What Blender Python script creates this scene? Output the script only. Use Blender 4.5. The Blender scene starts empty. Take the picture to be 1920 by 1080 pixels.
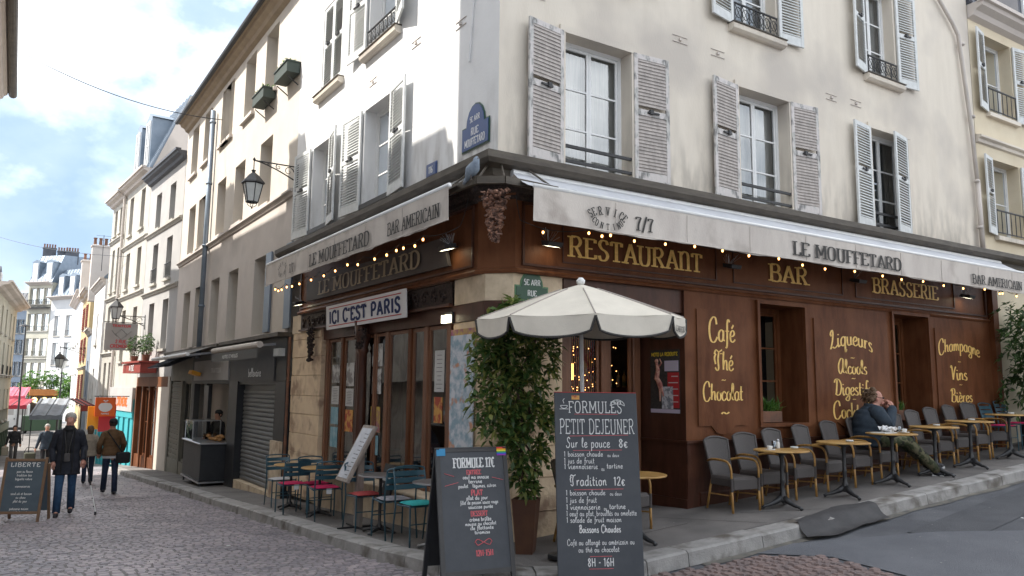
import bpy, bmesh, math, random
from mathutils import Matrix, Vector
random.seed(7)
PI = math.pi
C = bpy.context.scene.collection
sc = bpy.context.scene

# ------------------------------------------------------------------ camera
cd = bpy.data.cameras.new('camera'); cam = bpy.data.objects.new('camera', cd); C.objects.link(cam)
cd.sensor_width = 36; cd.lens = 36*1460/1920; cd.clip_start = .05; cd.clip_end = 2000
hd, pt, ro = math.radians(32.35), math.radians(7.4), math.radians(.63)
fw0 = Vector((math.sin(hd), math.cos(hd), 0)); rt0 = Vector((math.cos(hd), -math.sin(hd), 0)); z0 = Vector((0, 0, 1))
fw = fw0*math.cos(pt) + z0*math.sin(pt); up = z0*math.cos(pt) - fw0*math.sin(pt)
rt = rt0*math.cos(ro) + up*math.sin(ro); up2 = up*math.cos(ro) - rt0*math.sin(ro)
m = Matrix.Identity(4)
for i in range(3): m[i][0] = rt[i]; m[i][1] = up2[i]; m[i][2] = -fw[i]
m[0][3], m[1][3], m[2][3] = -4.849, -8.019, 1.6
cam.matrix_world = m; sc.camera = cam

# ------------------------------------------------------------------ sky, sun, exposure
SUN_EL, SUN_PHI = math.radians(48), math.radians(25)     # towards -X, turned towards +Y
sdir = Vector((-math.cos(SUN_EL)*math.cos(SUN_PHI), math.cos(SUN_EL)*math.sin(SUN_PHI), math.sin(SUN_EL)))
w = bpy.data.worlds.new('World'); sc.world = w; w.use_nodes = True
nt = w.node_tree; N = nt.nodes; Lk = nt.links; bg = N['Background']
sky = N.new('ShaderNodeTexSky'); sky.sky_type = 'NISHITA'; sky.sun_disc = False
sky.sun_elevation = SUN_EL; sky.sun_rotation = math.atan2(sdir.x, sdir.y)
sky.air_density = 1.0; sky.dust_density = 1.2; sky.ozone_density = 1.2
tc = N.new('ShaderNodeTexCoord'); mp = N.new('ShaderNodeMapping'); mp.inputs['Scale'].default_value = (1, 1, 1.5)
mp.inputs['Location'].default_value = (6.2, 7.7, 3.3)
nz = N.new('ShaderNodeTexNoise'); nz.inputs['Scale'].default_value = 3.3; nz.inputs['Detail'].default_value = 9; nz.inputs['Roughness'].default_value = .56
nz2 = N.new('ShaderNodeTexNoise'); nz2.inputs['Scale'].default_value = 5; nz2.inputs['Detail'].default_value = 7
cr = N.new('ShaderNodeValToRGB'); cr.color_ramp.elements[0].position = .40; cr.color_ramp.elements[1].position = .62
cr.color_ramp.elements[0].color = (.08, .08, .08, 1); cr.color_ramp.elements[1].color = (1, 1, 1, 1)
cc = N.new('ShaderNodeMixRGB'); cc.inputs[1].default_value = (2.1, 2.55, 3.1, 1); cc.inputs[2].default_value = (8.4, 8.3, 8.2, 1)
mx = N.new('ShaderNodeMixRGB')
Lk.new(tc.outputs['Generated'], mp.inputs[0]); Lk.new(mp.outputs[0], nz.inputs[0]); Lk.new(mp.outputs[0], nz2.inputs[0])
Lk.new(nz.outputs[0], cr.inputs[0]); Lk.new(cr.outputs[0], mx.inputs[0]); cr2 = N.new('ShaderNodeValToRGB'); cr2.color_ramp.elements[0].position = .32; cr2.color_ramp.elements[1].position = .55; Lk.new(nz2.outputs[0], cr2.inputs[0]); Lk.new(cr2.outputs[0], cc.inputs[0])
dk = N.new('ShaderNodeMixRGB'); dk.blend_type = 'MULTIPLY'; dk.inputs[0].default_value = 1; dk.inputs[2].default_value = (.24, .30, .37, 1); Lk.new(sky.outputs[0], dk.inputs[1]); lg = N.new('ShaderNodeMixRGB'); lg.blend_type = 'LIGHTEN'; lg.inputs[0].default_value = 1; lg.inputs[2].default_value = (1.05, 1.5, 2.1, 1); Lk.new(dk.outputs[0], lg.inputs[1]); Lk.new(lg.outputs[0], mx.inputs[1]); Lk.new(cc.outputs[0], mx.inputs[2]); Lk.new(mx.outputs[0], bg.inputs[0])
bg.inputs[1].default_value = .12
sl = bpy.data.lights.new('sun', 'SUN'); sl.energy = 2.2; sl.angle = math.radians(.5); sl.color = (1, .95, .87)
so = bpy.data.objects.new('sun', sl); C.objects.link(so); so.location = (-20, 10, 40)
so.rotation_euler = sdir.to_track_quat('Z', 'Y').to_euler()
sc.view_settings.view_transform = 'Standard'; sc.view_settings.look = 'None'; sc.view_settings.exposure = 2.05; sc.view_settings.gamma = 1
sc.view_settings.use_curve_mapping = False
sc.render.engine = 'CYCLES'; sc.cycles.max_bounces = 7; sc.cycles.diffuse_bounces = 4; sc.cycles.glossy_bounces = 3
sc.cycles.transparent_max_bounces = 14; sc.cycles.caustics_reflective = False; sc.cycles.caustics_refractive = False
sc.cycles.sample_clamp_indirect = 4

# ------------------------------------------------------------------ materials
MATS = {}
def mat(name, col, rough=.8, col2=None, scale=6, bump=0, bscale=None, metal=0, spec=.4, detail=6, emit=None, stretch=None, contrast=(.35, .65), col3=None, scale3=.6, c3=(.5, .7), sheen=0):
    if name in MATS: return MATS[name]
    mt = bpy.data.materials.new(name); mt.use_nodes = True; nt = mt.node_tree; N = nt.nodes; L = nt.links
    b = N['Principled BSDF']; b.inputs['Base Color'].default_value = (*col, 1); b.inputs['Roughness'].default_value = rough
    b.inputs['Metallic'].default_value = metal; b.inputs['Specular IOR Level'].default_value = spec
    if sheen: b.inputs['Sheen Weight'].default_value = sheen
    if emit: b.inputs['Emission Color'].default_value = (*emit[0], 1); b.inputs['Emission Strength'].default_value = emit[1]
    if col2 or bump or col3:
        tc = N.new('ShaderNodeTexCoord'); mp = N.new('ShaderNodeMapping'); L.new(tc.outputs['Object'], mp.inputs[0])
        if stretch: mp.inputs['Scale'].default_value = stretch
    out = None
    if col2:
        n = N.new('ShaderNodeTexNoise'); n.inputs['Scale'].default_value = scale; n.inputs['Detail'].default_value = detail; n.inputs['Roughness'].default_value = .62
        L.new(mp.outputs[0], n.inputs[0])
        r = N.new('ShaderNodeValToRGB'); r.color_ramp.elements[0].position, r.color_ramp.elements[1].position = contrast
        r.color_ramp.elements[0].color = (*col, 1); r.color_ramp.elements[1].color = (*col2, 1)
        L.new(n.outputs[0], r.inputs[0]); out = r.outputs[0]
    if col3:
        n = N.new('ShaderNodeTexNoise'); n.inputs['Scale'].default_value = scale3; n.inputs['Detail'].default_value = 4
        L.new(tc.outputs['Object'], n.inputs[0])
        r = N.new('ShaderNodeValToRGB'); r.color_ramp.elements[0].position, r.color_ramp.elements[1].position = c3
        L.new(n.outputs[0], r.inputs[0])
        x = N.new('ShaderNodeMixRGB'); x.inputs[1].default_value = (*col, 1); x.inputs[2].default_value = (*col3, 1)
        if out: L.new(out, x.inputs[1])
        L.new(r.outputs[0], x.inputs[0]); out = x.outputs[0]
    if out: L.new(out, b.inputs['Base Color'])
    if bump:
        n = N.new('ShaderNodeTexNoise'); n.inputs['Scale'].default_value = bscale or scale*4; n.inputs['Detail'].default_value = 5
        L.new(mp.outputs[0], n.inputs[0])
        bn = N.new('ShaderNodeBump'); bn.inputs['Strength'].default_value = min(1, bump); bn.inputs['Distance'].default_value = .01
        L.new(n.outputs[0], bn.inputs['Height']); L.new(bn.outputs[0], b.inputs['Normal'])
    MATS[name] = mt; return mt
def weave(name, c1, c2, scale, rough=.6):
    mt = bpy.data.materials.new(name); mt.use_nodes = True; nt = mt.node_tree; N = nt.nodes; L = nt.links; b = N['Principled BSDF']
    tc = N.new('ShaderNodeTexCoord'); ck = N.new('ShaderNodeTexChecker'); ck.inputs['Scale'].default_value = scale
    ck.inputs[1].default_value = (*c1, 1); ck.inputs[2].default_value = (*c2, 1)
    L.new(tc.outputs['Object'], ck.inputs[0]); L.new(ck.outputs[0], b.inputs['Base Color']); b.inputs['Roughness'].default_value = rough
    bn = N.new('ShaderNodeBump'); bn.inputs['Strength'].default_value = .6; bn.inputs['Distance'].default_value = .004
    L.new(ck.outputs[1], bn.inputs['Height']); L.new(bn.outputs[0], b.inputs['Normal']); MATS[name] = mt; return mt
def glass_mat(name, tint=(1, 1, 1), refl=1.0, rough=.02, base=.08, gain=1.2):
    mt = bpy.data.materials.new(name); mt.use_nodes = True; nt = mt.node_tree; N = nt.nodes; L = nt.links
    for n in list(N): N.remove(n)
    o = N.new('ShaderNodeOutputMaterial'); t = N.new('ShaderNodeBsdfTransparent'); t.inputs[0].default_value = (*tint, 1)
    g = N.new('ShaderNodeBsdfGlossy'); g.inputs[0].default_value = (.9*refl, .95*refl, refl, 1); g.inputs['Roughness'].default_value = rough
    f = N.new('ShaderNodeFresnel'); f.inputs[0].default_value = 1.55
    a = N.new('ShaderNodeMath'); a.operation = 'MULTIPLY_ADD'; a.inputs[1].default_value = gain; a.inputs[2].default_value = base; a.use_clamp = True
    x = N.new('ShaderNodeMixShader'); L.new(f.outputs[0], a.inputs[0]); L.new(a.outputs[0], x.inputs[0]); L.new(t.outputs[0], x.inputs[1]); L.new(g.outputs[0], x.inputs[2])
    tcn = N.new('ShaderNodeTexCoord'); nn = N.new('ShaderNodeTexNoise'); nn.inputs['Scale'].default_value = 1.6; nn.inputs['Detail'].default_value = 1
    bn = N.new('ShaderNodeBump'); bn.inputs['Strength'].default_value = .12; bn.inputs['Distance'].default_value = .05
    L.new(tcn.outputs['Object'], nn.inputs[0]); L.new(nn.outputs[0], bn.inputs['Height']); L.new(bn.outputs[0], g.inputs['Normal'])
    L.new(x.outputs[0], o.inputs[0]); MATS[name] = mt; return mt
def leaf_mat(name, c1, c2, c3):
    mt = bpy.data.materials.new(name); mt.use_nodes = True; nt = mt.node_tree; N = nt.nodes; L = nt.links; b = N['Principled BSDF']
    g = N.new('ShaderNodeNewGeometry'); r = N.new('ShaderNodeValToRGB'); e = r.color_ramp.elements
    e[0].color = (*c1, 1); e[1].color = (*c3, 1); q = e.new(.5); q.color = (*c2, 1)
    L.new(g.outputs['Random Per Island'], r.inputs[0]); L.new(r.outputs[0], b.inputs['Base Color']); b.inputs['Roughness'].default_value = .42
    b.inputs['Specular IOR Level'].default_value = .5
    o_ = N['Material Output']; tl = N.new('ShaderNodeBsdfTranslucent'); L.new(r.outputs[0], tl.inputs[0]); ms = N.new('ShaderNodeMixShader'); ms.inputs[0].default_value = .35
    L.new(b.outputs[0], ms.inputs[1]); L.new(tl.outputs[0], ms.inputs[2]); L.new(ms.outputs[0], o_.inputs[0]); MATS[name] = mt; return mt
glass_mat('glass'); glass_mat('glass_far', (.55, .6, .65), 1, .05, .14); glass_mat('glass_dark', (.85, .85, .85), .7, .02, .0, .38)

# ------------------------------------------------------------------ mesh builder
class M:
    def __init__(s, x=None): s.v = []; s.f = []; s.x = x or Matrix.Identity(4)
    def add(s, vs, fs):
        o = len(s.v); x = s.x
        for p in vs:
            q = x @ Vector(p); s.v.append((q.x, q.y, q.z))
        for f in fs: s.f.append(tuple(i+o for i in f))
    def box(s, x0, x1, y0, y1, z0, z1):
        s.add([(x0,y0,z0),(x1,y0,z0),(x1,y1,z0),(x0,y1,z0),(x0,y0,z1),(x1,y0,z1),(x1,y1,z1),(x0,y1,z1)],
              [(0,3,2,1),(4,5,6,7),(0,1,5,4),(1,2,6,5),(2,3,7,6),(3,0,4,7)])
    def bbox(s, x0, x1, y0, y1, z0, z1, b=.01):       # box with chamfered edges
        xs, ys, zs = (x0, x0+b, x1-b, x1), (y0, y0+b, y1-b, y1), (z0, z0+b, z1-b, z1)
        r = []; 
        def fc(a): r.append(a)
        V = []; idx = {}
        def vi(*p):
            if p not in idx: idx[p] = len(V); V.append((xs[p[0]], ys[p[1]], zs[p[2]]))
            return idx[p]
        X = lambda p, q, r_, t: fc((vi(*p), vi(*q), vi(*r_), vi(*t)))
        for e, f_ in ((0, 1), (3, 2)):
            X((1,1,e),(2,1,e),(2,2,e),(1,2,e)); X((1,e,1),(2,e,1),(2,e,2),(1,e,2)); X((e,1,1),(e,2,1),(e,2,2),(e,1,2))
        for a in (0, 3):
            for c in (0, 3):
                a1 = 1 if a == 0 else 2; c1 = 1 if c == 0 else 2
                X((1,a,c1),(2,a,c1),(2,a1,c),(1,a1,c)); X((a,1,c1),(a,2,c1),(a1,2,c),(a1,1,c)); X((a,c1,1),(a,c1,2),(a1,c,2),(a1,c,1))
                for e in (0, 3):
                    e1 = 1 if e == 0 else 2
                    fc((vi(a,c1,e1), vi(a1,c,e1), vi(a1,c1,e)))
        s.add(V, r)
    def rbox(s, c, size, R, b=0):
        o = s.x; s.x = o @ Matrix.Translation(c) @ R.to_4x4(); a, d, e = [q/2 for q in size]
        (s.bbox(-a, a, -d, d, -e, e, b) if b else s.box(-a, a, -d, d, -e, e)); s.x = o
    def bar(s, p, q, w, h=None):                      # square bar between two points
        p, q = Vector(p), Vector(q); d = q-p; L = d.length
        R = d.to_track_quat('Z', 'Y').to_matrix(); s.rbox((p+q)/2, (w, h or w, L), R)
    def prism(s, poly, f):                            # poly: 2D points; f(p, t) -> 3D, t in 0, 1
        n = len(poly); vs = [f(p, 0) for p in poly] + [f(p, 1) for p in poly]
        s.add(vs, [tuple(range(n)), tuple(range(2*n-1, n-1, -1))] + [(i, (i+1) % n, n+(i+1) % n, n+i) for i in range(n)])
    def tube(s, pts, r, n=8, closed=False, cap=True):
        P = [Vector(p) for p in pts]; k = len(P); rr = r if isinstance(r, (list, tuple)) else [r]*k
        vs = []; prev = None
        for i in range(k):
            a = P[(i-1) % k] if closed or i else P[i]; b = P[(i+1) % k] if closed or i < k-1 else P[i]
            t = (b-a); t = t.normalized() if t.length > 1e-9 else Vector((0, 0, 1))
            if prev is None: nrm = t.orthogonal().normalized()
            else:
                nrm = prev - t*prev.dot(t); nrm = nrm.normalized() if nrm.length > 1e-6 else t.orthogonal().normalized()
            prev = nrm; bn = t.cross(nrm)
            for j in range(n):
                a_ = 2*PI*j/n; vs.append(P[i] + (nrm*math.cos(a_) + bn*math.sin(a_))*rr[i])
        fs = []
        for i in range(k if closed else k-1):
            for j in range(n):
                a = i*n+j; b = i*n+(j+1) % n; c = ((i+1) % k)*n+(j+1) % n; d = ((i+1) % k)*n+j; fs.append((a, b, c, d))
        if cap and not closed: fs += [tuple(range(n-1, -1, -1)), tuple(range((k-1)*n, k*n))]
        s.add(vs, fs)
    def lathe(s, prof, n=16, c=(0, 0, 0), sx=1, sy=1):
        k = len(prof); vs = []
        for r, z in prof:
            for j in range(n): a = 2*PI*j/n; vs.append((c[0]+r*math.cos(a)*sx, c[1]+r*math.sin(a)*sy, c[2]+z))
        fs = [(i*n+j, i*n+(j+1) % n, (i+1)*n+(j+1) % n, (i+1)*n+j) for i in range(k-1) for j in range(n)]
        fs += [tuple(range(n-1, -1, -1)), tuple(range((k-1)*n, k*n))]
        s.add(vs, fs)
    def ball(s, c, r, n=10, k=6):
        rx, ry, rz = r if isinstance(r, (list, tuple)) else (r, r, r)
        s.lathe([(max(.02, math.sin(PI*i/k))*rx, -rz*math.cos(PI*i/k)) for i in range(k+1)], n, c, 1, ry/rx)
    def disc(s, c, r, n=16, z=0): s.add([(c[0]+r*math.cos(2*PI*j/n), c[1]+r*math.sin(2*PI*j/n), c[2]) for j in range(n)], [tuple(range(n))])
    def sheet(s, g):                                  # grid of points
        a, b = len(g), len(g[0]); s.add([p for row in g for p in row], [(i*b+j, i*b+j+1, (i+1)*b+j+1, (i+1)*b+j) for i in range(a-1) for j in range(b-1)])

def mesh(name, mb, m, smooth=False):
    me = bpy.data.meshes.new(name); me.from_pydata(mb.v, [], mb.f); me.materials.append(MATS[m] if isinstance(m, str) else m)
    if smooth: me.polygons.foreach_set('use_smooth', [True]*len(me.polygons))
    me.update(); return me
def obj(name, mb, m, parent=None, smooth=False, kind=None, label=None, bevel=0):
    me = mb if isinstance(mb, bpy.types.Mesh) else mesh(name, mb, m, smooth)
    o = bpy.data.objects.new(name, me); C.objects.link(o)
    if parent: o.parent = parent
    if kind: o['kind'] = kind
    if label: o['label'] = label
    if bevel:
        bm_ = o.modifiers.new('bevel', 'BEVEL'); bm_.width = bevel; bm_.segments = 2; bm_.limit_method = 'ANGLE'
    return o
def tag(o, label, cat, group=None):
    o['label'] = label; o['category'] = cat
    if group: o['group'] = group
    return o
def thing(name, label, cat, loc=(0, 0, 0), rz=0, group=None):
    o = bpy.data.objects.new(name, None); C.objects.link(o); o.location = loc; o.rotation_euler = (0, 0, rz)
    o.empty_display_size = .2; return tag(o, label, cat, group)
def kids(o): return [c for c in bpy.data.objects if c.parent == o]
KID = {}
def copy_tree(src, loc, rz, label=None, group=None, tilt=None):
    if src.name not in KID: KID[src.name] = [(c, kids(c)) for c in kids(src)]
    r = src.copy(); C.objects.link(r); r.location = loc; r.rotation_euler = (0, 0, rz)
    if label: r['label'] = label
    if group: r['group'] = group
    for c, g in KID[src.name]:
        d = c.copy(); C.objects.link(d); d.parent = r
        for h in g:
            e = h.copy(); C.objects.link(e); e.parent = d
    return r
class Fr:                                            # a wall's frame: u along it, d outward, z up
    def __init__(s, o, u):
        u = Vector((u[0], u[1])).normalized(); s.o = Vector((o[0], o[1])); s.u = u; s.n = Vector((-u.y, u.x))
        s.flip = False
    def out(s, sign): s.n = s.n*sign; return s
    def p(s, u, d, z): q = s.o + s.u*u + s.n*d; return Vector((q.x, q.y, z))
    def x(s):
        return Matrix(((s.u.x, s.n.x, 0, s.o.x), (s.u.y, s.n.y, 0, s.o.y), (0, 0, 1, 0), (0, 0, 0, 1)))
FRT = Fr((0, 0), (1, 0)).out(-1)                     # cafe front on the right-hand street
FLT = Fr((0, 0), (-.0148, .9999))                    # cafe front on the left-hand street
def zside(X, Y): return -.215 + (.07*min(X, 40) if X > 0 else 0) - (.05*min(Y, 38) if Y > 0 else 0)
def zroad(X, Y): return zside(X, Y) - .13
def gs(X, Y): return (X, Y, zside(X, Y))
def gr(X, Y): return (X, Y, zroad(X, Y))

# ------------------------------------------------------------------ stroke lettering
def smooth_pts(p, k=5):
    if len(p) < 3: return p
    out = []
    for i in range(len(p)-1):
        a = p[max(0, i-1)]; b = p[i]; c = p[i+1]; d = p[min(len(p)-1, i+2)]
        for j in range(k):
            t = j/k
            out.append(tuple(.5*((2*b[q]) + (c[q]-a[q])*t + (2*a[q]-5*b[q]+4*c[q]-d[q])*t*t + (3*b[q]-a[q]-3*c[q]+d[q])*t**3) for q in (0, 1)))
    out.append(p[-1]); return out
# capitals: strokes 'x,y x,y ...' ; a leading ~ means curved ; serifs after |
CAPS = {
'A': (.66, ['.08,0 .34,1 .60,0', '.18,.34 .50,.34'], '.08,0 .60,0'), 'B': (.6, ['.12,0 .12,1', '~.12,1 .40,.99 .50,.78 .40,.55 .12,.53', '~.12,.53 .44,.52 .56,.28 .44,.02 .12,0'], '.12,0 .12,1'),
'C': (.62, ['~.56,.78 .48,.97 .28,.98 .10,.75 .10,.25 .28,.02 .48,.03 .57,.24'], '.56,.84'), 'D': (.64, ['.12,0 .12,1', '~.12,1 .38,.98 .56,.74 .56,.28 .38,.02 .12,0'], '.12,0 .12,1'),
'E': (.56, ['.12,0 .12,1', '.12,.97 .50,.97 .50,.80', '.12,.5 .38,.5', '.12,.03 .52,.03 .52,.22'], '.12,0 .12,1'), 'F': (.54, ['.12,0 .12,1', '.12,.97 .50,.97 .50,.80', '.12,.5 .38,.5'], '.12,0 .12,1'),
'G': (.64, ['~.56,.78 .48,.97 .28,.98 .10,.75 .10,.25 .28,.02 .48,.03 .55,.22', '.55,.0 .55,.42 .36,.42'], ''), 'H': (.66, ['.12,0 .12,1', '.54,0 .54,1', '.12,.5 .54,.5'], '.12,0 .12,1 .54,0 .54,1'),
'I': (.26, ['.13,0 .13,1'], '.13,0 .13,1'), 'J': (.42, ['~.30,1 .30,.25 .22,.03 .06,.06'], '.30,1'), 'K': (.62, ['.12,0 .12,1', '.52,1 .14,.42', '.24,.56 .56,0'], '.12,0 .12,1'),
'L': (.52, ['.12,0 .12,1', '.12,.03 .50,.03 .50,.25'], '.12,0 .12,1'), 'M': (.82, ['.12,0 .12,1 .41,.25 .70,1 .70,0'], '.12,0 .12,1 .70,0 .70,1'), 'N': (.66, ['.12,0 .12,1 .54,0 .54,1'], '.12,0 .12,1 .54,1'),
'n': (.62, ['.12,0 .12,1', '~.12,.8 .26,1 .44,.96 .50,.72 .50,0'], '.12,0 .12,1 .50,0'),
'O': (.66, ['~.33,1 .14,.9 .08,.5 .14,.1 .33,0 .52,.1 .58,.5 .52,.9 .33,1'], ''), 'P': (.56, ['.12,0 .12,1', '~.12,1 .40,.99 .52,.75 .40,.49 .12,.47'], '.12,0 .12,1'),
'Q': (.66, ['~.33,1 .14,.9 .08,.5 .14,.1 .33,0 .52,.1 .58,.5 .52,.9 .33,1', '.36,.2 .6,-.1'], ''),
'R': (.64, ['.12,0 .12,1', '~.12,1 .40,.99 .52,.77 .40,.53 .12,.51', '.32,.51 .56,0'], '.12,0 .12,1 .57,0'), 'S': (.54, ['~.46,.80 .40,.97 .20,.98 .10,.78 .20,.57 .38,.45 .47,.24 .36,.02 .15,.02 .08,.22'], ''),
'T': (.6, ['.30,0 .30,1', '.06,.78 .06,.97 .54,.97 .54,.78'], '.30,0'), 'U': (.66, ['~.12,1 .12,.28 .20,.03 .33,0 .46,.03 .54,.28 .54,1'], '.12,1 .54,1'), 'V': (.62, ['.06,1 .31,0 .56,1'], '.06,1 .56,1'),
'X': (.6, ['.08,0 .52,1', '.08,1 .52,0'], ''), 'Y': (.6, ['.06,1 .30,.5 .54,1', '.30,.5 .30,0'], '.06,1 .54,1 .30,0'), 'Z': (.56, ['.08,1 .50,1 .08,0 .52,0'], ''),
'0': (.5, ['~.25,1 .09,.5 .25,0 .41,.5 .25,1'], ''), '1': (.34, ['.06,.78 .2,1 .2,0'], '.2,0'), '2': (.5, ['~.08,.75 .18,.98 .38,.95 .40,.66 .08,.02', '.08,.02 .46,.02'], ''), '5': (.5, ['.42,1 .12,1 .1,.58', '~.1,.58 .34,.62 .43,.3 .3,0 .08,.06'], ''),
'6': (.5, ['~.40,.98 .16,.7 .09,.3 .22,0 .40,.1 .40,.4 .25,.52 .1,.38'], ''), '7': (.48, ['.06,.80 .06,.97 .44,.97', '~.44,.97 .26,.5 .22,0'], '.22,0'), '8': (.5, ['~.25,1 .1,.78 .25,.54 .42,.26 .25,0 .08,.26 .25,.54 .40,.78 .25,1'], ''),
'/': (.4, ['.04,-.1 .36,1.1'], ''), "'": (.16, ['.1,1 .06,.75'], ''), '-': (.36, ['.06,.45 .3,.45'], ''), '.': (.14, ['.05,0 .05,.08'], ''), '€': (.5, ['~.46,.85 .3,1 .12,.7 .12,.3 .3,0 .46,.15', '.02,.6 .36,.6', '.02,.4 .36,.4'], ''),
}
LOW = {
'a': (.44, ['~.36,.40 .24,.50 .08,.36 .08,.10 .22,0 .35,.16 .37,.48', '~.37,.48 .36,.12 .46,.04']), 'b': (.40, ['~.08,.9 .07,.4 .09,.06', '~.08,.32 .22,.50 .36,.34 .32,.06 .14,0 .08,.1']),
'c': (.36, ['~.34,.40 .22,.50 .07,.34 .08,.08 .22,0 .38,.12']), 'd': (.44, ['~.36,.40 .24,.50 .08,.36 .08,.10 .22,0 .35,.16', '~.38,.95 .36,.3 .37,.08 .46,.04']), 'e': (.38, ['~.06,.24 .24,.26 .34,.38 .24,.50 .09,.38 .08,.10 .22,0 .40,.12']),
'f': (.30, ['~.36,.86 .26,.96 .19,.78 .17,.2 .13,-.22 .02,-.24', '.06,.46 .32,.46']), 'g': (.42, ['~.36,.40 .24,.50 .08,.36 .08,.12 .22,.02 .35,.16 .37,.48', '~.37,.48 .36,-.15 .24,-.34 .06,-.24 .2,-.08 .44,.08']),
'h': (.44, ['~.08,.04 .08,.5 .12,.92', '~.08,.2 .18,.44 .30,.48 .34,.3 .34,.06 .44,.04']), 'i': (.22, ['~.08,.48 .08,.12 .14,0 .24,.08', '.10,.64 .11,.70']), 'j': (.22, ['~.14,.48 .13,-.14 .06,-.32 -.06,-.22', '.14,.64 .15,.70']),
'k': (.40, ['~.08,.92 .08,.4 .09,.02', '~.34,.48 .12,.22 .26,.08 .40,.03']), 'l': (.24, ['~.06,.2 .20,.7 .16,.95 .09,.75 .10,.12 .26,.05']), 'm': (.62, ['.08,.48 .09,.02', '~.09,.24 .2,.48 .29,.38 .30,.02', '~.30,.24 .42,.48 .51,.36 .51,.08 .62,.06']),
'n': (.44, ['.08,.48 .09,.02', '~.09,.24 .22,.49 .33,.38 .33,.08 .44,.06']), 'o': (.40, ['~.22,.50 .08,.38 .08,.12 .20,0 .34,.12 .34,.36 .22,.50 .34,.42 .42,.42']), 'p': (.42, ['~.09,.5 .08,.1 .07,-.34', '~.08,.32 .22,.50 .36,.34 .32,.06 .14,0 .08,.1']),
'q': (.44, ['~.36,.40 .24,.50 .08,.36 .08,.10 .22,0 .35,.16', '~.37,.5 .36,.1 .37,-.34 .44,-.2']), 'r': (.32, ['.08,.48 .09,.02', '~.09,.24 .18,.46 .30,.46']), 's': (.32, ['~.28,.42 .18,.50 .08,.40 .14,.28 .28,.18 .24,.02 .04,.04']),
't': (.28, ['~.14,.80 .12,.3 .14,.04 .28,.06', '.02,.50 .28,.50']), 'u': (.44, ['~.08,.48 .08,.14 .18,0 .32,.12 .34,.48', '~.34,.48 .34,.12 .44,.05']), 'v': (.38, ['~.06,.48 .16,.02 .32,.36 .40,.46']), 'x': (.38, ['.06,.02 .34,.48', '.06,.48 .34,.02']),
'C': (.62, ['~.56,.72 .50,.98 .34,1.02 .14,.8 .08,.4 .18,.02 .40,-.04 .60,.18']), 'T': (.58, ['~.02,.78 .14,.98 .36,.90 .60,1.0', '~.36,.92 .28,.5 .32,.12 .2,0 .06,.14', '~.1,.3 .02,.6 .14,.8']), 'L': (.52, ['~.16,.72 .08,.86 .18,1.02 .26,.84 .2,.4 .06,.04', '~.06,.04 .2,.1 .38,0 .56,.12']),
'A': (.60, ['~.50,.96 .30,.98 .10,.6 .10,.2 .24,0 .42,.3 .50,.96', '~.50,.96 .46,.2 .60,.06']), 'D': (.62, ['~.24,.94 .20,.5 .14,.06', '~.02,.78 .12,.98 .40,.96 .58,.6 .48,.12 .26,0 .06,.1']), 'V': (.50, ['~.04,.84 .12,.98 .18,.6 .22,.02', '~.22,.02 .36,.6 .50,.92']),
'B': (.54, ['~.20,.94 .16,.5 .10,.04', '~.04,.8 .16,.98 .40,.96 .42,.66 .20,.52', '~.20,.52 .48,.48 .50,.14 .30,0 .08,.08']), 'S': (.52, ['~.50,.82 .36,1.0 .20,.86 .24,.60 .44,.36 .36,.04 .14,.0 .04,.2']),
'1': (.24, ['.04,.74 .15,.9 .14,0']), '2': (.40, ['~.06,.7 .16,.9 .32,.84 .32,.6 .06,.02', '.06,.02 .38,.04']), '8': (.40, ['~.2,.92 .08,.72 .2,.5 .34,.24 .2,0 .06,.24 .2,.5 .34,.72 .2,.92']), '-': (.3, ['.04,.3 .26,.3']), ',': (.14, ['.08,.04 .03,-.1']), '€': (.4, ['~.36,.5 .2,.6 .08,.3 .2,0 .36,.1', '.02,.36 .26,.36', '.02,.24 .26,.24']),
'~': (.5, ['~.04,.30 .16,.42 .30,.30 .46,.42']), "'": (.12, ['.08,.95 .05,.75']),
}
ACC = {'é': ('e', '.16,.58 .30,.74'), 'è': ('e', '.12,.74 .26,.58'), 'û': ('u', '.1,.58 .2,.7 .3,.58'), 'É': ('E', '.2,1.06 .36,1.18')}
def ribbon(mb, pts, wf, z, place):
    k = len(pts); L_, R_ = [], []
    for i in range(k):
        a = pts[max(0, i-1)]; b = pts[min(k-1, i+1)]; dx, dy = b[0]-a[0], b[1]-a[1]; l = math.hypot(dx, dy) or 1; w_ = wf(dx/l, dy/l, i/(k-1))/2
        L_.append((pts[i][0]-dy/l*w_, pts[i][1]+dx/l*w_)); R_.append((pts[i][0]+dy/l*w_, pts[i][1]-dx/l*w_))
    mb.add([place(p[0], p[1], z) for p in L_+R_], [(i, i+1, k+i+1, k+i) for i in range(k-1)])
def text_width(s, font, track=.04):
    return sum((font.get(ACC.get(c, (c,))[0], (.3,))[0])+track for c in s)
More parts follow.
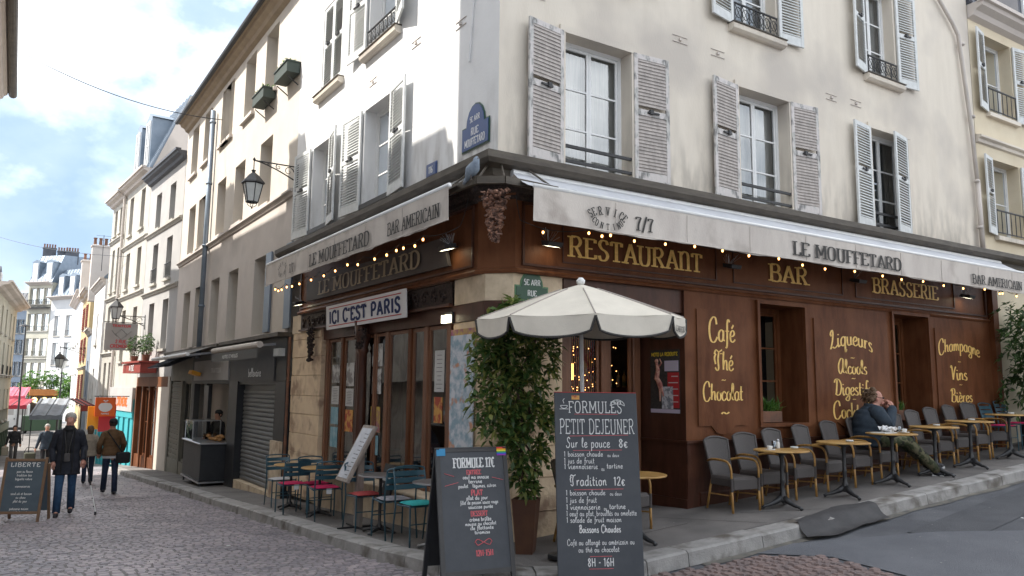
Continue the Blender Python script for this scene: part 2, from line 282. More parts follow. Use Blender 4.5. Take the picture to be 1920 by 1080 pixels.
def write(mb, s, font, h, place, thick=.16, thin=.07, serif=True, track=.04, wid=1.0, align='c', depth=.0, arc=0, uniform=False, sink=None, fit=None):
    if fit: wid = fit/(text_width(s, font, track)*h)
    tw = text_width(s, font, track)*h*wid; x = {'c': -tw/2, 'l': 0, 'r': -tw}[align]; z = depth; tot = tw
    for ch in s:
        base, acc = ACC.get(ch, (ch, None)); g = font.get(base)
        if g is None: x += (.3+track)*h*wid; continue
        gx = x
        if sink is not None: mb = M(mb.x); sink.append(mb)
        def pl(a, b, zz, gx=gx):
            X_ = gx + a*h*wid; Y_ = b*h + (arc*h*(1-(2*X_/tot)**2) if arc else 0); return place(X_, Y_, zz)
        strokes = list(g[1]) + ([acc] if acc else [])
        for st in strokes:
            cur = st[0] == '~'; P = [tuple(map(float, q.split(','))) for q in st.lstrip('~').split()]
            if cur: P = smooth_pts(P, 4)
            elif len(P) > 1:
                for a, b in zip(P[:-1], P[1:]):
                    wf = (lambda dx, dy, t: thick) if uniform else (lambda dx, dy, t: thin+(thick-thin)*abs(dy)**1.5)
                    z += .00025; ribbon(mb, [a, b], wf, z, pl)
                continue
            wf = (lambda dx, dy, t: thick) if uniform else (lambda dx, dy, t: thin+(thick-thin)*abs(dy)**1.5)
            z += .00025; ribbon(mb, P, wf, z, pl)
        if serif and len(g) > 2 and g[2]:
            for q in g[2].split():
                a, b = map(float, q.split(',')); z += .00025; b2 = b-.035 if b > .5 else b+.035
                sw = thick*1.15
                ribbon(mb, [(a-sw, b2), (a+sw, b2)], lambda dx, dy, t: .07, z, pl)
        x += (g[0]+track)*h*wid
        if z > depth+.004: z = depth
def letters(parent, inv, s, font, h, place, m, **k):
    sk = []; write(M(inv), s, font, h, place, sink=sk, **k)
    for q in sk: obj('letter', q, m, parent)
def wall_place(F, u, d, z, sgn): return lambda x, y, t: F.p(u+sgn*x, d+t, z+y)
# ------------------------------------------------------------------ palette
mat('plaster_cream', (.67, .605, .515), .9, (.61, .545, .46), 1.5, .3, 30, stretch=(2.2, 2.2, .45), contrast=(.40, .70), col3=(.50, .45, .395), scale3=.40, c3=(.54, .66))
mat('plaster_white', (.74, .735, .73), .9, (.69, .685, .68), 1.6, .2, 30, col3=(.60, .59, .58), scale3=.5, c3=(.55, .72))
mat('plaster_peach', (.56, .505, .44), .9, (.50, .45, .39), 1.2, .2, 25)
mat('plaster_tan', (.56, .505, .46), .9, (.50, .45, .41), 1.3, .25, 25, col3=(.42, .38, .345), scale3=.5, c3=(.55, .7))
mat('plaster_grey', (.40, .385, .37), .9, (.34, .33, .32), 1.3, .2, 25)
mat('plaster_pale', (.44, .415, .37), .9, (.36, .34, .30), 1.2, .2, 25)
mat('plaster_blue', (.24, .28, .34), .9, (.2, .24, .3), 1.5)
mat('soffit_tan', (.34, .27, .19), .85, (.28, .22, .16), 3); mat('reveal', (.58, .52, .42), .85, (.52, .47, .39), 3)
mat('white_paint', (.74, .74, .73), .5, (.68, .68, .67), 5)
mat('shutter_white', (.62, .63, .62), .6, (.52, .53, .52), 9, .2, 30)
mat('shutter_worn', (.50, .485, .46), .75, (.20, .195, .19), 16, .5, 30, stretch=(1, 1, .35), contrast=(.46, .60), col3=(.56, .52, .50), scale3=6, c3=(.45, .55))
mat('louvre_worn', (.43, .385, .355), .8, (.30, .27, .25), 14, stretch=(1, 1, .4))
mat('zinc', (.055, .044, .034), .6, (.095, .08, .062), 3, .2, 12, stretch=(1, 1, 4))
mat('zinc_blue', (.16, .20, .25), .45, (.21, .25, .30), 2, .1, 8, metal=.3)
mat('iron', (.018, .018, .02), .5, (.03, .03, .032), 20)
mat('steel', (.45, .45, .46), .32, metal=.9)
mat('brown_wood', (.150, .056, .024), .5, (.096, .033, .013), 3.2, .25, 34, stretch=(2.5, 2.5, .5), spec=.16, col3=(.19, .078, .036), scale3=1.1, c3=(.5, .72))
mat('brown_dark', (.075, .028, .018), .4, (.050, .019, .010), 3.5, .2, 34, stretch=(2.5, 2.5, .5), spec=.35, col3=(.10, .04, .022), scale3=2, c3=(.55, .75))
mat('door_wood', (.23, .104, .056), .4, (.15, .066, .036), 4, .15, 30, stretch=(4, 4, .4), spec=.5)
mat('carved', (.055, .035, .028), .7, (.022, .014, .012), 26, 1, 34, contrast=(.4, .55))
mat('gold', (.90, .60, .20), .45, (.74, .47, .13), 18, metal=.05, contrast=(.4, .6))
mat('gold_old', (.40, .33, .21), .55, (.30, .24, .16), 14)
mat('sign_dark', (.060, .052, .049), .5, (.075, .065, .061), 3)
mat('limestone', (.76, .60, .41), .85, (.66, .50, .34), 3.5, .9, 22, contrast=(.4, .6), col3=(.38, .26, .18), scale3=2.4, c3=(.54, .66))
mat('limestone_pale', (.68, .56, .41), .85, (.50, .40, .28), 4, .6, 26, col3=(.36, .25, .18), scale3=2.2, c3=(.56, .70))
mat('interior', (.045, .030, .024), .8, (.02, .014, .012), 2)
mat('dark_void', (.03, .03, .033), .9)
mat('curtain_or_void', (.55, .55, .51), .9, (.40, .41, .39), 7, .3, 14, stretch=(8, 8, .2))
mat('curtain_dim', (.30, .31, .30), .9, (.16, .17, .17), 4, stretch=(9, 9, .3))
mat('canvas', (.57, .52, .47), .85, (.49, .44, .40), 2.2, .3, 60, stretch=(1.5, 1.5, .5), contrast=(.42, .66), col3=(.38, .335, .30), scale3=1.9, c3=(.58, .72))
mat('canvas_blue', (.52, .525, .55), .8, (.43, .435, .46), 2.2, .2, 50)
mat('canvas_umbrella', (.64, .59, .505), .85, (.56, .515, .44), 3, .2, 80)
mat('ink', (.03, .03, .03), .8, (.06, .055, .05), 30)
mat('asphalt', (.100, .102, .112), .88, (.078, .08, .09), 1.1, .9, 90, col3=(.125, .127, .137), scale3=.7, c3=(.5, .62))
mat('asphalt_light', (.135, .139, .154), .88, (.108, .112, .125), 1.4, .9, 90)
mat('pavement', (.185, .170, .160), .9, (.145, .134, .127), 1.6, .8, 80, col3=(.115, .107, .102), scale3=1.1, c3=(.5, .68))
mat('kerb', (.33, .315, .30), .8, (.24, .23, .22), 5, .7, 45, col3=(.11, .095, .08), scale3=2.5, c3=(.52, .7))
mat('sett', (.265, .243, .25), .5, (.20, .18, .19), 1.5, .6, 40, spec=.5)
def sett_mat():
    mt = bpy.data.materials.new('setts'); mt.use_nodes = True; nt = mt.node_tree; N = nt.nodes; L = nt.links; b = N['Principled BSDF']
    g = N.new('ShaderNodeNewGeometry'); r = N.new('ShaderNodeValToRGB'); e = r.color_ramp.elements
    e[0].color = (.195, .185, .200, 1); e[1].color = (.34, .308, .315, 1); e.new(.45).color = (.245, .228, .242, 1); e.new(.75).color = (.28, .255, .263, 1)
    L.new(g.outputs['Random Per Island'], r.inputs[0])
    tc = N.new('ShaderNodeTexCoord'); n = N.new('ShaderNodeTexNoise'); n.inputs['Scale'].default_value = .8; n.inputs['Detail'].default_value = 6
    L.new(tc.outputs['Object'], n.inputs[0]); x = N.new('ShaderNodeMixRGB'); x.blend_type = 'MULTIPLY'; x.inputs[0].default_value = .8
    r2 = N.new('ShaderNodeValToRGB'); r2.color_ramp.elements[0].position = .3; r2.color_ramp.elements[0].color = (.62, .58, .6, 1); r2.color_ramp.elements[1].position = .7
    r2.color_ramp.elements[1].color = (1.25, 1.15, 1.15, 1)
    L.new(n.outputs[0], r2.inputs[0]); L.new(r.outputs[0], x.inputs[1]); L.new(r2.outputs[0], x.inputs[2]); L.new(x.outputs[0], b.inputs['Base Color'])
    b.inputs['Roughness'].default_value = .48; b.inputs['Specular IOR Level'].default_value = .6
    n2 = N.new('ShaderNodeTexNoise'); n2.inputs['Scale'].default_value = 45; bn = N.new('ShaderNodeBump'); bn.inputs['Strength'].default_value = .5; bn.inputs['Distance'].default_value = .01
    L.new(tc.outputs['Object'], n2.inputs[0]); L.new(n2.outputs[0], bn.inputs['Height']); L.new(bn.outputs[0], b.inputs['Normal']); MATS['setts'] = mt
sett_mat()
mat('mortar', (.20, .187, .184), .95, (.16, .15, .146), 5)
mat('sett_red', (.235, .165, .148), .7, (.15, .12, .118), 7, .7, 40)
mat('shutter_metal', (.20, .205, .205), .5, (.15, .155, .158), 3, stretch=(.4, .4, 3), metal=.3)
mat('black_paint', (.018, .019, .022), .45, (.026, .027, .03), 6)
mat('shop_grey', (.055, .055, .055), .6, (.07, .07, .07), 3)
mat('shop_beige', (.20, .19, .155), .7, (.16, .155, .13), 4)
mat('teal_paint', (.04, .30, .34), .55, (.06, .38, .42), 3, stretch=(6, 6, .3))
mat('red_paint', (.26, .04, .028), .55, (.20, .03, .022), 4)
mat('green_paint', (.035, .07, .04), .6)
mat('orange_paint', (.75, .13, .02), .5); mat('orange_yellow', (.85, .40, .03), .5); mat('pink_red', (.55, .05, .06), .6)
mat('white_sign', (.75, .75, .75), .5)
mat('bulb_glow', (1, .6, .25), .4, emit=((1, .42, .12), 2.4)); mat('lamp_white', (1, .95, .8), .4, emit=((1, .90, .62), 2.2))
mat('milk_glass', (.55, .57, .56), .25, (.48, .50, .50), 6)

def dirt_band(name, z0, z1, col):                     # grime that has collected on the wall above the cornice
    mt = MATS[name]; nt = mt.node_tree; N = nt.nodes; L = nt.links; b = N['Principled BSDF']; src = b.inputs['Base Color'].links[0].from_socket
    tc = N.new('ShaderNodeTexCoord'); sp = N.new('ShaderNodeSeparateXYZ'); L.new(tc.outputs['Object'], sp.inputs[0]); mr = N.new('ShaderNodeMapRange')
    mr.inputs['From Min'].default_value = z0; mr.inputs['From Max'].default_value = z1; mr.inputs['To Min'].default_value = 1; mr.inputs['To Max'].default_value = 0; L.new(sp.outputs[2], mr.inputs[0])
    mp = N.new('ShaderNodeMapping'); mp.inputs['Scale'].default_value = (4, 4, 1.1); L.new(tc.outputs['Object'], mp.inputs[0])
    n = N.new('ShaderNodeTexNoise'); n.inputs['Scale'].default_value = 1.3; n.inputs['Detail'].default_value = 6; L.new(mp.outputs[0], n.inputs[0])
    r = N.new('ShaderNodeValToRGB'); r.color_ramp.elements[0].position = .42; r.color_ramp.elements[1].position = .64; L.new(n.outputs[0], r.inputs[0])
    m = N.new('ShaderNodeMath'); m.operation = 'MULTIPLY'; L.new(mr.outputs[0], m.inputs[0]); L.new(r.outputs[0], m.inputs[1])
    x = N.new('ShaderNodeMixRGB'); x.inputs[2].default_value = (*col, 1); L.new(m.outputs[0], x.inputs[0]); L.new(src, x.inputs[1]); L.new(x.outputs[0], b.inputs['Base Color'])
dirt_band('plaster_cream', 4.4, 5.7, (.40, .36, .31)); dirt_band('plaster_white', 4.4, 5.6, (.42, .40, .38))
# ------------------------------------------------------------------ ground
g = []
xs = [-80, -60, -40, -25, -15, -10, -7, -5, -3, -1.5, 0, 2, 4, 6, 9, 12, 16, 22, 30, 40, 60, 80]; ys = [-60, -40, -25, -15, -8, -4, -2, 0] + [i*2 for i in range(1, 19)] + [38, 42, 50, 60, 80, 110]
mb = M(); mb.sheet([[(x, y, zroad(x, y)-.03) for y in ys] for x in xs]); road = obj('road', mb, 'asphalt', kind='structure')
kerb_path = [(-1.62, 40), (-1.55, 30), (-1.5, 22), (-1.35, 14), (-1.24, 8), (-1.2, 5), (-1.17, 2.5), (-1.12, .6), (-1.0, -.15), (-.78, -.78), (-.40, -1.32), (.12, -1.58), (.75, -1.70), (2, -1.73), (4, -1.72), (6, -1.68), (9, -1.66), (14, -1.62), (24, -1.6)]
def resample(P, step):
    out = [P[0]]; 
    for a, b in zip(P[:-1], P[1:]):
        d = math.hypot(b[0]-a[0], b[1]-a[1]); k = max(1, round(d/step))
        for i in range(1, k+1): out.append((a[0]+(b[0]-a[0])*i/k, a[1]+(b[1]-a[1])*i/k))
    return out
def offset(P, d):
    out = []
    for i, p in enumerate(P):
        a = P[max(0, i-1)]; b = P[min(len(P)-1, i+1)]; dx, dy = b[0]-a[0], b[1]-a[1]; l = math.hypot(dx, dy); out.append((p[0]-dy/l*d, p[1]+dx/l*d))
    return out
KW = .30
fine = resample(kerb_path, .4); inn = offset(fine, KW-.01)
g = []
for p in inn:
    if p[1] > .3: w_, q = (0, p[1]), (.9, p[1])
    elif p[0] > .3: w_, q = (p[0], 0), (p[0], 1.3)
    else: w_, q = (.0, 0.), (.9, 1.3)
    g.append([gs(*p), gs((p[0]+w_[0])/2, (p[1]+w_[1])/2), gs(*w_), gs(*q)])
mb = M(); mb.sheet(g); pav = obj('pavement', mb, 'pavement', kind='structure')
mb = M(); mb.sheet([[gs(x, y) for y in (-.01, .5, 1.3)] for x in (.8, 1.0, 1.5, 2, 2.5, 3.1)])
obj('threshold', mb, 'pavement', pav)
# kerb stones, one mesh each
kerb_root = obj('kerb', M(), 'kerb', kind='structure')
mb = M(); k2 = resample(kerb_path, .2)
kp = resample(kerb_path, .1); st = 0; i = 0
while i < len(kp)-12:
    n_ = random.choice((9, 10, 11, 12)) if kp[i][1] > 2.5 or kp[i][0] > 1.2 else 6
    seg = kp[i:i+n_+1]
    if not (seg[0][1] > 26 or seg[0][0] > 20):
        dz = random.uniform(-.006, .008); ins = offset(seg, KW); seg2 = [(a[0]+random.uniform(-.004, .004), a[1]) for a in seg]
        a_, b_ = 0.012, 1-.012/(.1*n_)
        mb = M(); rows = []
        pr = [(-.02, -.16), (0., -.02), (.03, 0), (KW-.012, 0), (KW, -.012)]
        idxs = list(range(0, n_+1, 3)) + ([n_] if n_ % 3 else [])
        for j, ii in enumerate(idxs):
            s_ = seg[ii]; e_ = ins[ii]; dx, dy = (e_[0]-s_[0])/KW, (e_[1]-s_[1])/KW
            tx, ty = dy, -dx; sh = .006 if j == 0 else (-.006 if j == len(idxs)-1 else 0)
            rows.append([(s_[0]+dx*o_+tx*sh, s_[1]+dy*o_+ty*sh, zside(s_[0], s_[1])+h_+dz) for o_, h_ in pr])
        mb.sheet(rows); mb.add(rows[0], [(0, 1, 2, 3, 4)]); mb.add(rows[-1], [(4, 3, 2, 1, 0)])
        obj('kerb_stone', mb, 'kerb', kerb_root)
    i += n_
# setts of the left-hand street and of the crossing
def inside(p, poly):
    c = False; j = len(poly)-1
    for i in range(len(poly)):
        a, b = poly[i], poly[j]
        if (a[1] > p[1]) != (b[1] > p[1]) and p[0] < (b[0]-a[0])*(p[1]-a[1])/(b[1]-a[1])+a[0]: c = not c
        j = i
    return c
kl = offset(kerb_path, -.05)
cob = [(-9, 30)] + [(-9, 4.2), (-14, 4.0), (-14, -7.2), (.4, -7.2), (2.6, -3.4), (2.75, -2.45), (2.3, -1.98), (1.1, -1.80)] + [p for p in reversed(kl) if p[0] < .9 and p[1] <= 30.1]
mb = M(); mb.sheet([[(x, y, zroad(x, y)-.009) for y in [-7.2, -6, -4, -2, 0]+list(range(2, 40, 2))] for x in (-14, -9, -5, -2, -1.0)]); obj('mortar_bed', mb, 'mortar', road)
stones = []; y = -7.2; row = 0
CX, CY = -4.849, -8.019
while y < 30:
    dep = random.uniform(.070, .088) if y < 12 else .2; x = -8.6 - random.random()*.15 if y > 4 else -12 - random.random()*.1
    while x < 2.9:
        wd = random.uniform(.085, .135) if y < 12 else random.uniform(.18, .26); yy = y + .10*math.sin(x*.9+y*.25)+.02*math.sin(x*7+row)
        if inside((x+wd/2, yy+dep/2), cob): stones.append((x, yy, wd, dep))
        x += wd + .009
    y += dep + .009; row += 1
def sett(mb, s):
    x, y, w_, d = s; h = random.uniform(-.005, .006); b = .012; zz = [zroad(x+w_/2, y+d/2)+h+random.uniform(-.003, .003) for _ in range(4)]
    j = lambda: random.uniform(-.006, .006)
    o = [(x+j(), y+j()), (x+w_+j(), y+j()), (x+w_+j(), y+d+j()), (x+j(), y+d+j())]
    c = (x+w_/2, y+d/2); t = [(p[0]+(c[0]-p[0])*2*b/w_, p[1]+(c[1]-p[1])*2*b/d) for p in o]
    mb.add([(p[0], p[1], zz[0]-.028) for p in o] + [(p[0], p[1], z_) for p, z_ in zip(t, zz)], [(4, 5, 6, 7), (0, 1, 5, 4), (1, 2, 6, 5), (2, 3, 7, 6), (3, 0, 4, 7)])
def seen(s):
    v = Vector((s[0]-CX, s[1]-CY, 0)); f_ = v.dot(fw0); r_ = v.dot(rt0)
    if f_ < .5: return 1e9
    pxy = 540-1460*(-1.85/f_*math.cos(pt)-math.sin(pt)); px = 960+1460*r_/f_
    return v.length if -20 < px < 1940 and pxy < 1100 else 500+v.length
stones.sort(key=seen)
for s in stones[:290]:
    mb = M(); sett(mb, s); obj('paving_stone', mb, 'sett_red' if s[0] > .2 and random.random() < .75 else ('setts' if random.random() < .4 else 'sett'), road)
mb = M(); m2 = M()
for s in stones[290:]: sett(m2 if s[0] > .2 else mb, s)
obj('paving_setts', mb, 'setts', road, kind='stuff'); obj('paving_setts', m2, 'sett_red', road, kind='stuff')
# lighter asphalt band where the setts stop, and old patches
mb = M(); g = []
for a, b in (((2.35, -1.86), (3.0, -1.84)), ((2.8, -2.5), (4.6, -2.6)), ((2.7, -3.4), (5.4, -3.3)), ((2.2, -5.0), (5.8, -5.0))): g.append([(p[0], p[1], zroad(*p)-.018) for p in (a, ((a[0]+b[0])/2, (a[1]+b[1])/2), b)])
mb.sheet(g); obj('asphalt_patch', mb, 'asphalt_light', road)
mb = M(); mb.sheet([[(x, y, zroad(x, y)-.024) for y in (38, 48, 60, 80)] for x in (-40, -20, -5, 2)]); obj('asphalt_patch', mb, 'pavement', road)
# gutter dirt line along the right kerb
mb = M(); P_ = [p for p in fine if p[0] > 1.2 and p[0] < 20]; mb.sheet([[(p[0], p[1]-d-(.03*math.sin(i*1.7) if d > .05 else 0), zroad(*p)-.022+.003*(d < .05)) for d in (.02, .13)] for i, p in enumerate(P_)])
mat('gutter', (.17, .155, .13), .95, (.09, .085, .08), 6); obj('gutter_dirt', mb, 'gutter', road)

# seams in the asphalt pavement, patches in the road, specks of litter and gum
mat('seam', (.045, .042, .04), .9); mat('asphalt_dark', (.088, .090, .099), .85, (.070, .072, .080), 2, .9, 90); mat('speck', (.30, .29, .28), .9)
def strip(P, w_, f, dz):
    mb = M(); g = []
    for i, q in enumerate(P):
        a = P[max(0, i-1)]; b = P[min(len(P)-1, i+1)]; dx, dy = b[0]-a[0], b[1]-a[1]; l = math.hypot(dx, dy); g.append([(q[0]-dy/l*w_/2*s_, q[1]+dx/l*w_/2*s_, f(q[0]-dy/l*w_/2*s_, q[1]+dx/l*w_/2*s_)+dz) for s_ in (-1, 1)])
    mb.sheet(g); return mb
def wob(P, k=8, a=.012): Q = resample(P, .15); return [(x+random.uniform(-a, a), y+random.uniform(-a, a)) for x, y in Q]
for P_ in ([(2.35, -.1), (3.1, -1.38)], [(3.35, -.75), (4.3, -1.38)], [(-.85, 2.9), (0, 2.85)], [(6.3, -.1), (6.5, -1.36)], [(9.0, -.1), (9.1, -1.34)], [(-.85, 7.0), (0, 7.0)], [(1.0, -.75), (2.4, -.72)]): obj('seam', strip(wob(P_), .012, zside, .004), 'seam', pav)
mb = M(); mb.sheet([[(x, y+.12*(x-6), zroad(x, y+.12*(x-6))-.022) for y in (-2.9, -2.55, -2.2)] for x in (4.4, 5.5, 7, 9, 12, 16)]); obj('asphalt_patch', mb, 'asphalt_dark', road)
mb = M(); mb.sheet([[(x, y, zroad(x, y)-.020) for y in (-5.2, -4.4, -3.7)] for x in (5.6, 6.4, 7.6)]); obj('asphalt_patch', mb, 'asphalt_light', road)
mb = M()
for _ in range(260):
    if random.random() < .6: x, y = random.uniform(.8, 12), random.uniform(-6, -.1)
    else: x, y = random.uniform(-1, 0), random.uniform(0, 9)
    z = zside(x, y)+.003 if (y > -1.5 and x > 0) or (x <= 0) else zroad(x, y)-.014
    if -1.95 < y < -1.42 and x > 0: continue
    r = random.uniform(.004, .014); mb.add([(x+r*math.cos(a+.5)*random.uniform(.6, 1.4), y+r*math.sin(a+.5), z) for a in (0, 1.3, 2.6, 3.9, 5.1)], [(0, 1, 2, 3, 4)])
obj('speck', mb, 'speck', pav, kind='stuff')

# ------------------------------------------------------------------ wall / window helpers
def wall(mb, F, u0, u1, z0, z1, holes=(), d=0., zb=None):
    us = sorted({u0, u1} | {min(max(h[0], u0), u1) for h in holes} | {min(max(h[1], u0), u1) for h in holes})
    zs = sorted({z0, z1} | {h[2] for h in holes if h[2] > z0} | {h[3] for h in holes if h[3] < z1})
    for a, b in zip(us[:-1], us[1:]):
        for c, e in zip(zs[:-1], zs[1:]):
            um, zm = (a+b)/2, (c+e)/2
            if any(h[0] < um < h[1] and h[2] < zm < h[3] for h in holes): continue
            c0, c1 = (c, c) if not (zb and c == z0) else (zb(a), zb(b))
            mb.add([F.p(a, d, c0), F.p(b, d, c1), F.p(b, d, e), F.p(a, d, e)], [(0, 1, 2, 3)])
    for h in holes:
        dp = h[4] if len(h) > 4 else .25
        a, b, c, e = h[:4]
        for (p, q) in (((a, c), (b, c)), ((b, c), (b, e)), ((b, e), (a, e)), ((a, e), (a, c))):
            mb.add([F.p(p[0], d, p[1]), F.p(q[0], d, q[1]), F.p(q[0], d-dp, q[1]), F.p(p[0], d-dp, p[1])], [(0, 1, 2, 3)])
def fbox(mb, F, u0, u1, d0, d1, z0, z1):
    x = mb.x; mb.x = x @ F.x(); mb.box(u0, u1, d0, d1, z0, z1); mb.x = x
def ring(mb, F, u0, u1, z0, z1, d0, d1, t):
    fbox(mb, F, u0, u0+t, d0, d1, z0, z1); fbox(mb, F, u1-t, u1, d0, d1, z0, z1)
    fbox(mb, F, u0+t, u1-t, d0, d1, z1-t, z1); fbox(mb, F, u0+t, u1-t, d0, d1, z0, z0+t)
def window(parent, F, u0, u1, z0, z1, d, rows=3, cols=2, frame='white_paint', back='curtain_or_void', glass='glass', t=.05, singles=True, bars=None, bk=.12):
    mb = M(); ring(mb, F, u0, u1, z0, z1, d-.05, d, t); um = (u0+u1)/2
    pz = []
    iu0, iu1, iz0, iz1 = u0+t, u1-t, z0+t, z1-t
    for c in range(cols):
        a = iu0+(iu1-iu0)*c/cols; b = iu0+(iu1-iu0)*(c+1)/cols
        ring(mb, F, a+.002, b-.002, iz0+.002, iz1-.002, d-.045, d-.012, t*.72)
        ja, jb, jc, je = a+t*.72, b-t*.72, iz0+t*.72, iz1-t*.72
        for r in range(rows):
            c0 = jc+(je-jc)*r/rows; c1 = jc+(je-jc)*(r+1)/rows
            if r: fbox(mb, F, ja, jb, d-.04, d-.016, c0-.012, c0+.012)
            pz.append((ja, jb, c0+(.012 if r else 0), c1-(.012 if r < rows-1 else 0)))
    w_ = obj('window', mb, frame, parent)
    if singles:
        for (a, b, c, e) in pz:
            m2 = M(); m2.add([F.p(a, d-.03, c), F.p(b, d-.03+random.uniform(-.002, .002), c), F.p(b, d-.03, e), F.p(a, d-.03, e)], [(0, 1, 2, 3)]); obj('pane', m2, glass, w_)
    else:
        m2 = M()
        m2.add([F.p(iu0, d-.03, iz0), F.p(iu1, d-.03, iz0), F.p(iu1, d-.03, iz1), F.p(iu0, d-.03, iz1)], [(0, 1, 2, 3)])
        obj('pane', m2, glass, w_)
    if back:
        m2 = M(); n = 14; m2.sheet([[F.p(u0+(u1-u0)*i/n, d-bk-.02*(i % 2), z) for z in (z0, z1)] for i in range(n+1)]); obj('curtain_or_void', m2, back, w_)  # dark backs paint an unlit room into the colour; the others hang as cloth
    return w_
SH = {}
def shutter_meshes(w_, h, worn, slatd=.05):
    k = (round(w_, 2), round(h, 2), worn)
    if k in SH: return SH[k]
    a = M(); s = .065; a.bbox(0, s, -.018, .018, 0, h, .004); a.bbox(w_-s, w_, -.018, .018, 0, h, .004)
    zz = [0, h*.56, h]
    a.bbox(s, w_-s, -.016, .016, 0, .16, .004); a.bbox(s, w_-s, -.016, .016, h-.08, h, .004); a.bbox(s, w_-s, -.016, .016, h*.52, h*.52+.09, .004)
    b = M(); z = .165
    while z < h-.1:
        if not (h*.52-.05 < z < h*.52+.09):
            y0_, y1_ = (.010, -.003) if worn else (.014, -.014); kk_ = 1.1 if worn else .78
            b.add([(s-.004, y0_, z), (w_-s+.004, y0_, z), (w_-s+.004, y1_, z+slatd*kk_), (s-.004, y1_, z+slatd*kk_), (s-.004, y0_+.007, z+.003), (w_-s+.004, y0_+.007, z+.003), (w_-s+.004, y1_+.006, z+slatd*kk_+.003), (s-.004, y1_+.006, z+slatd*kk_+.003)],
                  [(0, 1, 2, 3), (4, 5, 6, 7), (0, 1, 5, 4), (2, 3, 7, 6)])
        z += slatd
    c = M(); c.bbox(w_*.35, w_*.68, .018, .04, h*.54, h*.555, .003); c.box(w_*.4, w_*.5, .02, .05, h*.535, h*.57)
    r = (mesh('shutter', a, 'shutter_worn' if worn else 'shutter_white'), mesh('louvres', b, 'louvre_worn' if worn else 'shutter_white'), mesh('latch', c, 'iron'))
    SH[k] = r; return r
def shutter(parent, F, u, z, w_, h, side, ang, worn=False, d=.03):
    # side +1: hinged at u, leaf runs to larger u when folded back ; ang degrees off the wall
    a, b, c = shutter_meshes(w_, h, worn)
    uu = (F.u*side*math.cos(math.radians(ang)) + F.n*math.sin(math.radians(ang))); nn = Vector((uu.y, -uu.x))
    if nn.dot(F.n) < 0: nn = -nn
    o = F.p(u, d, z); Mx = Matrix(((uu.x, nn.x, 0, o.x), (uu.y, nn.y, 0, o.y), (0, 0, 1, o.z), (0, 0, 0, 1)))
    s = bpy.data.objects.new('shutter', a); C.objects.link(s); s.parent = parent; s.matrix_local = Mx
    for nm, me in (('louvres', b), ('latch', c)):
        q = bpy.data.objects.new(nm, me); C.objects.link(q); q.parent = s
        if nm == 'louvres': q['kind'] = 'stuff'
    return s
def part(name, parent, m, fn, **k):
    mb = M(); fn(mb); return obj(name, mb, m, parent, **k)
def moulding(mb, F, u0, u1, z0, prof):                # prof: list of (d, z) from bottom to top, closed at d=0
    x = [[F.p(u, d, z0+z) for d, z in prof] for u in (u0, u1)]
    mb.sheet(x); n = len(prof); mb.add(x[0], [tuple(range(n))]); mb.add(x[1], [tuple(range(n))])
# ------------------------------------------------------------------ the corner house with the cafe
cafe = thing('corner_house', 'cream corner house with white louvred shutters above a brown wooden cafe front', 'building')
R_, L_ = FRT, FLT; TOP = 12.6
wR1 = [(1.02, 2.17), (4.38, 5.57), (7.84, 8.98)]; wR2 = [(1.0, 2.1), (4.32, 5.35), (7.84, 8.75)]
holesR = [(a, b, 4.47, 6.34, .22) for a, b in wR1] + [(a, b, 7.36, 9.2, .22) for a, b in wR2] + [(a, b, 10.0, 11.6, .22) for a, b in wR2]
wL1 = [(3.25, 4.36), (6.02, 7.02)]; wL2 = [(3.12, 4.3), (5.62, 6.72)]
holesL = [(a, b, 4.6, 6.36, .25) for a, b in wL1] + [(a, b, 7.42, 9.2, .25) for a, b in wL2] + [(a, b, 10.1, 11.6, .25) for a, b in wL2]
part('wall', cafe, 'plaster_cream', lambda m_: wall(m_, R_, 0, 11.5, 4.3, TOP, holesR))
part('wall', cafe, 'plaster_white', lambda m_: wall(m_, L_, 0, 8.08, 4.3, TOP, holesL))
def body(m_):
    m_.box(.5, 11.4, .5, 8, 4.3, TOP); m_.box(-.3, 11.5, -.35, 8, TOP, TOP+.25)
part('core', cafe, 'dark_void', body)
# raised edges round the first-floor windows on the right-hand front
for a, b in wR1:
    part('window_surround', cafe, 'plaster_cream', lambda m_: (fbox(m_, R_, a-.09, a-.003, 0, .03, 4.46, 6.34), fbox(m_, R_, b+.003, b+.09, 0, .03, 4.46, 6.34), fbox(m_, R_, a-.09, b+.09, 0, .035, 6.343, 6.44)))
for i, (a, b) in enumerate(wR1):
    window(cafe, R_, a, b, 4.47, 6.34, -.2, 3, 2, back='curtain_or_void' if i < 2 else 'dark_void', t=.055, bk=.14)
    part('window_bar', cafe, 'iron', lambda m_: fbox(m_, R_, a-.02, b+.02, -.02, .015, 4.77, 4.81)); part('window_bar', cafe, 'iron', lambda m_: fbox(m_, R_, a-.02, b+.02, -.02, .015, 4.57, 4.61))
for a, b in wR2: window(cafe, R_, a, b, 7.36, 9.2, -.2, 3, 2, back='curtain_dim', t=.055)
for a, b in wL1: window(cafe, L_, a, b, 4.6, 6.36, -.22, 3, 2, back='curtain_or_void', t=.055)
for a, b in wL1: part('window_bar', cafe, 'iron', lambda m_: fbox(m_, L_, a-.05, b+.02, .0, .05, 4.60, 4.68))
window(cafe, L_, 3.12, 4.3, 7.42, 9.2, -.22, 3, 2, back='curtain_dim', t=.055)
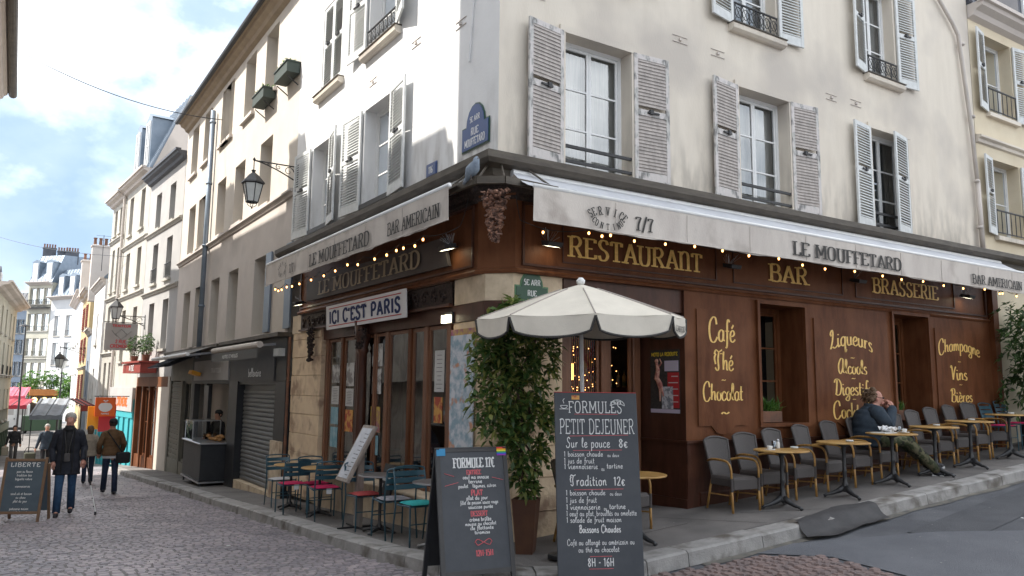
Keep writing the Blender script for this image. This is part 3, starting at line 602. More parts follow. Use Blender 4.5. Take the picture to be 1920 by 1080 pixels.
def rail(F, a, b, z0, z1, d=.03):
    def f(m_):
        m_.tube([F.p(a, d, z1), F.p(b, d, z1)], .018, 6); m_.tube([F.p(a, d, z0), F.p(b, d, z0)], .012, 6); m_.tube([F.p(a, d, z0+.06), F.p(b, d, z0+.06)], .008, 5)
        k = max(3, int((b-a)/.16))
        for i in range(k+1): u = a+(b-a)*i/k; m_.tube([F.p(u, d, z0), F.p(u, d, z1)], .008, 5)
        for i in range(k):
            u0 = a+(b-a)*i/k; u1 = a+(b-a)*(i+1)/k; um = (u0+u1)/2; zc = (z0+z1)/2+.03; r = (u1-u0)*.42
            m_.tube([F.p(um+r*math.cos(t*PI/6), d, zc+r*1.25*math.sin(t*PI/6)) for t in range(12)], .007, 4, closed=True)
            m_.tube([F.p(u0, d, z0+.06), F.p(um, d, zc), F.p(u1, d, z0+.06)], .006, 4); m_.tube([F.p(u0, d, z1), F.p(um, d, zc), F.p(u1, d, z1)], .006, 4)
    return f
sillp = [(0, 0), (.07, 0), (.12, .03), (.13, .08), (.11, .10), (.11, .12), (0, .12)]
for a, b in wR2:
    part('window_guard', cafe, 'iron', rail(R_, a+.01, b-.01, 7.37, 7.72)); part('sill', cafe, 'plaster_cream', lambda m_: moulding(m_, R_, a-.12, b+.12, 7.22, sillp))
for a, b in wL2: part('sill', cafe, 'plaster_cream', lambda m_: moulding(m_, L_, a-.16, b+.14, 7.24, sillp))
for a, b in wL2: part('sill_cover', cafe, 'zinc', lambda m_: fbox(m_, L_, a-.17, b+.15, 0, .135, 7.363, 7.38))
for a, b in wR2: part('sill_cover', cafe, 'zinc', lambda m_: fbox(m_, R_, a-.13, b+.13, 0, .135, 7.343, 7.355))
part('window_guard', cafe, 'iron', rail(L_, 3.14, 4.28, 7.42, 7.75))
# shutters: right-hand front
H1 = 1.88
for (u, w_, side, ang) in ((.98, .62, -1, 9), (2.21, .62, 1, 5), (4.34, .62, -1, 7), (5.61, .62, 1, 6)): shutter(cafe, R_, u, 4.475, w_, H1, side, ang, True)
shutter(cafe, R_, 7.8, 4.475, .60, H1, -1, 8, False); shutter(cafe, R_, 8.96, 4.475, .62, H1, -1, 12, False, d=.02)
for (u, w_, side, ang) in ((.97, .55, -1, 8), (2.13, .55, 1, 6), (4.28, .56, -1, 10), (5.39, .56, 1, 5), (7.79, .50, -1, 14), (8.80, .56, 1, 6)): shutter(cafe, R_, u, 7.345, w_, 1.88, side, ang)
for (u, w_, side, ang) in ((3.21, .70, -1, 6), (4.40, .78, 1, 4), (5.98, .62, -1, 10), (7.06, .78, 1, 5)): shutter(cafe, L_, u, 4.6, w_, 1.78, side, ang, d=.04)
for (u, w_, side, ang) in ((3.08, .62, -1, 16), (4.34, .72, 1, 5)): shutter(cafe, L_, u, 7.40, w_, 1.82, side, ang, d=.04)
shutter(cafe, L_, 5.64, 7.40, .53, 1.80, 1, 0, d=-.03); shutter(cafe, L_, 6.70, 7.40, .53, 1.80, -1, 0, d=-.03)
# iron wall ties
tie_bolts = [(L_, 1.75, 7.7), (L_, 2.4, 6.85), (L_, 4.05, 6.78), (L_, 1.0, 6.6), (R_, .55, 6.75), (R_, 3.15, 6.8), (R_, 3.95, 6.78), (R_, 6.75, 6.68), (R_, 7.45, 6.72)]
for F, u, z in tie_bolts:
    part('wall_tie', cafe, 'plaster_tan', lambda m_: (fbox(m_, F, u-.15, u+.15, 0, .012, z-.05, z-.04), fbox(m_, F, u-.15, u+.15, 0, .012, z+.05, z+.056), fbox(m_, F, u-.025, u+.02, 0, .03, z-.02, z+.02)))
# zinc-covered cornice between shop front and dwelling, both fronts
cor = [(0, -.18), (.16, -.16), (.18, -.08), (.30, -.05), (.34, .0), (.34, .085), (.31, .10), (0, .16)]
def cornice(m_):
    loop = []
    for dd, zz in cor:
        loop.append([L_.p(8.2, dd, 4.33+zz), L_.p(4, dd, 4.33+zz), L_.p(-dd*1.0+.0, dd, 4.33+zz), R_.p(4, dd, 4.33+zz), R_.p(8, dd, 4.33+zz), R_.p(12.3, dd, 4.33+zz), R_.p(22, dd, 4.33+zz)])
        q = L_.p(0, dd, 0); r = R_.p(0, dd, 0); loop[-1][2] = Vector((q.x, r.y, 4.33+zz))
    m_.sheet(loop)
part('cornice', cafe, 'zinc', cornice)
# drainpipe
def pipe(m_):
    P = [R_.p(9.2, .08, 10.4), R_.p(10.75, .08, 9.12), R_.p(10.95, .08, 8.9), R_.p(11.2, .09, 7), R_.p(11.3, .09, 5.8)]
    m_.tube(P, .038, 10); m_.tube([R_.p(11.3, .09, 5.9), R_.p(11.34, .09, 4.46)], .046, 10)
    for z in (8.7, 7.2, 5.85, 4.9): m_.tube([R_.p(11.27 if z < 7.5 else 11.05, .09, z), R_.p(11.27 if z < 7.5 else 11.05, .09, z+.05)], .052, 10)
part('drainpipe', cafe, 'plaster_tan', pipe, smooth=True)
part('cable', cafe, 'plaster_white', lambda m_: m_.tube([L_.p(.62, .02, 8.2), L_.p(.62, .02, 6.9), L_.p(.72, .02, 5.95)], .012, 6))
# ---- ground floor woodwork, right-hand front
rec = [(4.63, 5.68, 1.13, 2.94, .45), (8.12, 9.19, 1.13, 2.99, .45)]
part('panelling', cafe, 'brown_wood', lambda m_: wall(m_, R_, 3.08, 11.5, .90, 3.05, rec, .06))
part('dado', cafe, 'brown_dark', lambda m_: wall(m_, R_, 3.08, 11.5, .3, .895, (), .075, zb=lambda u: zside(u, 0)-.02))
part('dado', cafe, 'brown_dark', lambda m_: wall(m_, R_, 3.09, 11.5, .3, .33, (), .06, zb=lambda u: zside(u, 0)-.02))
part('return_wall', cafe, 'brown_dark', lambda m_: m_.box(3.078, 3.2, -.058, .95, -.2, 3.05))
def dmould(m_):
    fbox(m_, R_, 3.06, 4.6, .06, .105, .88, .915); fbox(m_, R_, 5.7, 8.1, .06, .105, .88, .915); fbox(m_, R_, 9.2, 11.5, .06, .105, .88, .915); m_.box(3.05, 3.075, -.10, .93, .88, .915)
    for z in (.12,): m_.box(3.055, 3.076, -.08, .93, z-.15, z)
    for a in (3.3, 4.9, 6.5, 8.1, 9.7): moulding(m_, R_, a, a+1.5, 0, [(.076, zside(a, 0)+.02), (.10, zside(a, 0)+.02), (.10, zside(a+.7, 0)+.13), (.076, zside(a+.7, 0)+.15)])
part('dado_rail', cafe, 'brown_dark', dmould)
# raised lettered panels
def panel(u0, u1, z0, z1):
    um = (u0+u1)/2; w_ = (u1-u0)*.25
    def f(m_):
        poly = [(u0, z0), (um-w_, z0), (um-w_*.6, z0-.10), (um, z0-.13), (um+w_*.6, z0-.10), (um+w_, z0), (u1, z0), (u1, z1)]
        poly += smooth_pts([(um+w_, z1), (um+w_*.6, z1+.015), (um, z1+.04), (um-w_*.6, z1+.015), (um-w_, z1)], 3) + [(u0, z1)]
        m_.prism(poly, lambda p, t: R_.p(p[0], .061+.022*t, p[1]))
    return part('panel', cafe, 'brown_wood', f, bevel=.006)
pn = [panel(3.31, 4.30, 1.12, 2.77), panel(5.93, 7.93, 1.14, 2.79), panel(9.43, 11.13, 1.2, 2.81)]
SCR = dict(thick=.125, thin=.045, serif=False, track=.01)
def sline(parent, s, u, z, h, d=.086, wid=1, arc=0, F=R_, sgn=1, font=None, m='gold', name='lettering', **k):
    kw = dict(SCR); kw.update(k); letters(parent, None, s, font or LOW, h, wall_place(F, u, d, z, sgn), m, wid=wid, arc=arc, **kw)
for s, u, z, h, wd in (('Café', 3.80, 2.32, .34, .92), ('~', 3.80, 2.10, .12, 1.6), ('Thé', 3.83, 1.90, .30, .92), ('~', 3.82, 1.72, .12, 1.6), ('Chocolat', 3.80, 1.47, .26, .98), ('~', 3.84, 1.22, .20, 1.9)): sline(pn[0], s, u, z, h, wid=wd)
for s, u, z, h, wd, ar in (('Liqueurs', 6.88, 2.28, .30, 1.22, .35), ('~', 6.9, 2.14, .10, 2.4, 0), ('Alcools', 6.88, 1.91, .25, 1.2, 0), ('~', 6.9, 1.80, .10, 2.2, 0), ('Digestifs', 6.88, 1.56, .26, 1.22, 0), ('~', 6.9, 1.46, .10, 2.0, 0), ('Cocktails', 6.88, 1.19, .27, 1.24, 0)): sline(pn[1], s, u, z, h, wid=wd, arc=ar)
for s, u, z, h, wd, ar in (('Champagne', 10.22, 2.30, .27, 1.25, .40), ('~', 10.2, 2.17, .09, 2.6, 0), ('Vins', 10.15, 1.86, .27, 1.4, 0), ('~', 10.2, 1.74, .09, 2.4, 0), ('Bières', 10.2, 1.45, .25, 1.35, 0), ('~', 10.25, 1.25, .13, 2.8, 0)): sline(pn[2], s, u, z, h, wid=wd, arc=ar)
# frames round the recessed windows, panelled reveals, windows and flower boxes inside them
for i, (a, b, c, e, dp) in enumerate(rec):
    part('recess_frame', cafe, 'brown_wood', lambda m_: ring(m_, R_, a-.06, b+.06, c-.05, e+.05, .061, .105, .055))
    w_ = window(cafe, R_, a, b, c, e, -.39, 3, 1, 'brown_wood', back=None, glass='glass_dark', t=.07)
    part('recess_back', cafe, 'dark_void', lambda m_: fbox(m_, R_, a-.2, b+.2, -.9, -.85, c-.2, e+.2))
    part('recess_curtain', cafe, 'curtain_dim', lambda m_: fbox(m_, R_, a+.1, a+.62, -.60, -.58, c+.1, e-.1))
# end pilaster
part('pilaster', cafe, 'brown_wood', lambda m_: fbox(m_, R_, 11.42, 11.62, .06, .16, zside(11.5, 0)-.05, 4.1))
# fascia with raised frame
fu = [(.24, .055), (11.6, .055)]
def fascia(m_):
    x = [[L_.p(7.3, .05, z), L_.p(4, .05, z), L_.p(.36, .05, z), R_.p(.24, .05, z), R_.p(4, .05, z), R_.p(8, .05, z), R_.p(11.62, .05, z)] for z in (3.05, 3.3, 3.7, 4.2)]
    m_.sheet(x)
    y = [[L_.p(7.3, d, z), L_.p(.36+.0, d, z), R_.p(.24, d, z), R_.p(11.62, d, z)] for d, z in ((.0, 3.02), (.085, 3.02), (.10, 3.05), (.085, 3.075), (.052, 3.085))]
    m_.sheet(y)
fas = part('fascia', cafe, 'brown_wood', fascia)
def fframe(m_):
    for (a, b, c, e) in ((.33, 11.33, 3.12, 3.92),):
        ring(m_, R_, a, b, c, e, .052, .085, .03)
    ring(m_, R_, .95, 3.75, 3.21, 3.75, .052, .068, .018); ring(m_, R_, 4.1, 6.75, 3.21, 3.75, .052, .068, .018); ring(m_, R_, 7.1, 10.2, 3.21, 3.75, .052, .068, .018)
    ring(m_, L_, .45, 7.2, 3.12, 3.92, .052, .08, .03)
part('fascia_frame', cafe, 'brown_dark', fframe)
def slab(parent, s, F, u, d, z, h, wid, m='gold', sgn=1, align='l', thick=.15, name='lettering', **k):
    letters(parent, None, s, CAPS, h, wall_place(F, u, d, z, sgn), m, thick=thick, thin=.075, wid=wid, align=align, **k)
def fitslab(parent, s, F, u0, u1, d, z, h, m='gold', sgn=1, **k):
    tr = k.get('track', .04); wid = abs(u1-u0)/(text_width(s, CAPS, tr)*h); return slab(parent, s, F, u0, d, z, h, wid, m, sgn, **k)
fitslab(fas, 'RESTAURAnT', R_, 1.04, 3.46, .07, 3.30, .27); fitslab(fas, 'BAR', R_, 4.9, 5.85, .07, 3.31, .27); fitslab(fas, 'BRASSERIE', R_, 7.58, 9.65, .07, 3.33, .26)
# dark carved course above the fascia
part('carved_course', cafe, 'carved', lambda m_: m_.sheet([[L_.p(7.2, d, z), L_.p(.4, d, z), R_.p(.26, d, z), R_.p(11.5, d, z)] for d, z in ((.06, 3.93), (.09, 3.96), (.07, 4.02), (.13, 4.08), (.13, 4.17))]))
part('sign_board', cafe, 'sign_dark', lambda m_: m_.prism([(.97, 3.20), (6.62, 3.22), (6.5, 3.60), (1.05, 3.58)], lambda p, t: L_.p(p[0], .09+.05*t+(p[1]-3.2)*.12, p[1])))
fitslab(cafe, 'LE MOUFFETARD', L_, 5.85, 1.7, .185, 3.27, .25, 'gold_old', -1)
# friezes with relief
def relief(F, u0, u1, z0, z1, d, n):
    def f(m_):
        fbox(m_, F, u0, u1, 0, d, z0, z1); rr = random.Random(int(u0*10))
        for i in range(n):
            u = u0+.08+(u1-u0-.16)*(i+.5)/n; s = (z1-z0)*.36; zc = (z0+z1)/2
            m_.tube([F.p(u+s*q*math.cos(q*7+i), d+.012, zc+s*q*math.sin(q*7+i)*.9) for q in [t/9 for t in range(1, 10)]], [.008+.02*(1-t/9) for t in range(9)], 5)
            for k in range(3): a_ = rr.random()*6.3; m_.ball(F.p(u+s*.8*math.cos(a_), d+.005, zc+s*.8*math.sin(a_)), .022+.014*rr.random(), 6, 4)
    return f
part('carved_frieze', cafe, 'carved', relief(L_, 1.07, 7.22, 2.72, 3.0, .03, 22)); part('carved_frieze', cafe, 'carved', relief(R_, 2.16, 3.06, 2.78, 3.0, -.02, 6))
part('frieze_edge', cafe, 'brown_dark', lambda m_: (fbox(m_, L_, 1.06, 7.24, 0, .07, 2.68, 2.715), fbox(m_, L_, 1.06, 7.24, 0, .06, 3.003, 3.018)))
part('soffit', cafe, 'brown_dark', lambda m_: (m_.box(1.0, 3.08, .03, .95, 2.60, 3.02), m_.box(1.0, 3.08, -.02, .03, 2.70, 3.02)))
# carved grape cluster on the splayed corner and consoles on the left front
def cluster(c, n, wx, wz, seed, nv):
    def f(m_):
        rr = random.Random(seed); t = Vector((-nv[1], nv[0], 0)); nvv = Vector((nv[0], nv[1], 0))
        for i in range(n):
            q = rr.random(); a = rr.uniform(-1, 1)*wx*(1-.75*q); p = Vector(c) + t*a + Vector((0, 0, -q*wz)) + nvv*(.02+.07*(1-abs(a)/wx)*(1-q*.5)*rr.random())
            r = rr.uniform(.018, .032)
            if rr.random() < .4: m_.ball(p, r, 6, 4)
            else: m_.rbox(p, (r*3.0, r*1.6, r*.7), Matrix.Rotation(rr.uniform(-.9, .9), 3, 'Z') @ Matrix.Rotation(rr.uniform(-1, 1), 3, 'X') @ Matrix.Rotation(rr.uniform(-1, 1), 3, 'Y'), .006)
    return f
mat('copper', (.36, .20, .14), .35, (.10, .06, .05), 18, .5, 30, metal=.5, contrast=(.45, .6))
cn = (-.66, -.75)
part('carved_ornament', cafe, 'copper', cluster((-.10, -.13, 3.98), 240, .17, .62, 3, cn))
part('carved_console', cafe, 'carved', cluster(L_.p(6.35, .08, 2.70), 160, .17, .62, 5, (-1, 0))); part('carved_console', cafe, 'carved', cluster(L_.p(4.08, .03, 2.56), 150, .22, .32, 6, (-1, 0)))
# ---- ground floor, left-hand front: limestone piers in blocks, folding glazed doors
def blocks(F, u0, u1, z0, z1, d0, d1, m, ch=.38, sizes=(2,)):
    z = z0; r = 0
    while z < z1-.02:
        h = min(ch*random.uniform(.85, 1.12), z1-z); h = z1-z if z1-z-h < .12 else h
        k = sizes[r % len(sizes)]; cuts = [u0] + sorted(u0+(u1-u0)*(i+random.uniform(-.12, .12))/k for i in range(1, k)) + [u1]
        for a, b in zip(cuts[:-1], cuts[1:]):
            mb = M(); mb.x = F.x(); mb.bbox(a+.003, b-.003, d0, d1+random.uniform(0, .012), z+.003, z+h-.003, .008); obj('stone', mb, m, cafe)
        z += h; r += 1
blocks(L_, 6.05, 7.75, -.45, 2.66, -.25, .0, 'limestone', .36, (2, 1, 2))
part('pier_core', cafe, 'limestone_pale', lambda m_: (m_.x.__class__, fbox(m_, L_, 6.07, 7.73, -.3, -.02, -.5, 2.68), fbox(m_, L_, 6.0, 7.8, -.25, .01, 2.66, 3.02)))
# corner pier
def corner_block(z0, z1, e=0, m='limestone'):
    mb = M(); P = [(.0, .30), (-.0, 1.02), (.5, 1.02), (.98, .95), (.98, .0), (.24, .0), (.0, .24)]
    P = [(-.008-e, .24), (-.008-e, 1.04), (.5, 1.04), (.5, .5), (.99, .5), (.99, -.004-e), (.24, -.004-e)]
    mb.prism(P, lambda p, t: (p[0], p[1], z0+.003+(z1-z0-.006)*t)); obj('stone', mb, m, cafe, bevel=.008)
z = -.28
for h in (.42, .40, .38, .42, .40, .36, .35): corner_block(z, z+h, random.uniform(0, .012)); z += h
part('pier_cap', cafe, 'brown_dark', lambda m_: m_.prism([(-.03, .22), (-.03, 1.05), (.4, 1.05), (.4, .4), (1.0, .4), (1.0, -.03), (.22, -.03)], lambda p, t: (p[0], p[1], 2.455+.22*t)))
corner_block(2.68, 3.02, .005, 'limestone_pale')
# low stone wall under the doors
z = -.42
for (a, b) in ((1.06, 1.9), (1.9, 2.7), (2.7, 3.6), (3.6, 4.5), (4.5, 5.3), (5.3, 6.02)):
    mb = M(); mb.x = L_.x(); mb.bbox(a+.003, b-.003, -.3, .02, zside(0, b)-.1, .14-.05*(a+b)/2*.0, .01); obj('stone', mb, 'limestone_pale', cafe)
for (a, b) in ((1.06, 2.3), (2.3, 3.5), (3.5, 4.8), (4.8, 6.02)):
    mb = M(); mb.x = L_.x(); mb.bbox(a+.003, b-.003, -.12, .20, .145, .19, .012); obj('ledge_stone', mb, 'limestone_pale', cafe)
def post(F, u0, u1, d0, d1, z0, z1, m='door_wood'):
    mb = M(); mb.x = F.x(); mb.bbox(u0, u1, d0, d1, z0, z1, .012); return obj('post', mb, m, cafe)
for a, m_ in ((1.28, 'door_wood'), (1.96, 'door_wood'), (2.48, 'brown_wood'), (3.30, 'door_wood'), (4.50, 'brown_dark'), (5.18, 'brown_wood'), (5.94, 'door_wood')): post(L_, a-.055, a+.055, -.13, -.06, .19, 2.68, m_)
for a in (3.78,): post(L_, a-.03, a+.03, -.12, -.07, .19, 2.68, 'door_wood')
part('turned_column', cafe, 'brown_dark', lambda m_: m_.lathe([(.12, .19), (.12, .27), (.08, .32), (.09, .5), (.075, 1.6), (.07, 2.15), (.10, 2.2), (.075, 2.25), (.13, 2.40), (.16, 2.68)], 14, L_.p(4.08, .0, 0)), smooth=True)
def sash(F, a, b, d, z0, z1, m='door_wood', g='glass_dark', mid=None):
    mb = M(); ring(mb, F, a, b, z0, z1, d-.03, d, .05)
    if mid: fbox(mb, F, a+.05, b-.05, d-.04, d-.003, mid-.03, mid+.03)
    s = obj('glazed_door', mb, m, cafe)
    zz = [z0+.05] + ([mid-.03, mid+.03] if mid else []) + [z1-.05]
    for c, e in zip(zz[::2], zz[1::2]):
        m2 = M(); m2.add([F.p(a+.05, d-.02, c), F.p(b-.05, d-.02, c), F.p(b-.05, d-.02, e), F.p(a+.05, d-.02, e)], [(0, 1, 2, 3)]); obj('pane', m2, g, s)
    return s
sL = [sash(L_, a, b, -.09, .2, 2.46) for a, b in ((1.337, 1.903), (2.017, 2.423), (2.537, 3.243), (3.357, 3.748), (3.812, 4.443), (4.557, 5.123), (5.237, 5.883))]
part('door_head', cafe, 'brown_dark', lambda m_: fbox(m_, L_, 1.05, 6.05, -.3, -.03, 2.47, 2.685))
# notices on the panes (flat print)
mat('paper', (.62, .62, .60), .8, (.54, .54, .53), 3); mat('paper_blue', (.12, .30, .38), .7, (.35, .5, .55), 5); mat('paper_red', (.42, .08, .05), .7, (.65, .35, .1), 9, contrast=(.45, .55)); mat('paper_photo', (.25, .24, .23), .7, (.6, .6, .58), 6, contrast=(.45, .55)); mat('paper_yellow', (.6, .45, .08), .7, (.3, .1, .2), 8)
mat('paper_white', (.74, .74, .74), .7)
notes = [(0, 1.46, 1.74, 1.55, 2.12, 'paper'), (0, 1.50, 1.74, 1.13, 1.48, 'paper_red'), (3, 3.55, 3.9, 1.5, 1.9, 'paper_photo'), (3, 3.52, 3.92, 1.94, 2.3, 'paper_photo'), (3, 3.55, 3.92, .9, 1.3, 'paper_yellow'), (3, 3.6, 3.8, .55, .85, 'paper_blue'),
    (5, 4.68, 5.03, 1.62, 2.02, 'paper_photo'), (5, 4.68, 5.03, 1.28, 1.58, 'paper'), (5, 4.68, 5.03, .85, 1.22, 'paper_red'), (6, 5.36, 5.72, 1.68, 2.0, 'paper_photo'), (6, 5.36, 5.72, 1.30, 1.62, 'paper'), (6, 5.36, 5.72, .95, 1.25, 'paper_blue'), (6, 5.36, 5.72, .55, .9, 'paper_blue')]
def lines(mb, F, u0, u1, d, z0, z1, n, sgn=1, h=.01, rr=random.Random(3)):
    for i in range(n):
        z = z1-(z1-z0)*(i+.7)/n; e = rr.uniform(.55, 1); m_ = (u0+u1)/2; hw = (u1-u0)/2*.85*e; fbox(mb, F, m_-hw, m_+hw, d, d+.001, z, z+h)
for i, a, b, c, e, m_ in notes:
    q = part('notice', sL[i], m_, lambda mm: fbox(mm, L_, a, b, -.105, -.102, c, e))
    if m_ == 'paper': part('print', sL[i], 'ink', lambda mm: lines(mm, L_, a+.02, b-.02, -.1015, c+.03, e-.03, 9, h=.006))
# door recess on the right-hand front
Y0 = .90
D_ = Fr((0, Y0), (1, 0)).out(-1)
for a, b in ((1.0, 1.12), (1.60, 1.76), (2.32, 2.48), (2.93, 3.07)): post(D_, a, b, -.08, .05, -.15, 2.62, 'door_wood')
sash(D_, 1.125, 1.595, 0, -.1, 2.6, mid=.8); sash(D_, 1.765, 2.315, 0, -.1, 2.6, mid=.8); dr = sash(D_, 2.485, 2.925, 0, -.1, 2.6, mid=.75)
part('door_handle', dr, 'steel', lambda m_: m_.tube([D_.p(2.52, .01, 1.0), D_.p(2.52, .05, 1.0), D_.p(2.62, .05, 1.0)], .01, 6))
part('notice', dr, 'paper', lambda m_: fbox(m_, D_, 2.79, 2.88, .003, .006, 1.2, 1.42))
part('notice', dr, 'sign_blue', lambda m_: fbox(m_, D_, 2.77, 2.9, .0035, .0055, 1.19, 1.43)) if 'sign_blue' in MATS else None
# posters on the brown return wall
pm = Fr((3.076, 0), (0, 1)); 
poster = part('poster', cafe, 'ink', lambda m_: m_.box(3.070, 3.0765, .04, .64, 1.28, 2.19))
def pq(nm, mt_, y0, y1, z0, z1, dx=0): mb = M(); mb.box(3.066-dx, 3.0695-dx, y0, y1, z0, z1); return obj(nm, mb, mt_, poster)
mat('poster_skin', (.55, .30, .22), .6, (.35, .12, .1), 12, contrast=(.45, .55)); mat('poster_red', (.45, .03, .035), .6); mat('poster_yellow', (.75, .55, .04), .6); mat('poster_grey', (.22, .24, .28), .6, (.6, .62, .66), 14, contrast=(.45, .55)); mat('poster_lilac', (.55, .50, .62), .6)
pq('poster_edge', 'poster_lilac', .045, .635, 1.285, 1.34); pq('poster_panel', 'poster_red', .05, .28, 1.36, 1.86, .001); pq('poster_panel', 'poster_lilac', .06, .34, 1.88, 2.03, .001); pq('poster_photo', 'poster_grey', .17, .40, 1.345, 1.66, .0015)
mb = M(); PW = lambda x, y, t: Vector((3.0655-t, .34-x, 2.10+y))
write(mb, 'MOTO LA REDOUTE', CAPS, .05, PW, thick=.2, wid=1.15, serif=False, uniform=True); obj('poster_lettering', mb, 'poster_yellow', poster)
mb = M(); mb.tube([(3.068, .50, 2.0), (3.068, .47, 1.9), (3.068, .50, 1.78), (3.068, .42, 1.70), (3.068, .36, 1.52)], [.02, .035, .045, .03, .012], 8); mb.tube([(3.068, .49, 1.78), (3.068, .43, 1.62), (3.068, .44, 1.45)], [.035, .025, .01], 8); mb.ball((3.068, .50, 2.03), .032, 8, 6); mb.tube([(3.068, .47, 1.93), (3.068, .40, 2.0), (3.068, .44, 2.06)], .012, 6)
obj('poster_figure', mb, 'poster_skin', poster)
mb = M()
for i in range(5): mb.box(3.0640, 3.0648, .07, .26 if i % 2 else .2, 1.80-.09*i, 1.812-.09*i)
for i in range(4): mb.box(3.0640, 3.0648, .09, .31, 2.0-.03*i, 2.006-.03*i)
obj('poster_print', mb, 'paper', poster)
# cafe interior
def room(m_):
    m_.add([(.35, .35, -.25), (8, .35, -.25), (8, 7.5, -.25), (.35, 7.5, -.25)], [(0, 1, 2, 3)])
    m_.add([(.35, .35, 3), (8, .35, 3), (8, 7.5, 3), (.35, 7.5, 3)], [(0, 3, 2, 1)])
    m_.box(4.1, 4.3, 1.1, 7.5, -.25, 3); m_.box(.35, 8, 6.3, 6.4, -.25, 3); m_.box(3.2, 4.2, 1.1, 1.2, -.25, 3)
part('interior', cafe, 'interior', room)
part('bar_counter', cafe, 'brown_dark', lambda m_: (m_.box(2.9, 3.4, 1.9, 5.6, -.25, .95), m_.box(3.8, 4.09, 1.6, 5.8, 1.2, 1.25), m_.box(3.8, 4.09, 1.6, 5.8, 1.6, 1.65)))
mat('bottle_mix', (.10, .16, .08), .2, (.45, .3, .1), 9, contrast=(.45, .55))
def bottles(m_):
    for z in (1.25, 1.65):
        for i in range(22): m_.lathe([(.035, 0), (.035, .18), (.012, .23), (.012, .29)], 7, (3.93, 1.7+i*.18+random.uniform(-.03, .03), z))
part('bottles', cafe, 'bottle_mix', bottles, kind='stuff')
part('fairy_lights', cafe, 'bulb_glow', lambda m_: [m_.ball((random.uniform(1.2, 2.9), random.uniform(1.1, 1.25), random.uniform(1.45, 2.25)), .007, 5, 4) for _ in range(110)], kind='stuff')
part('pendant_bulb', cafe, 'bulb_glow', lambda m_: m_.tube([(2.35, 1.6, 1.75), (2.35, 1.6, 2.0)], .018, 8)); part('bead_curtain', cafe, 'paper_red', lambda m_: [m_.tube([(1.15+i*.035, 1.02, 2.6), (1.15+i*.035, 1.02, .9)], .006, 4) for i in range(34)], kind='stuff')
for k_, (x, y) in enumerate(((.95, 2.6), (1.0, 3.7), (1.2, 4.8), (1.9, 2.2))):
    part('table', cafe, 'brown_dark', lambda m_: (m_.box(x-.3, x+.3, y-.3, y+.3, .47, .5), m_.tube([(x, y, -.25), (x, y, .48)], .03, 8)))
    for s_ in (-1, 1): part('chair', cafe, 'brown_dark', lambda m_: (m_.box(x-.2, x+.2, y+s_*.5-.2, y+s_*.5+.2, .2, .23), [m_.tube([(x+a, y+s_*(.7 if b else .32), -.25), (x+a, y+s_*(.7 if b else .32), .68 if b else .2)], .018, 6) for a in (-.18, .18) for b in (0, 1)], m_.box(x-.18, x+.18, y+s_*.7-.012, y+s_*.7+.012, .5, .66)))
# ------------------------------------------------------------------ awnings of the cafe
mat('canvas_seam', (.36, .32, .29), .9)
def awning(label, F, ub, uf, d1, zt=4.22, zf=3.86, zb=3.47):
    a = thing('awning', label, 'awning')
    n = 24
    def fabric(m_):
        g = []
        for i in range(n+1):
            t = i/n; b = ub[0]+(ub[1]-ub[0])*t; f = uf[0]+(uf[1]-uf[0])*t
            g.append([F.p(b+(f-b)*q, .22+(d1-.22)*q, zt+(zf-zt)*q - .035*math.sin(PI*q) - .006*math.sin(i*1.3)*math.sin(PI*q)) for q in (0, .25, .5, .75, 1)])
        m_.sheet(g)
    obj('canopy', (lambda m_: (fabric(m_), m_)[1])(M()), 'canvas_blue', a, smooth=True)
    mb = M(); k = 60
    mb.sheet([[F.p(uf[0]+(uf[1]-uf[0])*i/k, d1+.008+.012*math.sin(i*.9)*q-.01*q, zf-.01+(zb-zf)*q+(.009*math.sin(i*.6)+.006*math.sin(i*1.9+1))*q) for q in (0, .15, .5, .85, 1)] for i in range(k+1)]); v = obj('valance', mb, 'canvas', a, smooth=True)
    mb = M(); mb.tube([F.p(uf[0]+.01, d1-.01, zf+.01), F.p(uf[1]-.01, d1-.01, zf+.01)], .028, 10); obj('front_bar', mb, 'white_paint', a, smooth=True)
    mb = M(); mb.tube([F.p(uf[0], d1+.006, zb), F.p(uf[1], d1+.006, zb)], .007, 6); obj('hem', mb, 'canvas', v)
    for i in range(1, int(abs(uf[1]-uf[0])/1.18)+1): q = uf[0]+1.18*i*(1 if uf[1] > uf[0] else -1); mb = M(); mb.tube([F.p(q, d1+.016, zf-.03), F.p(q, d1+.010, (zf+zb)/2), F.p(q, d1+.012, zb+.01)], .003, 4); obj('seam', mb, 'canvas_seam', v)
    mb = M(); mb.tube([F.p(ub[0], .2, zt), F.p(ub[1], .2, zt)], .05, 10); obj('roller', mb, 'white_paint', a)
    for q in (.04, .35, .65, .96):
        u0 = ub[0]+(ub[1]-ub[0])*q; u1 = uf[0]+(uf[1]-uf[0])*q; e = F.p((u0+u1)/2+.35*(1 if q < .5 else -1), .55, 4.0)
        mb = M(); mb.bar(F.p(u0, .2, 4.12), e, .03, .05); mb.bar(e, F.p(u1, d1-.03, zf), .025, .04); obj('folding_arm', mb, 'steel', a)
    return v
vR = awning('long cream awning printed service continu 7/7 over the right-hand cafe front', R_, (.08, 11.7), (-.1, 11.6), .95)
vL = awning('shorter cream awning printed bar americain over the left-hand cafe front', L_, (.45, 6.95), (-.42, 6.75), .90)
dv = .975
fitslab(vR, '7/7', R_, 1.38, 1.68, dv, 3.53, .17, 'ink', serif=True); fitslab(vR, 'LE MOUFFETARD', R_, 4.32, 6.98, dv, 3.53, .20, 'ink'); fitslab(vR, 'BAR AMERICAIN', R_, 9.1, 10.85, dv, 3.52, .16, 'ink')
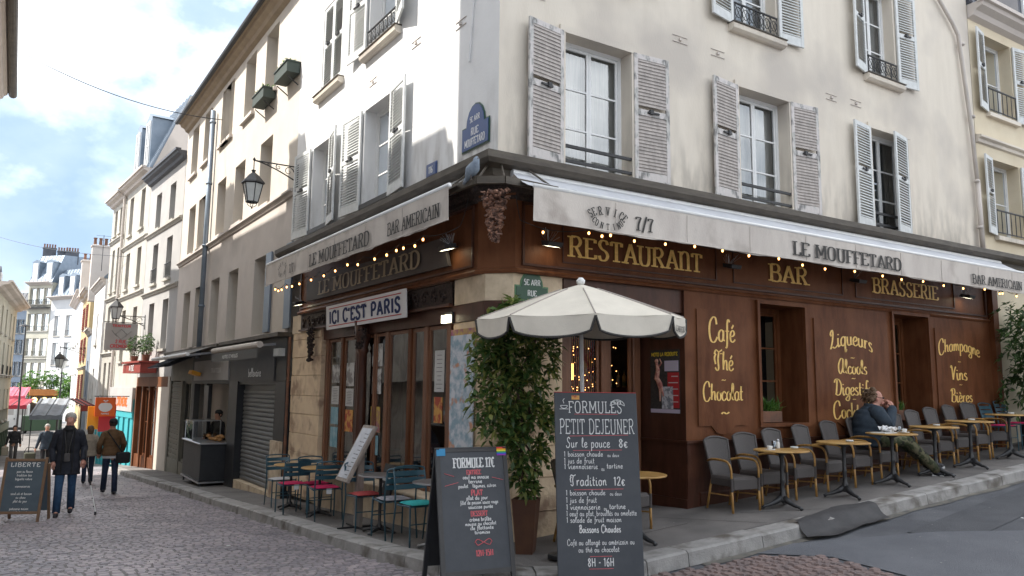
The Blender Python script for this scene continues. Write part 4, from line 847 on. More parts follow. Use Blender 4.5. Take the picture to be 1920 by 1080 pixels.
def arctext(parent, s, F, uc, zc, ru, rz, h, a0, a1, up_, d, sgn=1):
    n = len(s)
    for i, ch in enumerate(s):
        mb = M()
        a = a0+(a1-a0)*i/(n-1); cx_, cz_ = uc+sgn*ru*math.cos(a), zc+rz*math.sin(a); ta = (a-PI/2)*.55 if up_ else (a+PI/2)*.55
        def pl(x, y, t, cx_=cx_, cz_=cz_, ta=ta): return F.p(cx_+sgn*(x*math.cos(ta)-y*math.sin(ta)), d+t, cz_+x*math.sin(ta)+y*math.cos(ta))
        write(mb, ch, CAPS, h, pl, thick=.2, thin=.09, wid=.85, serif=True); obj('letter', mb, 'ink', parent)
arctext(vR, 'SERVICE', R_, .95, 3.60, .235, .055, .10, PI*.93, PI*.07, True, dv); arctext(vR, 'CONTINU', R_, .95, 3.575, .235, .095, .078, -PI*.93, -PI*.07, False, dv)
dl = .925
fitslab(vL, 'LE MOUFFETARD', L_, 4.2, 1.75, dl, 3.51, .20, 'ink', -1); fitslab(vL, 'BAR AMERICAIN', L_, 1.18, -.25, dl, 3.53, .165, 'ink', -1)
arctext(vL, 'SERVICE', L_, 5.65, 3.63, .2, .09, .065, PI*.93, PI*.07, True, dl, -1); arctext(vL, 'CONTINU', L_, 5.65, 3.60, .2, .09, .065, -PI*.93, -PI*.07, False, dl, -1); fitslab(vL, '7/7', L_, 5.25, 5.0, dl, 3.54, .15, 'ink', -1)
# awning box gap at the corner: rails and a blue sack-like pigeon
mb = M(); mb.bar((-.62, -.12, 3.98), (.05, -.62, 3.98), .05, .09); mb.bar((-.55, .4, 3.99), (-.55, -.2, 3.99), .05, .09); mb.bar((-.55, -.2, 4.0), (0, -.58, 4.0), .04, .08)
obj('rail', M(), 'steel'); bpy.data.objects.remove(bpy.data.objects['rail'])
def corner_rail():
    m_ = M(); P = [(-.5, .5, 4.02), (-.46, -.30, 4.02), (-.2, -.50, 4.02), (.55, -.5, 4.0)]
    for a, b in zip(P[:-1], P[1:]): m_.bar(a, b, .05, .09)
    for p in P: m_.tube([p, (p[0]*.5, p[1]*.5, 4.28)], .014, 6)
    return m_
tag(obj('support_rail', corner_rail(), 'zinc'), 'grey steel rail running round the corner between the two awnings', 'rail')
pg = thing('pigeon', 'blue grey pigeon perched on the rail at the corner of the cafe', 'pigeon', (-.50, -.26, 4.07))
mat('feather', (.17, .21, .27), .7, (.25, .30, .36), 25); mat('beak', (.1, .08, .07), .5)
mb = M(); mb.tube([(0, .13, -.03), (0, .10, .02), (0, .03, .07), (0, -.04, .10), (0, -.08, .15), (0, -.09, .19), (0, -.10, .215)], [.012, .045, .075, .07, .042, .035, .012], 12); mb.tube([(0, .10, .02), (0, .20, -.05)], [.035, .02], 8); obj('body', mb, 'feather', pg, smooth=True)
mb = M(); mb.tube([(0, -.115, .19), (0, -.145, .182)], [.009, .003], 6); obj('beak', mb, 'beak', pg)
for s_ in (-1, 1): mb = M(); mb.tube([(s_*.02, 0, .01), (s_*.02, -.005, -.045), (s_*.02, -.03, -.05)], .006, 5); obj('leg', mb, 'beak', pg)

# ------------------------------------------------------------------ street name plates, banner, floodlights, bulbs
mat('sign_blue', (.04, .085, .23), .3, spec=.6); mat('green_edge', (.10, .22, .12), .4); mat('sign_green', (.02, .075, .045), .3, spec=.6); mat('enamel_white', (.72, .74, .75), .35)
def plaque(label, F, u0, u1, z0, z1, sgn, lines_, hump=True, d=.02, m='sign_blue', edge='sign_green', name='street_sign'):
    o = thing(name, label, 'street sign', F.p((u0+u1)/2, d, z0)); inv = o.matrix_basis.inverted() if False else Matrix.Translation(-Vector(F.p((u0+u1)/2, d, z0)))
    um, w_ = (u0+u1)/2, (u1-u0)
    def shape(e):
        p = [(u0-e, z0-e), (u1+e, z0-e), (u1+e, z1+e)]
        if hump: p += [(um+w_*.36+e, z1+e)] + [(um+math.cos(a)*(w_*.34+e), z1+math.sin(a)*(w_*.42+e)) for a in [PI*k/8 for k in range(0, 9)]] + [(um-w_*.36-e, z1+e)]
        return p + [(u0-e, z1+e)]
    mb = M(inv); mb.prism(shape(.02), lambda p, t: F.p(p[0], d-.012+.01*t, p[1])); obj('border', mb, edge, o)
    mb = M(inv); mb.prism(shape(0), lambda p, t: F.p(p[0], d+.001+.006*t, p[1])); b = obj('plate', mb, m, o)
    for s, zc, h, wd in lines_:
        letters(b, inv, s, CAPS, h, wall_place(F, um, d+.009, zc, sgn), 'enamel_white', thick=.17, thin=.1, wid=wd, serif=False)
    return o
plaque('blue enamel street plate reading rue mouffetard high on the corner', L_, .20, .86, 4.72, 5.02, -1, (('RUE', 4.89, .10, 1.0), ('MOUFFETARD', 4.755, .10, .78), ('5E ARR', 5.07, .075, 1)))
plaque('blue enamel house number plate just above the left awning', L_, 1.62, 1.90, 4.62, 4.78, -1, (('116', 4.65, .10, 1.0),), hump=False, edge='sign_blue', name='number_sign')
plaque('green framed street plate on the stone pier behind the parasol', R_, .28, .74, 2.66, 2.86, 1, (('5E ARR', 2.885, .07, 1), ('RUE', 2.75, .07, 1)), m='sign_green', edge='green_edge')
bn = thing('banner', 'white banner reading ici c\'est paris hung above the left cafe doors', 'banner', L_.p(3.8, .15, 2.62))
iv = Matrix.Translation(-Vector(bn.location)); BU0, BU1, BZ0, BZ1 = 2.18, 5.45, 2.61, 3.02
BD = lambda z: .13+.05*(z-BZ0)
mat('banner_red', (.50, .06, .06), .7); mat('banner_blue', (.02, .035, .12), .7)
mb = M(iv); mb.prism([(BU0, BZ0), (BU1, BZ0), (BU1, BZ1), (BU0, BZ1)], lambda p, t: L_.p(p[0], BD(p[1])+.012*t, p[1])); obj('board', mb, 'white_sign', bn, bevel=.003)
for z in (BZ0+.045, BZ1-.06): mb = M(iv); fbox(mb, L_, BU0+.15, BU1-.15, .1485+.05*(z-BZ0), .1505+.05*(z-BZ0), z, z+.014); obj('stripe', mb, 'banner_red', bn)
tr = .08; letters(bn, iv, "ICI C'EST PARIS", CAPS, .21, lambda x, y, t: L_.p((BU0+BU1)/2-x, .146+.05*(.095+y)+t, BZ0+.095+y), 'banner_blue', thick=.2, uniform=True, serif=False, track=tr, wid=2.95/(text_width("ICI C'EST PARIS", CAPS, tr)*.21))
def floodlight(label, F, u, z, lit):
    o = thing('floodlight', label, 'floodlight', F.p(u, .06, z), math.atan2(F.n.y, F.n.x)+PI/2, group='floodlights under the awnings')
    # local: -Y outward
    mb = M(); mb.tube([(0, 0, .02), (0, -.09, .04)], .012, 6); obj('bracket', mb, 'iron', o)
    mb = M(); mb.add([(-.11, -.08, .05), (.11, -.08, .05), (.11, -.26, .01), (-.11, -.26, .01), (-.10, -.08, -.01), (.10, -.08, -.01), (.10, -.24, -.05), (-.10, -.24, -.05)], [(0, 1, 2, 3), (7, 6, 5, 4), (0, 4, 5, 1), (1, 5, 6, 2), (2, 6, 7, 3), (3, 7, 4, 0)]); obj('housing', mb, 'iron', o, bevel=.006)
    mb = M(); mb.add([(-.085, -.095, -.018), (.085, -.095, -.018), (.085, -.225, -.052), (-.085, -.225, -.052)], [(0, 1, 2, 3)]); obj('lens', mb, 'lamp_white' if lit else 'milk_glass', o)
    mb = M(); rr = random.Random(int(u*100))
    for i in range(16): a = rr.uniform(-.1, .1); mb.bar((a*.6, -.1, .05), (a*1.4, -.1-rr.random()*.12, .10+rr.random()*.09), .003)
    obj('bird_spikes', mb, 'steel', o, kind='stuff')
    if lit:
        mb = M(); mb.add([(-.07, -.11, -.0225), (.07, -.11, -.0225), (.07, -.205, -.0475), (-.07, -.205, -.0475)], [(0, 1, 2, 3)])
for a in (('black floodlight at the left end of the restaurant lettering', R_, .67, 3.40, True), ('black floodlight between the restaurant and bar lettering', R_, 3.9, 3.42, False), ('black floodlight between the bar and brasserie lettering', R_, 6.95, 3.46, False), ('black floodlight right of the brasserie lettering', R_, 10.38, 3.45, True),
          ('lit floodlight at the corner end of the grey sign board', L_, .86, 3.42, True), ('floodlight at the far end of the grey sign board', L_, 6.85, 3.2, True)): floodlight(*a)
sd = thing('door_lamp', 'small lit white lamp above the left doors beside the stone pier', 'lamp', L_.p(1.15, .1, 2.5)); mb = M(Matrix.Translation(-Vector(sd.location))); fbox(mb, L_, 1.02, 1.22, .05, .09, 2.46, 2.56); obj('tube', mb, 'lamp_white', sd); mb = M(Matrix.Translation(-Vector(sd.location))); fbox(mb, L_, 1.0, 1.24, .0, .048, 2.45, 2.6); obj('housing', mb, 'iron', sd)
def lights(label, pts, bulbs):
    o = thing('string_lights', label, 'string lights', pts[0]); iv = Matrix.Translation(-Vector(pts[0])); P = []
    for a, b in zip(pts[:-1], pts[1:]):
        a, b = Vector(a), Vector(b)
        for k in range(6): t = k/6; P.append(a+(b-a)*t-Vector((0, 0, .09*4*t*(1-t)*min(1, (b-a).length))))
    P.append(Vector(pts[-1])); mb = M(iv); mb.tube(P, .005, 4); obj('cable', mb, 'iron', o)
    bm0 = M(); bm0.ball((0, 0, -.045), (.014, .014, .020), 8, 6); bme = mesh('bulb', bm0, 'bulb_glow', True); cm0 = M(); cm0.tube([(0, 0, -.03), (0, 0, 0)], .011, 6); cme = mesh('socket', cm0, 'iron')
    for p in bulbs:
        q = min(P, key=lambda w_: (w_-Vector(p)).length) if len(p) == 3 else None
        for me in (cme, bme): ob = bpy.data.objects.new(me.name, me); C.objects.link(ob); ob.parent = o; ob.location = Vector(q)-Vector(pts[0])
A_ = [R_.p(.05, .35, 3.9), R_.p(.15, .30, 3.62), R_.p(.8, .80, 3.50), R_.p(1.15, .86, 3.52)] + [R_.p(1.15+.62*i, .86, 3.51+.02*(i % 3)) for i in range(1, 17)]
lights('string of warm bulbs along the right-hand awning', A_, [R_.p(u, .86, 3.42) for u in (.12, .72, 1.0, 1.1, 1.5, 1.95, 2.5, 3.0, 3.5, 4.2, 4.65, 5.15, 5.9, 6.6, 7.2, 7.8, 8.4, 9.0, 9.7, 10.2, 10.4, 10.9)])
B_ = [L_.p(.1, .35, 3.9), L_.p(.35, .32, 3.6), L_.p(.5, .75, 3.45)] + [L_.p(.5+.6*i, .78, 3.44) for i in range(1, 11)]
lights('string of warm bulbs along the left-hand awning', B_, [L_.p(u, .78, 3.4) for u in (.3, .7, 1.0, 1.2, 1.5, 1.95, 2.45, 2.9, 3.4, 3.9, 4.5, 5.1, 5.5, 5.8, 6.1, 6.3, 6.5)])

# ------------------------------------------------------------------ generic house front
def house(name, label, p0, p1, top, floors, cols, wmat, ww=.95, sh=None, group=None, zbase=None, cornice_d=.35, bands=(), roof=None, depth=9, sill='plaster_pale', gfront=None, frame='white_paint', gfloor=True, dt=.14, glass='glass_far', guards=(), reveal=.22, back='dark_void', skip=(), eavem='plaster_tan'):
    F = Fr(p0, (p1[0]-p0[0], p1[1]-p0[1])); W_ = math.hypot(p1[0]-p0[0], p1[1]-p0[1])
    b = thing(name, label, 'building', group=group); z0 = (min(zroad(*p0), zroad(*p1))-.3) if zbase is None else zbase
    holes = []
    for fi, (za, zb_) in enumerate(floors):
        cs = cols if not isinstance(cols, dict) else cols[fi]
        for ci, c in enumerate(cs):
            u = c*W_ if c <= 1 else c
            if (fi, ci) in skip: continue
            holes.append((u-ww/2, u+ww/2, za, zb_, reveal))
    hs = list(holes) + ([(gf_[0], gf_[1], z0-.01, gf_[2], .3) for gf_ in gfront] if gfront else [])
    part('wall', b, wmat, lambda m_: wall(m_, F, 0, W_, z0, top, hs))
    def core(m_): fbox(m_, F, .01, W_-.01, -depth, -.42, z0, top-.01); fbox(m_, F, 0, .2, -.5, -.005, z0, top); fbox(m_, F, W_-.2, W_, -.5, -.005, z0, top)
    part('core', b, wmat, core)
    for h in holes:
        window(b, F, h[0], h[1], h[2], h[3], -reveal+.03, 2, 2, frame, back=back, glass=glass, t=.045, singles=False, bk=.1)
        part('sill', b, sill, lambda m_: fbox(m_, F, h[0]-.08, h[1]+.08, 0, .09, h[2]-.09, h[2]-.003))
        if sh:
            for s_ in (-1, 1):
                u = h[0]-.02 if s_ < 0 else h[1]+.02
                mb = M(); fbox(mb, F, min(u, u+s_*ww*.5), max(u, u+s_*ww*.5), .02, .055, h[2], h[3]); n = int((h[3]-h[2])/.12)
                for i in range(n): fbox(mb, F, min(u+s_*.05, u+s_*(ww*.5-.05)), max(u+s_*.05, u+s_*(ww*.5-.05)), .055, .075, h[2]+.05+i*.12, h[2]+.10+i*.12)
                obj('shutter', mb, sh, b)
    for fi in guards:
        za = floors[fi][0]
        for h in holes:
            if h[2] == za: part('window_guard', b, 'iron', lambda m_: (m_.tube([F.p(h[0], .04, za+.55), F.p(h[1], .04, za+.55)], .02, 5), m_.tube([F.p(h[0], .04, za+.08), F.p(h[1], .04, za+.08)], .014, 5), [m_.tube([F.p(h[0]+(h[1]-h[0])*i/6, .04, za+.06), F.p(h[0]+(h[1]-h[0])*i/6, .04, za+.55)], .01, 4) for i in range(7)]))
    for bz in bands: part('band', b, sill, lambda m_: moulding(m_, F, -.0, W_, bz, [(0, 0), (.05, .02), (.06, .08), (.12, .11), (.12, .15), (0, .19)]))
    if cornice_d: part('eave', b, eavem, lambda m_: (moulding(m_, F, -.0, W_, top-.3, [(0, 0), (cornice_d*.35, .05), (cornice_d*.5, .14), (cornice_d*.9, .2), (cornice_d, .3), (0, .305)]), fbox(m_, F, -.02, W_+.02, cornice_d-.12, cornice_d+.06, top-.02, top+.06)))
    if roof:
        rh, rm, dorm = roof
        def rf(m_):
            a, c, e = F.p(0, .1, top+.02), F.p(0, -1.3, top+rh), F.p(0, -depth, top+rh+.6)
            a2, c2, e2 = F.p(W_, .1, top+.02), F.p(W_, -1.3, top+rh), F.p(W_, -depth, top+rh+.6)
            m_.add([a, c, e, F.p(0, -depth, top), a2, c2, e2, F.p(W_, -depth, top)], [(0, 1, 5, 4), (1, 2, 6, 5), (0, 1, 2, 3), (4, 5, 6, 7)])
            k = int(W_/.5)
            for i in range(k+1): u = W_*i/k; m_.bar(F.p(u, .12, top+.03), F.p(u, -1.28, top+rh+.02), .035, .03)
        r_ = part('roof', b, rm, rf)
        for c in dorm:
            u = c*W_; hw = .48
            part('dormer', b, rm, lambda m_: (m_.prism([(u-hw, top+.25), (u-hw, top+rh*.72), (u-hw-.1, top+rh*.72), (u, top+rh*.72+.28), (u+hw+.1, top+rh*.72), (u+hw, top+rh*.72), (u+hw, top+.25)], lambda p, t: F.p(p[0], -.06-1.5*t, p[1]))))
            window(b, F, u-.34, u+.34, top+.3, top+rh*.68, -.01, 2, 2, frame, back=None, glass=glass, t=.06, singles=False)
    return b, F, W_, z0
def chimney(parent, x, y, z, w_, d, h, pots=4, m='plaster_tan'):
    mb = M(); mb.bbox(x-w_/2, x+w_/2, y-d/2, y+d/2, z, z+h, .02); mb.box(x-w_/2-.05, x+w_/2+.05, y-d/2-.05, y+d/2+.05, z+h-.12, z+h-.04); c = obj('chimney', mb, m, parent)
    for i in range(pots): mb = M(); mb.lathe([(.09, 0), (.075, .35), (.10, .37), (.10, .42)], 8, (x-w_/2+w_*(i+.5)/pots, y, z+h)); obj('chimney_pot', mb, 'terracotta', c)
mat('terracotta', (.22, .10, .06), .8, (.12, .07, .05), 6); mat('cream_far', (.50, .475, .39), .9, (.42, .40, .33), .8); mat('white_far', (.62, .62, .61), .9, (.55, .55, .55), .8); mat('slate', (.055, .06, .075), .6, (.08, .085, .1), 2)

# neighbour down the street: six windows a floor, flower boxes
zt = 10.75
p_ = lambda u: tuple(L_.o + L_.u*u)
B2, F2, W2, z2 = house('pink_beige_house', 'long pinkish beige house with tan window reveals next to the cafe', p_(8.09), p_(20.7), zt, [(2.78, 4.62), (5.86, 7.5), (8.62, 10.3)],
    {0: [.75, 2.36, 4.9, 6.95, 9.1, 10.9], 1: [.75, 2.4, 4.85, 6.9, 9.1, 10.95], 2: [.55, 2.35, 4.3, 6.55, 9.3, 11.2]}, 'plaster_peach', ww=1.02, eavem='soffit_tan', cornice_d=.30, bands=(5.62,), sill='plaster_tan', glass='glass_far', reveal=.30, back='curtain_dim', gfront=[(.1, 4.1, 2.3), (4.35, 9.0, 2.35), (9.3, 12.4, 2.3)])
part('lower_wall', B2, 'plaster_tan', lambda m_: wall(m_, L_, 8.10, 20.69, 2.55, 5.62, [(8.09+c-.51, 8.09+c+.51, 2.78, 4.62, .01) for c in (.75, 2.36, 4.9, 6.95, 9.1, 10.9)], .012))
part('drainpipe', B2, 'zinc_blue', lambda m_: (m_.tube([L_.p(16.15, .12, 9.9), L_.p(16.15, .12, 2.4)], .075, 10), [m_.tube([L_.p(16.15, .12, z), L_.p(16.15, .12, z+.06)], .095, 10) for z in (9.5, 7.6, 5.7, 3.9)]), smooth=True)
part('gutter', B2, 'iron', lambda m_: m_.tube([L_.p(8.0, .40, zt+.03), L_.p(20.7, .40, zt+.03)], .075, 10))
for s_, u in ((1, 9.38), (-1, 8.3)):
    mb = M(); fbox(mb, L_, u-(0 if s_ > 0 else .42), u+(.42 if s_ > 0 else 0), .03, .07, 2.8, 4.6); obj('shutter', mb, 'zinc_blue', B2)
mat('box_green', (.045, .06, .052), .7)
leaf_mat('leaf_bright', (.04, .11, .016), (.08, .19, .03), (.14, .25, .05)); leaf_mat('leaf_dark', (.030, .075, .024), (.065, .135, .042), (.13, .20, .065)); leaf_mat('leaf_mix', (.035, .085, .022), (.10, .18, .045), (.30, .30, .08))
def leaf(mb, p, dirv, ln, wd, bend=.25):
    d = dirv.normalized(); s = d.cross(Vector((0, 0, 1))); s = s.normalized() if s.length > .01 else Vector((1, 0, 0)); n = s.cross(d); tw = random.uniform(-.8, .8); s = (s*math.cos(tw)+n*math.sin(tw))
    a, b, c = p, p+d*ln*.5+n*ln*.04, p+d*ln-Vector((0, 0, bend*ln)); mb.add([a, b+s*wd/2, c, b-s*wd/2], [(0, 1, 3), (1, 2, 3)])
for i, (c, lb) in enumerate(((.55, 'green window box planted with herbs, right one of the two under the eaves'), (2.35, 'green window box planted with herbs, left one of the two under the eaves'))):
    u = 8.09+c; o = thing('window_box', lb, 'planter', L_.p(u, 0, 8.25)); iv = Matrix.Translation(-Vector(o.location))
    mb = M(iv); fbox(mb, L_, u-.52, u+.42, .02, .30, 8.34, 8.58); fbox(mb, L_, u-.54, u+.44, .0, .32, 8.57, 8.60); obj('trough', mb, 'box_green', o)
    mb = M(iv)
    for _ in range(160): leaf(mb, L_.p(u+random.uniform(-.48, .38), random.uniform(.06, .27), 8.58), Vector((random.uniform(-1, 1), random.uniform(-1, 1), 1.4)), random.uniform(.08, .2), .03)
    obj('plants', mb, 'leaf_bright', o, kind='stuff'); mb = M(iv)
    for s_ in (-.4, .35): mb.bar(L_.p(u+s_, .0, 8.12), L_.p(u+s_, .25, 8.29), .02)
    obj('bracket', mb, 'iron', o)
chimney(B2, 1.6, 19.5, 10.1, .5, .9, 1.6, 2)
# ground floor shops of that house
S1 = part('shop_front', B2, 'black_paint', lambda m_: wall(m_, L_, 7.8, 12.25, 1.7, 2.62, (), .10))
part('shop_front', B2, 'black_paint', lambda m_: (fbox(m_, L_, 7.80, 8.50, -.1, .10, -.9, 1.72), fbox(m_, L_, 11.5, 12.25, -.1, .12, -1.1, 2.1), fbox(m_, L_, 8.5, 11.5, -.2, .08, 1.64, 1.70)))
part('shop_fascia', B2, 'shop_grey', lambda m_: fbox(m_, L_, 8.55, 12.2, .10, .13, 1.72, 2.2))
def slats(F, u0, u1, d, z0, z1, m='shutter_metal', pitch=.10, par=B2):
    mb = M(); z = z0; P = []
    k = int((z1-z0)/pitch)
    for i in range(k):
        z = z0+i*pitch; x = [[F.p(u, d+o_, z+h) for o_, h in ((0, 0), (.022, .02), (.028, .05), (.022, .08), (0, pitch))] for u in (u0, u1)]; 
        m2 = M(); m2.sheet(x); me = obj('slat', m2, m, rs)
rs = part('roller_shutter', B2, 'shutter_metal', lambda m_: fbox(m_, L_, 8.52, 11.48, -.12, -.06, -.6, 1.64)); slats(L_, 8.55, 11.45, -.055, -.58, 1.6)
part('shop_step', B2, 'limestone_pale', lambda m_: (fbox(m_, L_, 8.5, 11.5, -.1, .10, -.95, -.59), fbox(m_, L_, 7.82, 8.48, .0, .16, -.7, .5)))
mb = M(); write(mb, 'bellevaire', LOW, .20, wall_place(L_, 10.0, .135, 1.82, -1), uniform=True, thick=.11, serif=False, wid=1.35, track=.05); obj('lettering', mb, 'paper_white', B2)
a1 = thing('awning', 'rolled white awning with a black banner above the grey roller shutter', 'awning', L_.p(10.5, .4, 2.4)); iv = Matrix.Translation(-Vector(a1.location))
mb = M(iv); mb.tube([L_.p(8.35, .5, 2.46), L_.p(12.5, .5, 2.46)], .07, 10); obj('rolled_canvas', mb, 'canvas', a1)
mb = M(iv); mb.sheet([[L_.p(8.35+4.1*i/12, .55, z) for z in (2.38, 2.18)] for i in range(13)]); v_ = obj('valance', mb, 'black_paint', a1)
mb = M(iv); write(mb, 'HUITRES ET MOULES', CAPS, .075, wall_place(L_, 10.6, .555, 2.24, -1), thick=.2, uniform=True, serif=False, wid=1.9); obj('lettering', mb, 'paper', v_)
for u in (8.6, 12.2): mb = M(iv); mb.bar(L_.p(u, .05, 2.5), L_.p(u, .5, 2.44), .03, .05); obj('arm', mb, 'steel', a1)
part('shop_cornice', B2, 'zinc', lambda m_: (fbox(m_, L_, 7.82, 12.9, 0, .30, 2.62, 2.70), fbox(m_, L_, 12.95, 20.6, 0, .34, 2.60, 2.68)))
mb = M(); mb.x = Matrix.Translation(L_.p(8.05, .12, 2.3)); mb.box(-.1, .05, -.12, .3, -.08, .08); obj('shop_projector', mb, 'milk_glass', B2)
part('pipe', B2, 'terracotta', lambda m_: m_.tube([L_.p(7.78, .06, 2.6), L_.p(7.78, .06, -.4)], .03, 8))
# counter shop
part('shop_front', B2, 'shop_grey', lambda m_: (fbox(m_, L_, 12.26, 17.0, -.05, .08, 1.66, 2.55), fbox(m_, L_, 12.26, 12.5, -.1, .08, -1.1, 1.66), fbox(m_, L_, 15.1, 15.35, -.1, .06, -1.2, 1.66), fbox(m_, L_, 16.7, 17.05, -.1, .06, -1.2, 1.66)))
part('shop_wall', B2, 'plaster_grey', lambda m_: (fbox(m_, L_, 12.3, 16.9, -1.8, -1.7, -1.2, 1.7), fbox(m_, L_, 12.3, 16.9, -1.7, 0, 1.655, 1.659)))
part('shop_counter', B2, 'steel', lambda m_: fbox(m_, L_, 12.6, 15.0, -.55, -.1, -1.2, .1)); part('shop_shelf', B2, 'milk_glass', lambda m_: fbox(m_, L_, 12.7, 14.9, -1.6, -1.3, .9, 1.25))
part('shop_sign', B2, 'plaster_grey', lambda m_: fbox(m_, L_, 12.5, 16.6, .08, .12, 1.75, 2.3)); mb = M(); write(mb, 'TRAITEUR', CAPS, .12, wall_place(L_, 13.8, .125, 1.95, -1), thick=.2, uniform=True, serif=False, wid=2); obj('lettering', mb, 'paper', B2)
mb = M(); mb.x = Matrix.Translation(L_.p(15.6, .3, 1.95)); mb.rbox((0, 0, 0), (.25, .5, .1), Matrix.Rotation(.3, 3, 'Y')); obj('shop_lamp', mb, 'orange_yellow', B2)
a2 = thing('awning', 'white awning tilted out over the food counter and beige shutter', 'awning', L_.p(16, .4, 2.5)); iv = Matrix.Translation(-Vector(a2.location))
mb = M(iv); mb.sheet([[L_.p(13.3+5.4*i/14, .1+.85*q, 2.72-.32*q) for q in (0, .5, 1)] for i in range(15)]); obj('canopy', mb, 'zinc', a2); mb = M(iv); mb.tube([L_.p(13.3, .95, 2.40), L_.p(18.7, .95, 2.40)], .05, 8); obj('front_bar', mb, 'white_paint', a2)
for u in (13.6, 16, 18.4): mb = M(iv); mb.bar(L_.p(u, .05, 2.5), L_.p(u, .93, 2.38), .03, .05); obj('arm', mb, 'steel', a2)
part('slate_canopy', B2, 'slate', lambda m_: (m_.sheet([[L_.p(16.8+4.0*i/10, .02+.75*q, 2.5-.35*q) for q in (0, 1)] for i in range(11)]), [m_.bar(L_.p(16.8+4.0*i/10, .03, 2.52), L_.p(16.8+4.0*i/10, .78, 2.17), .03) for i in range(11)]))
part('shop_front', B2, 'shop_beige', lambda m_: (fbox(m_, L_, 17.05, 20.65, -.04, .05, 1.75, 2.45), fbox(m_, L_, 17.05, 17.2, -.1, .06, -1.4, 1.75), fbox(m_, L_, 18.55, 18.75, -.1, .06, -1.4, 1.75), fbox(m_, L_, 20.5, 20.68, -.1, .06, -1.4, 1.75), fbox(m_, L_, 17.2, 20.5, -.1, .04, -1.5, -.75)))
part('folded_shutter', B2, 'shop_beige', lambda m_: [fbox(m_, L_, 18.75, 20.5, -.05, .0+.02*(i % 2), -.75+i*.08, -.75+i*.08+.07) for i in range(31)], kind='stuff'); window(B2, L_, 17.2, 18.55, -.75, 1.75, -.02, 2, 2, 'shop_beige', back='dark_void', glass='glass_dark', singles=True)

# the two houses further down and what follows, the street bending left
d3 = Vector((-math.sin(math.radians(4.85)), math.cos(math.radians(4.85)))); o3 = Vector(p_(20.72)); q_ = lambda s: tuple(o3+d3*s)
H3, F3, W3, z3 = house('grey_stucco_house', 'narrow grey stucco house with a dark overhanging eave', q_(.03), q_(5.25), 9.85, [(2.9, 4.7), (5.45, 7.0), (7.6, 9.0)], [.30, .70], 'plaster_grey', ww=.8, bands=(5.0, 7.35), gfront=[(.3, 4.9, 1.9)], guards=(1,), cornice_d=.32, eavem='slate')
H4, F4, W4, z4 = house('mansard_house', 'tall white house with a blue zinc mansard and two dormers', q_(5.28), q_(10.0), 10.4, [(2.6, 4.8), (5.7, 7.3), (8.1, 9.8)], [.27, .73], 'plaster_pale', ww=.72, bands=(5.25, 7.5), roof=(3.4, 'zinc_blue', (.3, .7)), gfront=[(.3, 4.4, 1.5)])
H5, F5, W5, z5 = house('slim_cream_house', 'slim cream house with tall paired windows beyond the mansard house', q_(10.03), q_(13.0), 10.3, [(.9, 2.6), (3.3, 5.2), (5.9, 7.9), (8.6, 9.8)], [.32, .7], 'plaster_pale', ww=.55, bands=(2.9, 5.45, 8.2), gfront=[(.2, 2.7, .4)])
part('drainpipe', H4, 'plaster_tan', lambda m_: m_.tube([F4.p(W4-.1, .1, 10.1), F4.p(W4-.1, .1, -1)], .06, 8))
part('gable', H4, 'plaster_tan', lambda m_: m_.prism([(0, 10.4), (-1.3, 13.75), (-9, 14.35), (-9, 10.4)], lambda p, t: F4.p(-.02-.05*t, p[0], p[1])))
mat('plaster_ochre', (.50, .38, .20), .9, (.44, .33, .18), 1.5)
def XY(px, D, py=700):                               # plan position of a point seen at px, D metres ahead
    v = fw0*D + rt0*((px-971)/1460*D*.9917); return (CX+v.x*1.0, CY+v.y)
def front(label, px0, D0, px1, D1, top, fl, cols, m_, **k): return house(k.pop('name', 'town_house'), label, XY(px0, D0), XY(px1, D1), top, fl, cols, m_, **k)
G6 = front('white gabled house with a small zinc roof, left of the slim cream house', 196, 37.4, 178, 42, 6.7, [(.9, 2.4), (3.6, 5.2)], [.5], 'plaster_white', ww=.7, roof=(1.5, 'zinc_blue', ()), gfront=[(.2, 2, -.4)], cornice_d=.2)
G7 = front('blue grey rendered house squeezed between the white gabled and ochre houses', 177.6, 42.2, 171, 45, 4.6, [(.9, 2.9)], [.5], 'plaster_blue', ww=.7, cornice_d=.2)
G8 = front('ochre house with red shutters beyond the blue grey one', 170.6, 45.2, 157, 51, 7.2, [(.4, 2.2), (3.0, 4.4), (5.0, 6.4)], [.3, .7], 'plaster_ochre', ww=.6, cornice_d=.35, bands=(2.5,), sh='red_paint')
G9 = front('white house with rows of small windows beyond the ochre house', 156.6, 51.3, 143, 62, 7.8, [(.2, 1.4), (2.3, 3.6), (4.4, 5.8)], [.2, .5, .8], 'white_far', ww=.8, roof=(2.2, 'slate', (.3, .7)), cornice_d=.4)
W1h = front('bright white house with pairs of tall windows closing the street', 148, 82, 96, 84, 10.9, [(.2, 2.6), (3.6, 6.0), (6.7, 8.9)], [.3, .72], 'white_far', ww=1.0, roof=(3.2, 'zinc_blue', (.3, .7)), guards=(0, 1, 2), cornice_d=.6, group=None)
W2h = front('cream apartment house with a balcony and many chimney pots closing the street', 95.5, 84.1, 51, 85, 12.6, [(-1.0, .8), (1.9, 3.9), (4.6, 6.5), (7.3, 9.2), (10.2, 12.0)], [.18, .5, .82], 'cream_far', ww=.9, roof=(3.2, 'zinc_blue', (.2, .8)), guards=(1, 2, 3), bands=(1.2, 4.15, 9.6), cornice_d=.6)
F_ = W2h[1]; part('balcony', W2h[0], 'iron', lambda m_: (fbox(m_, F_, 0, W2h[2], 0, .6, 9.75, 9.85), fbox(m_, F_, 0, W2h[2], .58, .62, 10.6, 10.66), [fbox(m_, F_, i*.14, i*.14+.03, .58, .61, 9.85, 10.6) for i in range(int(W2h[2]/.14))]))
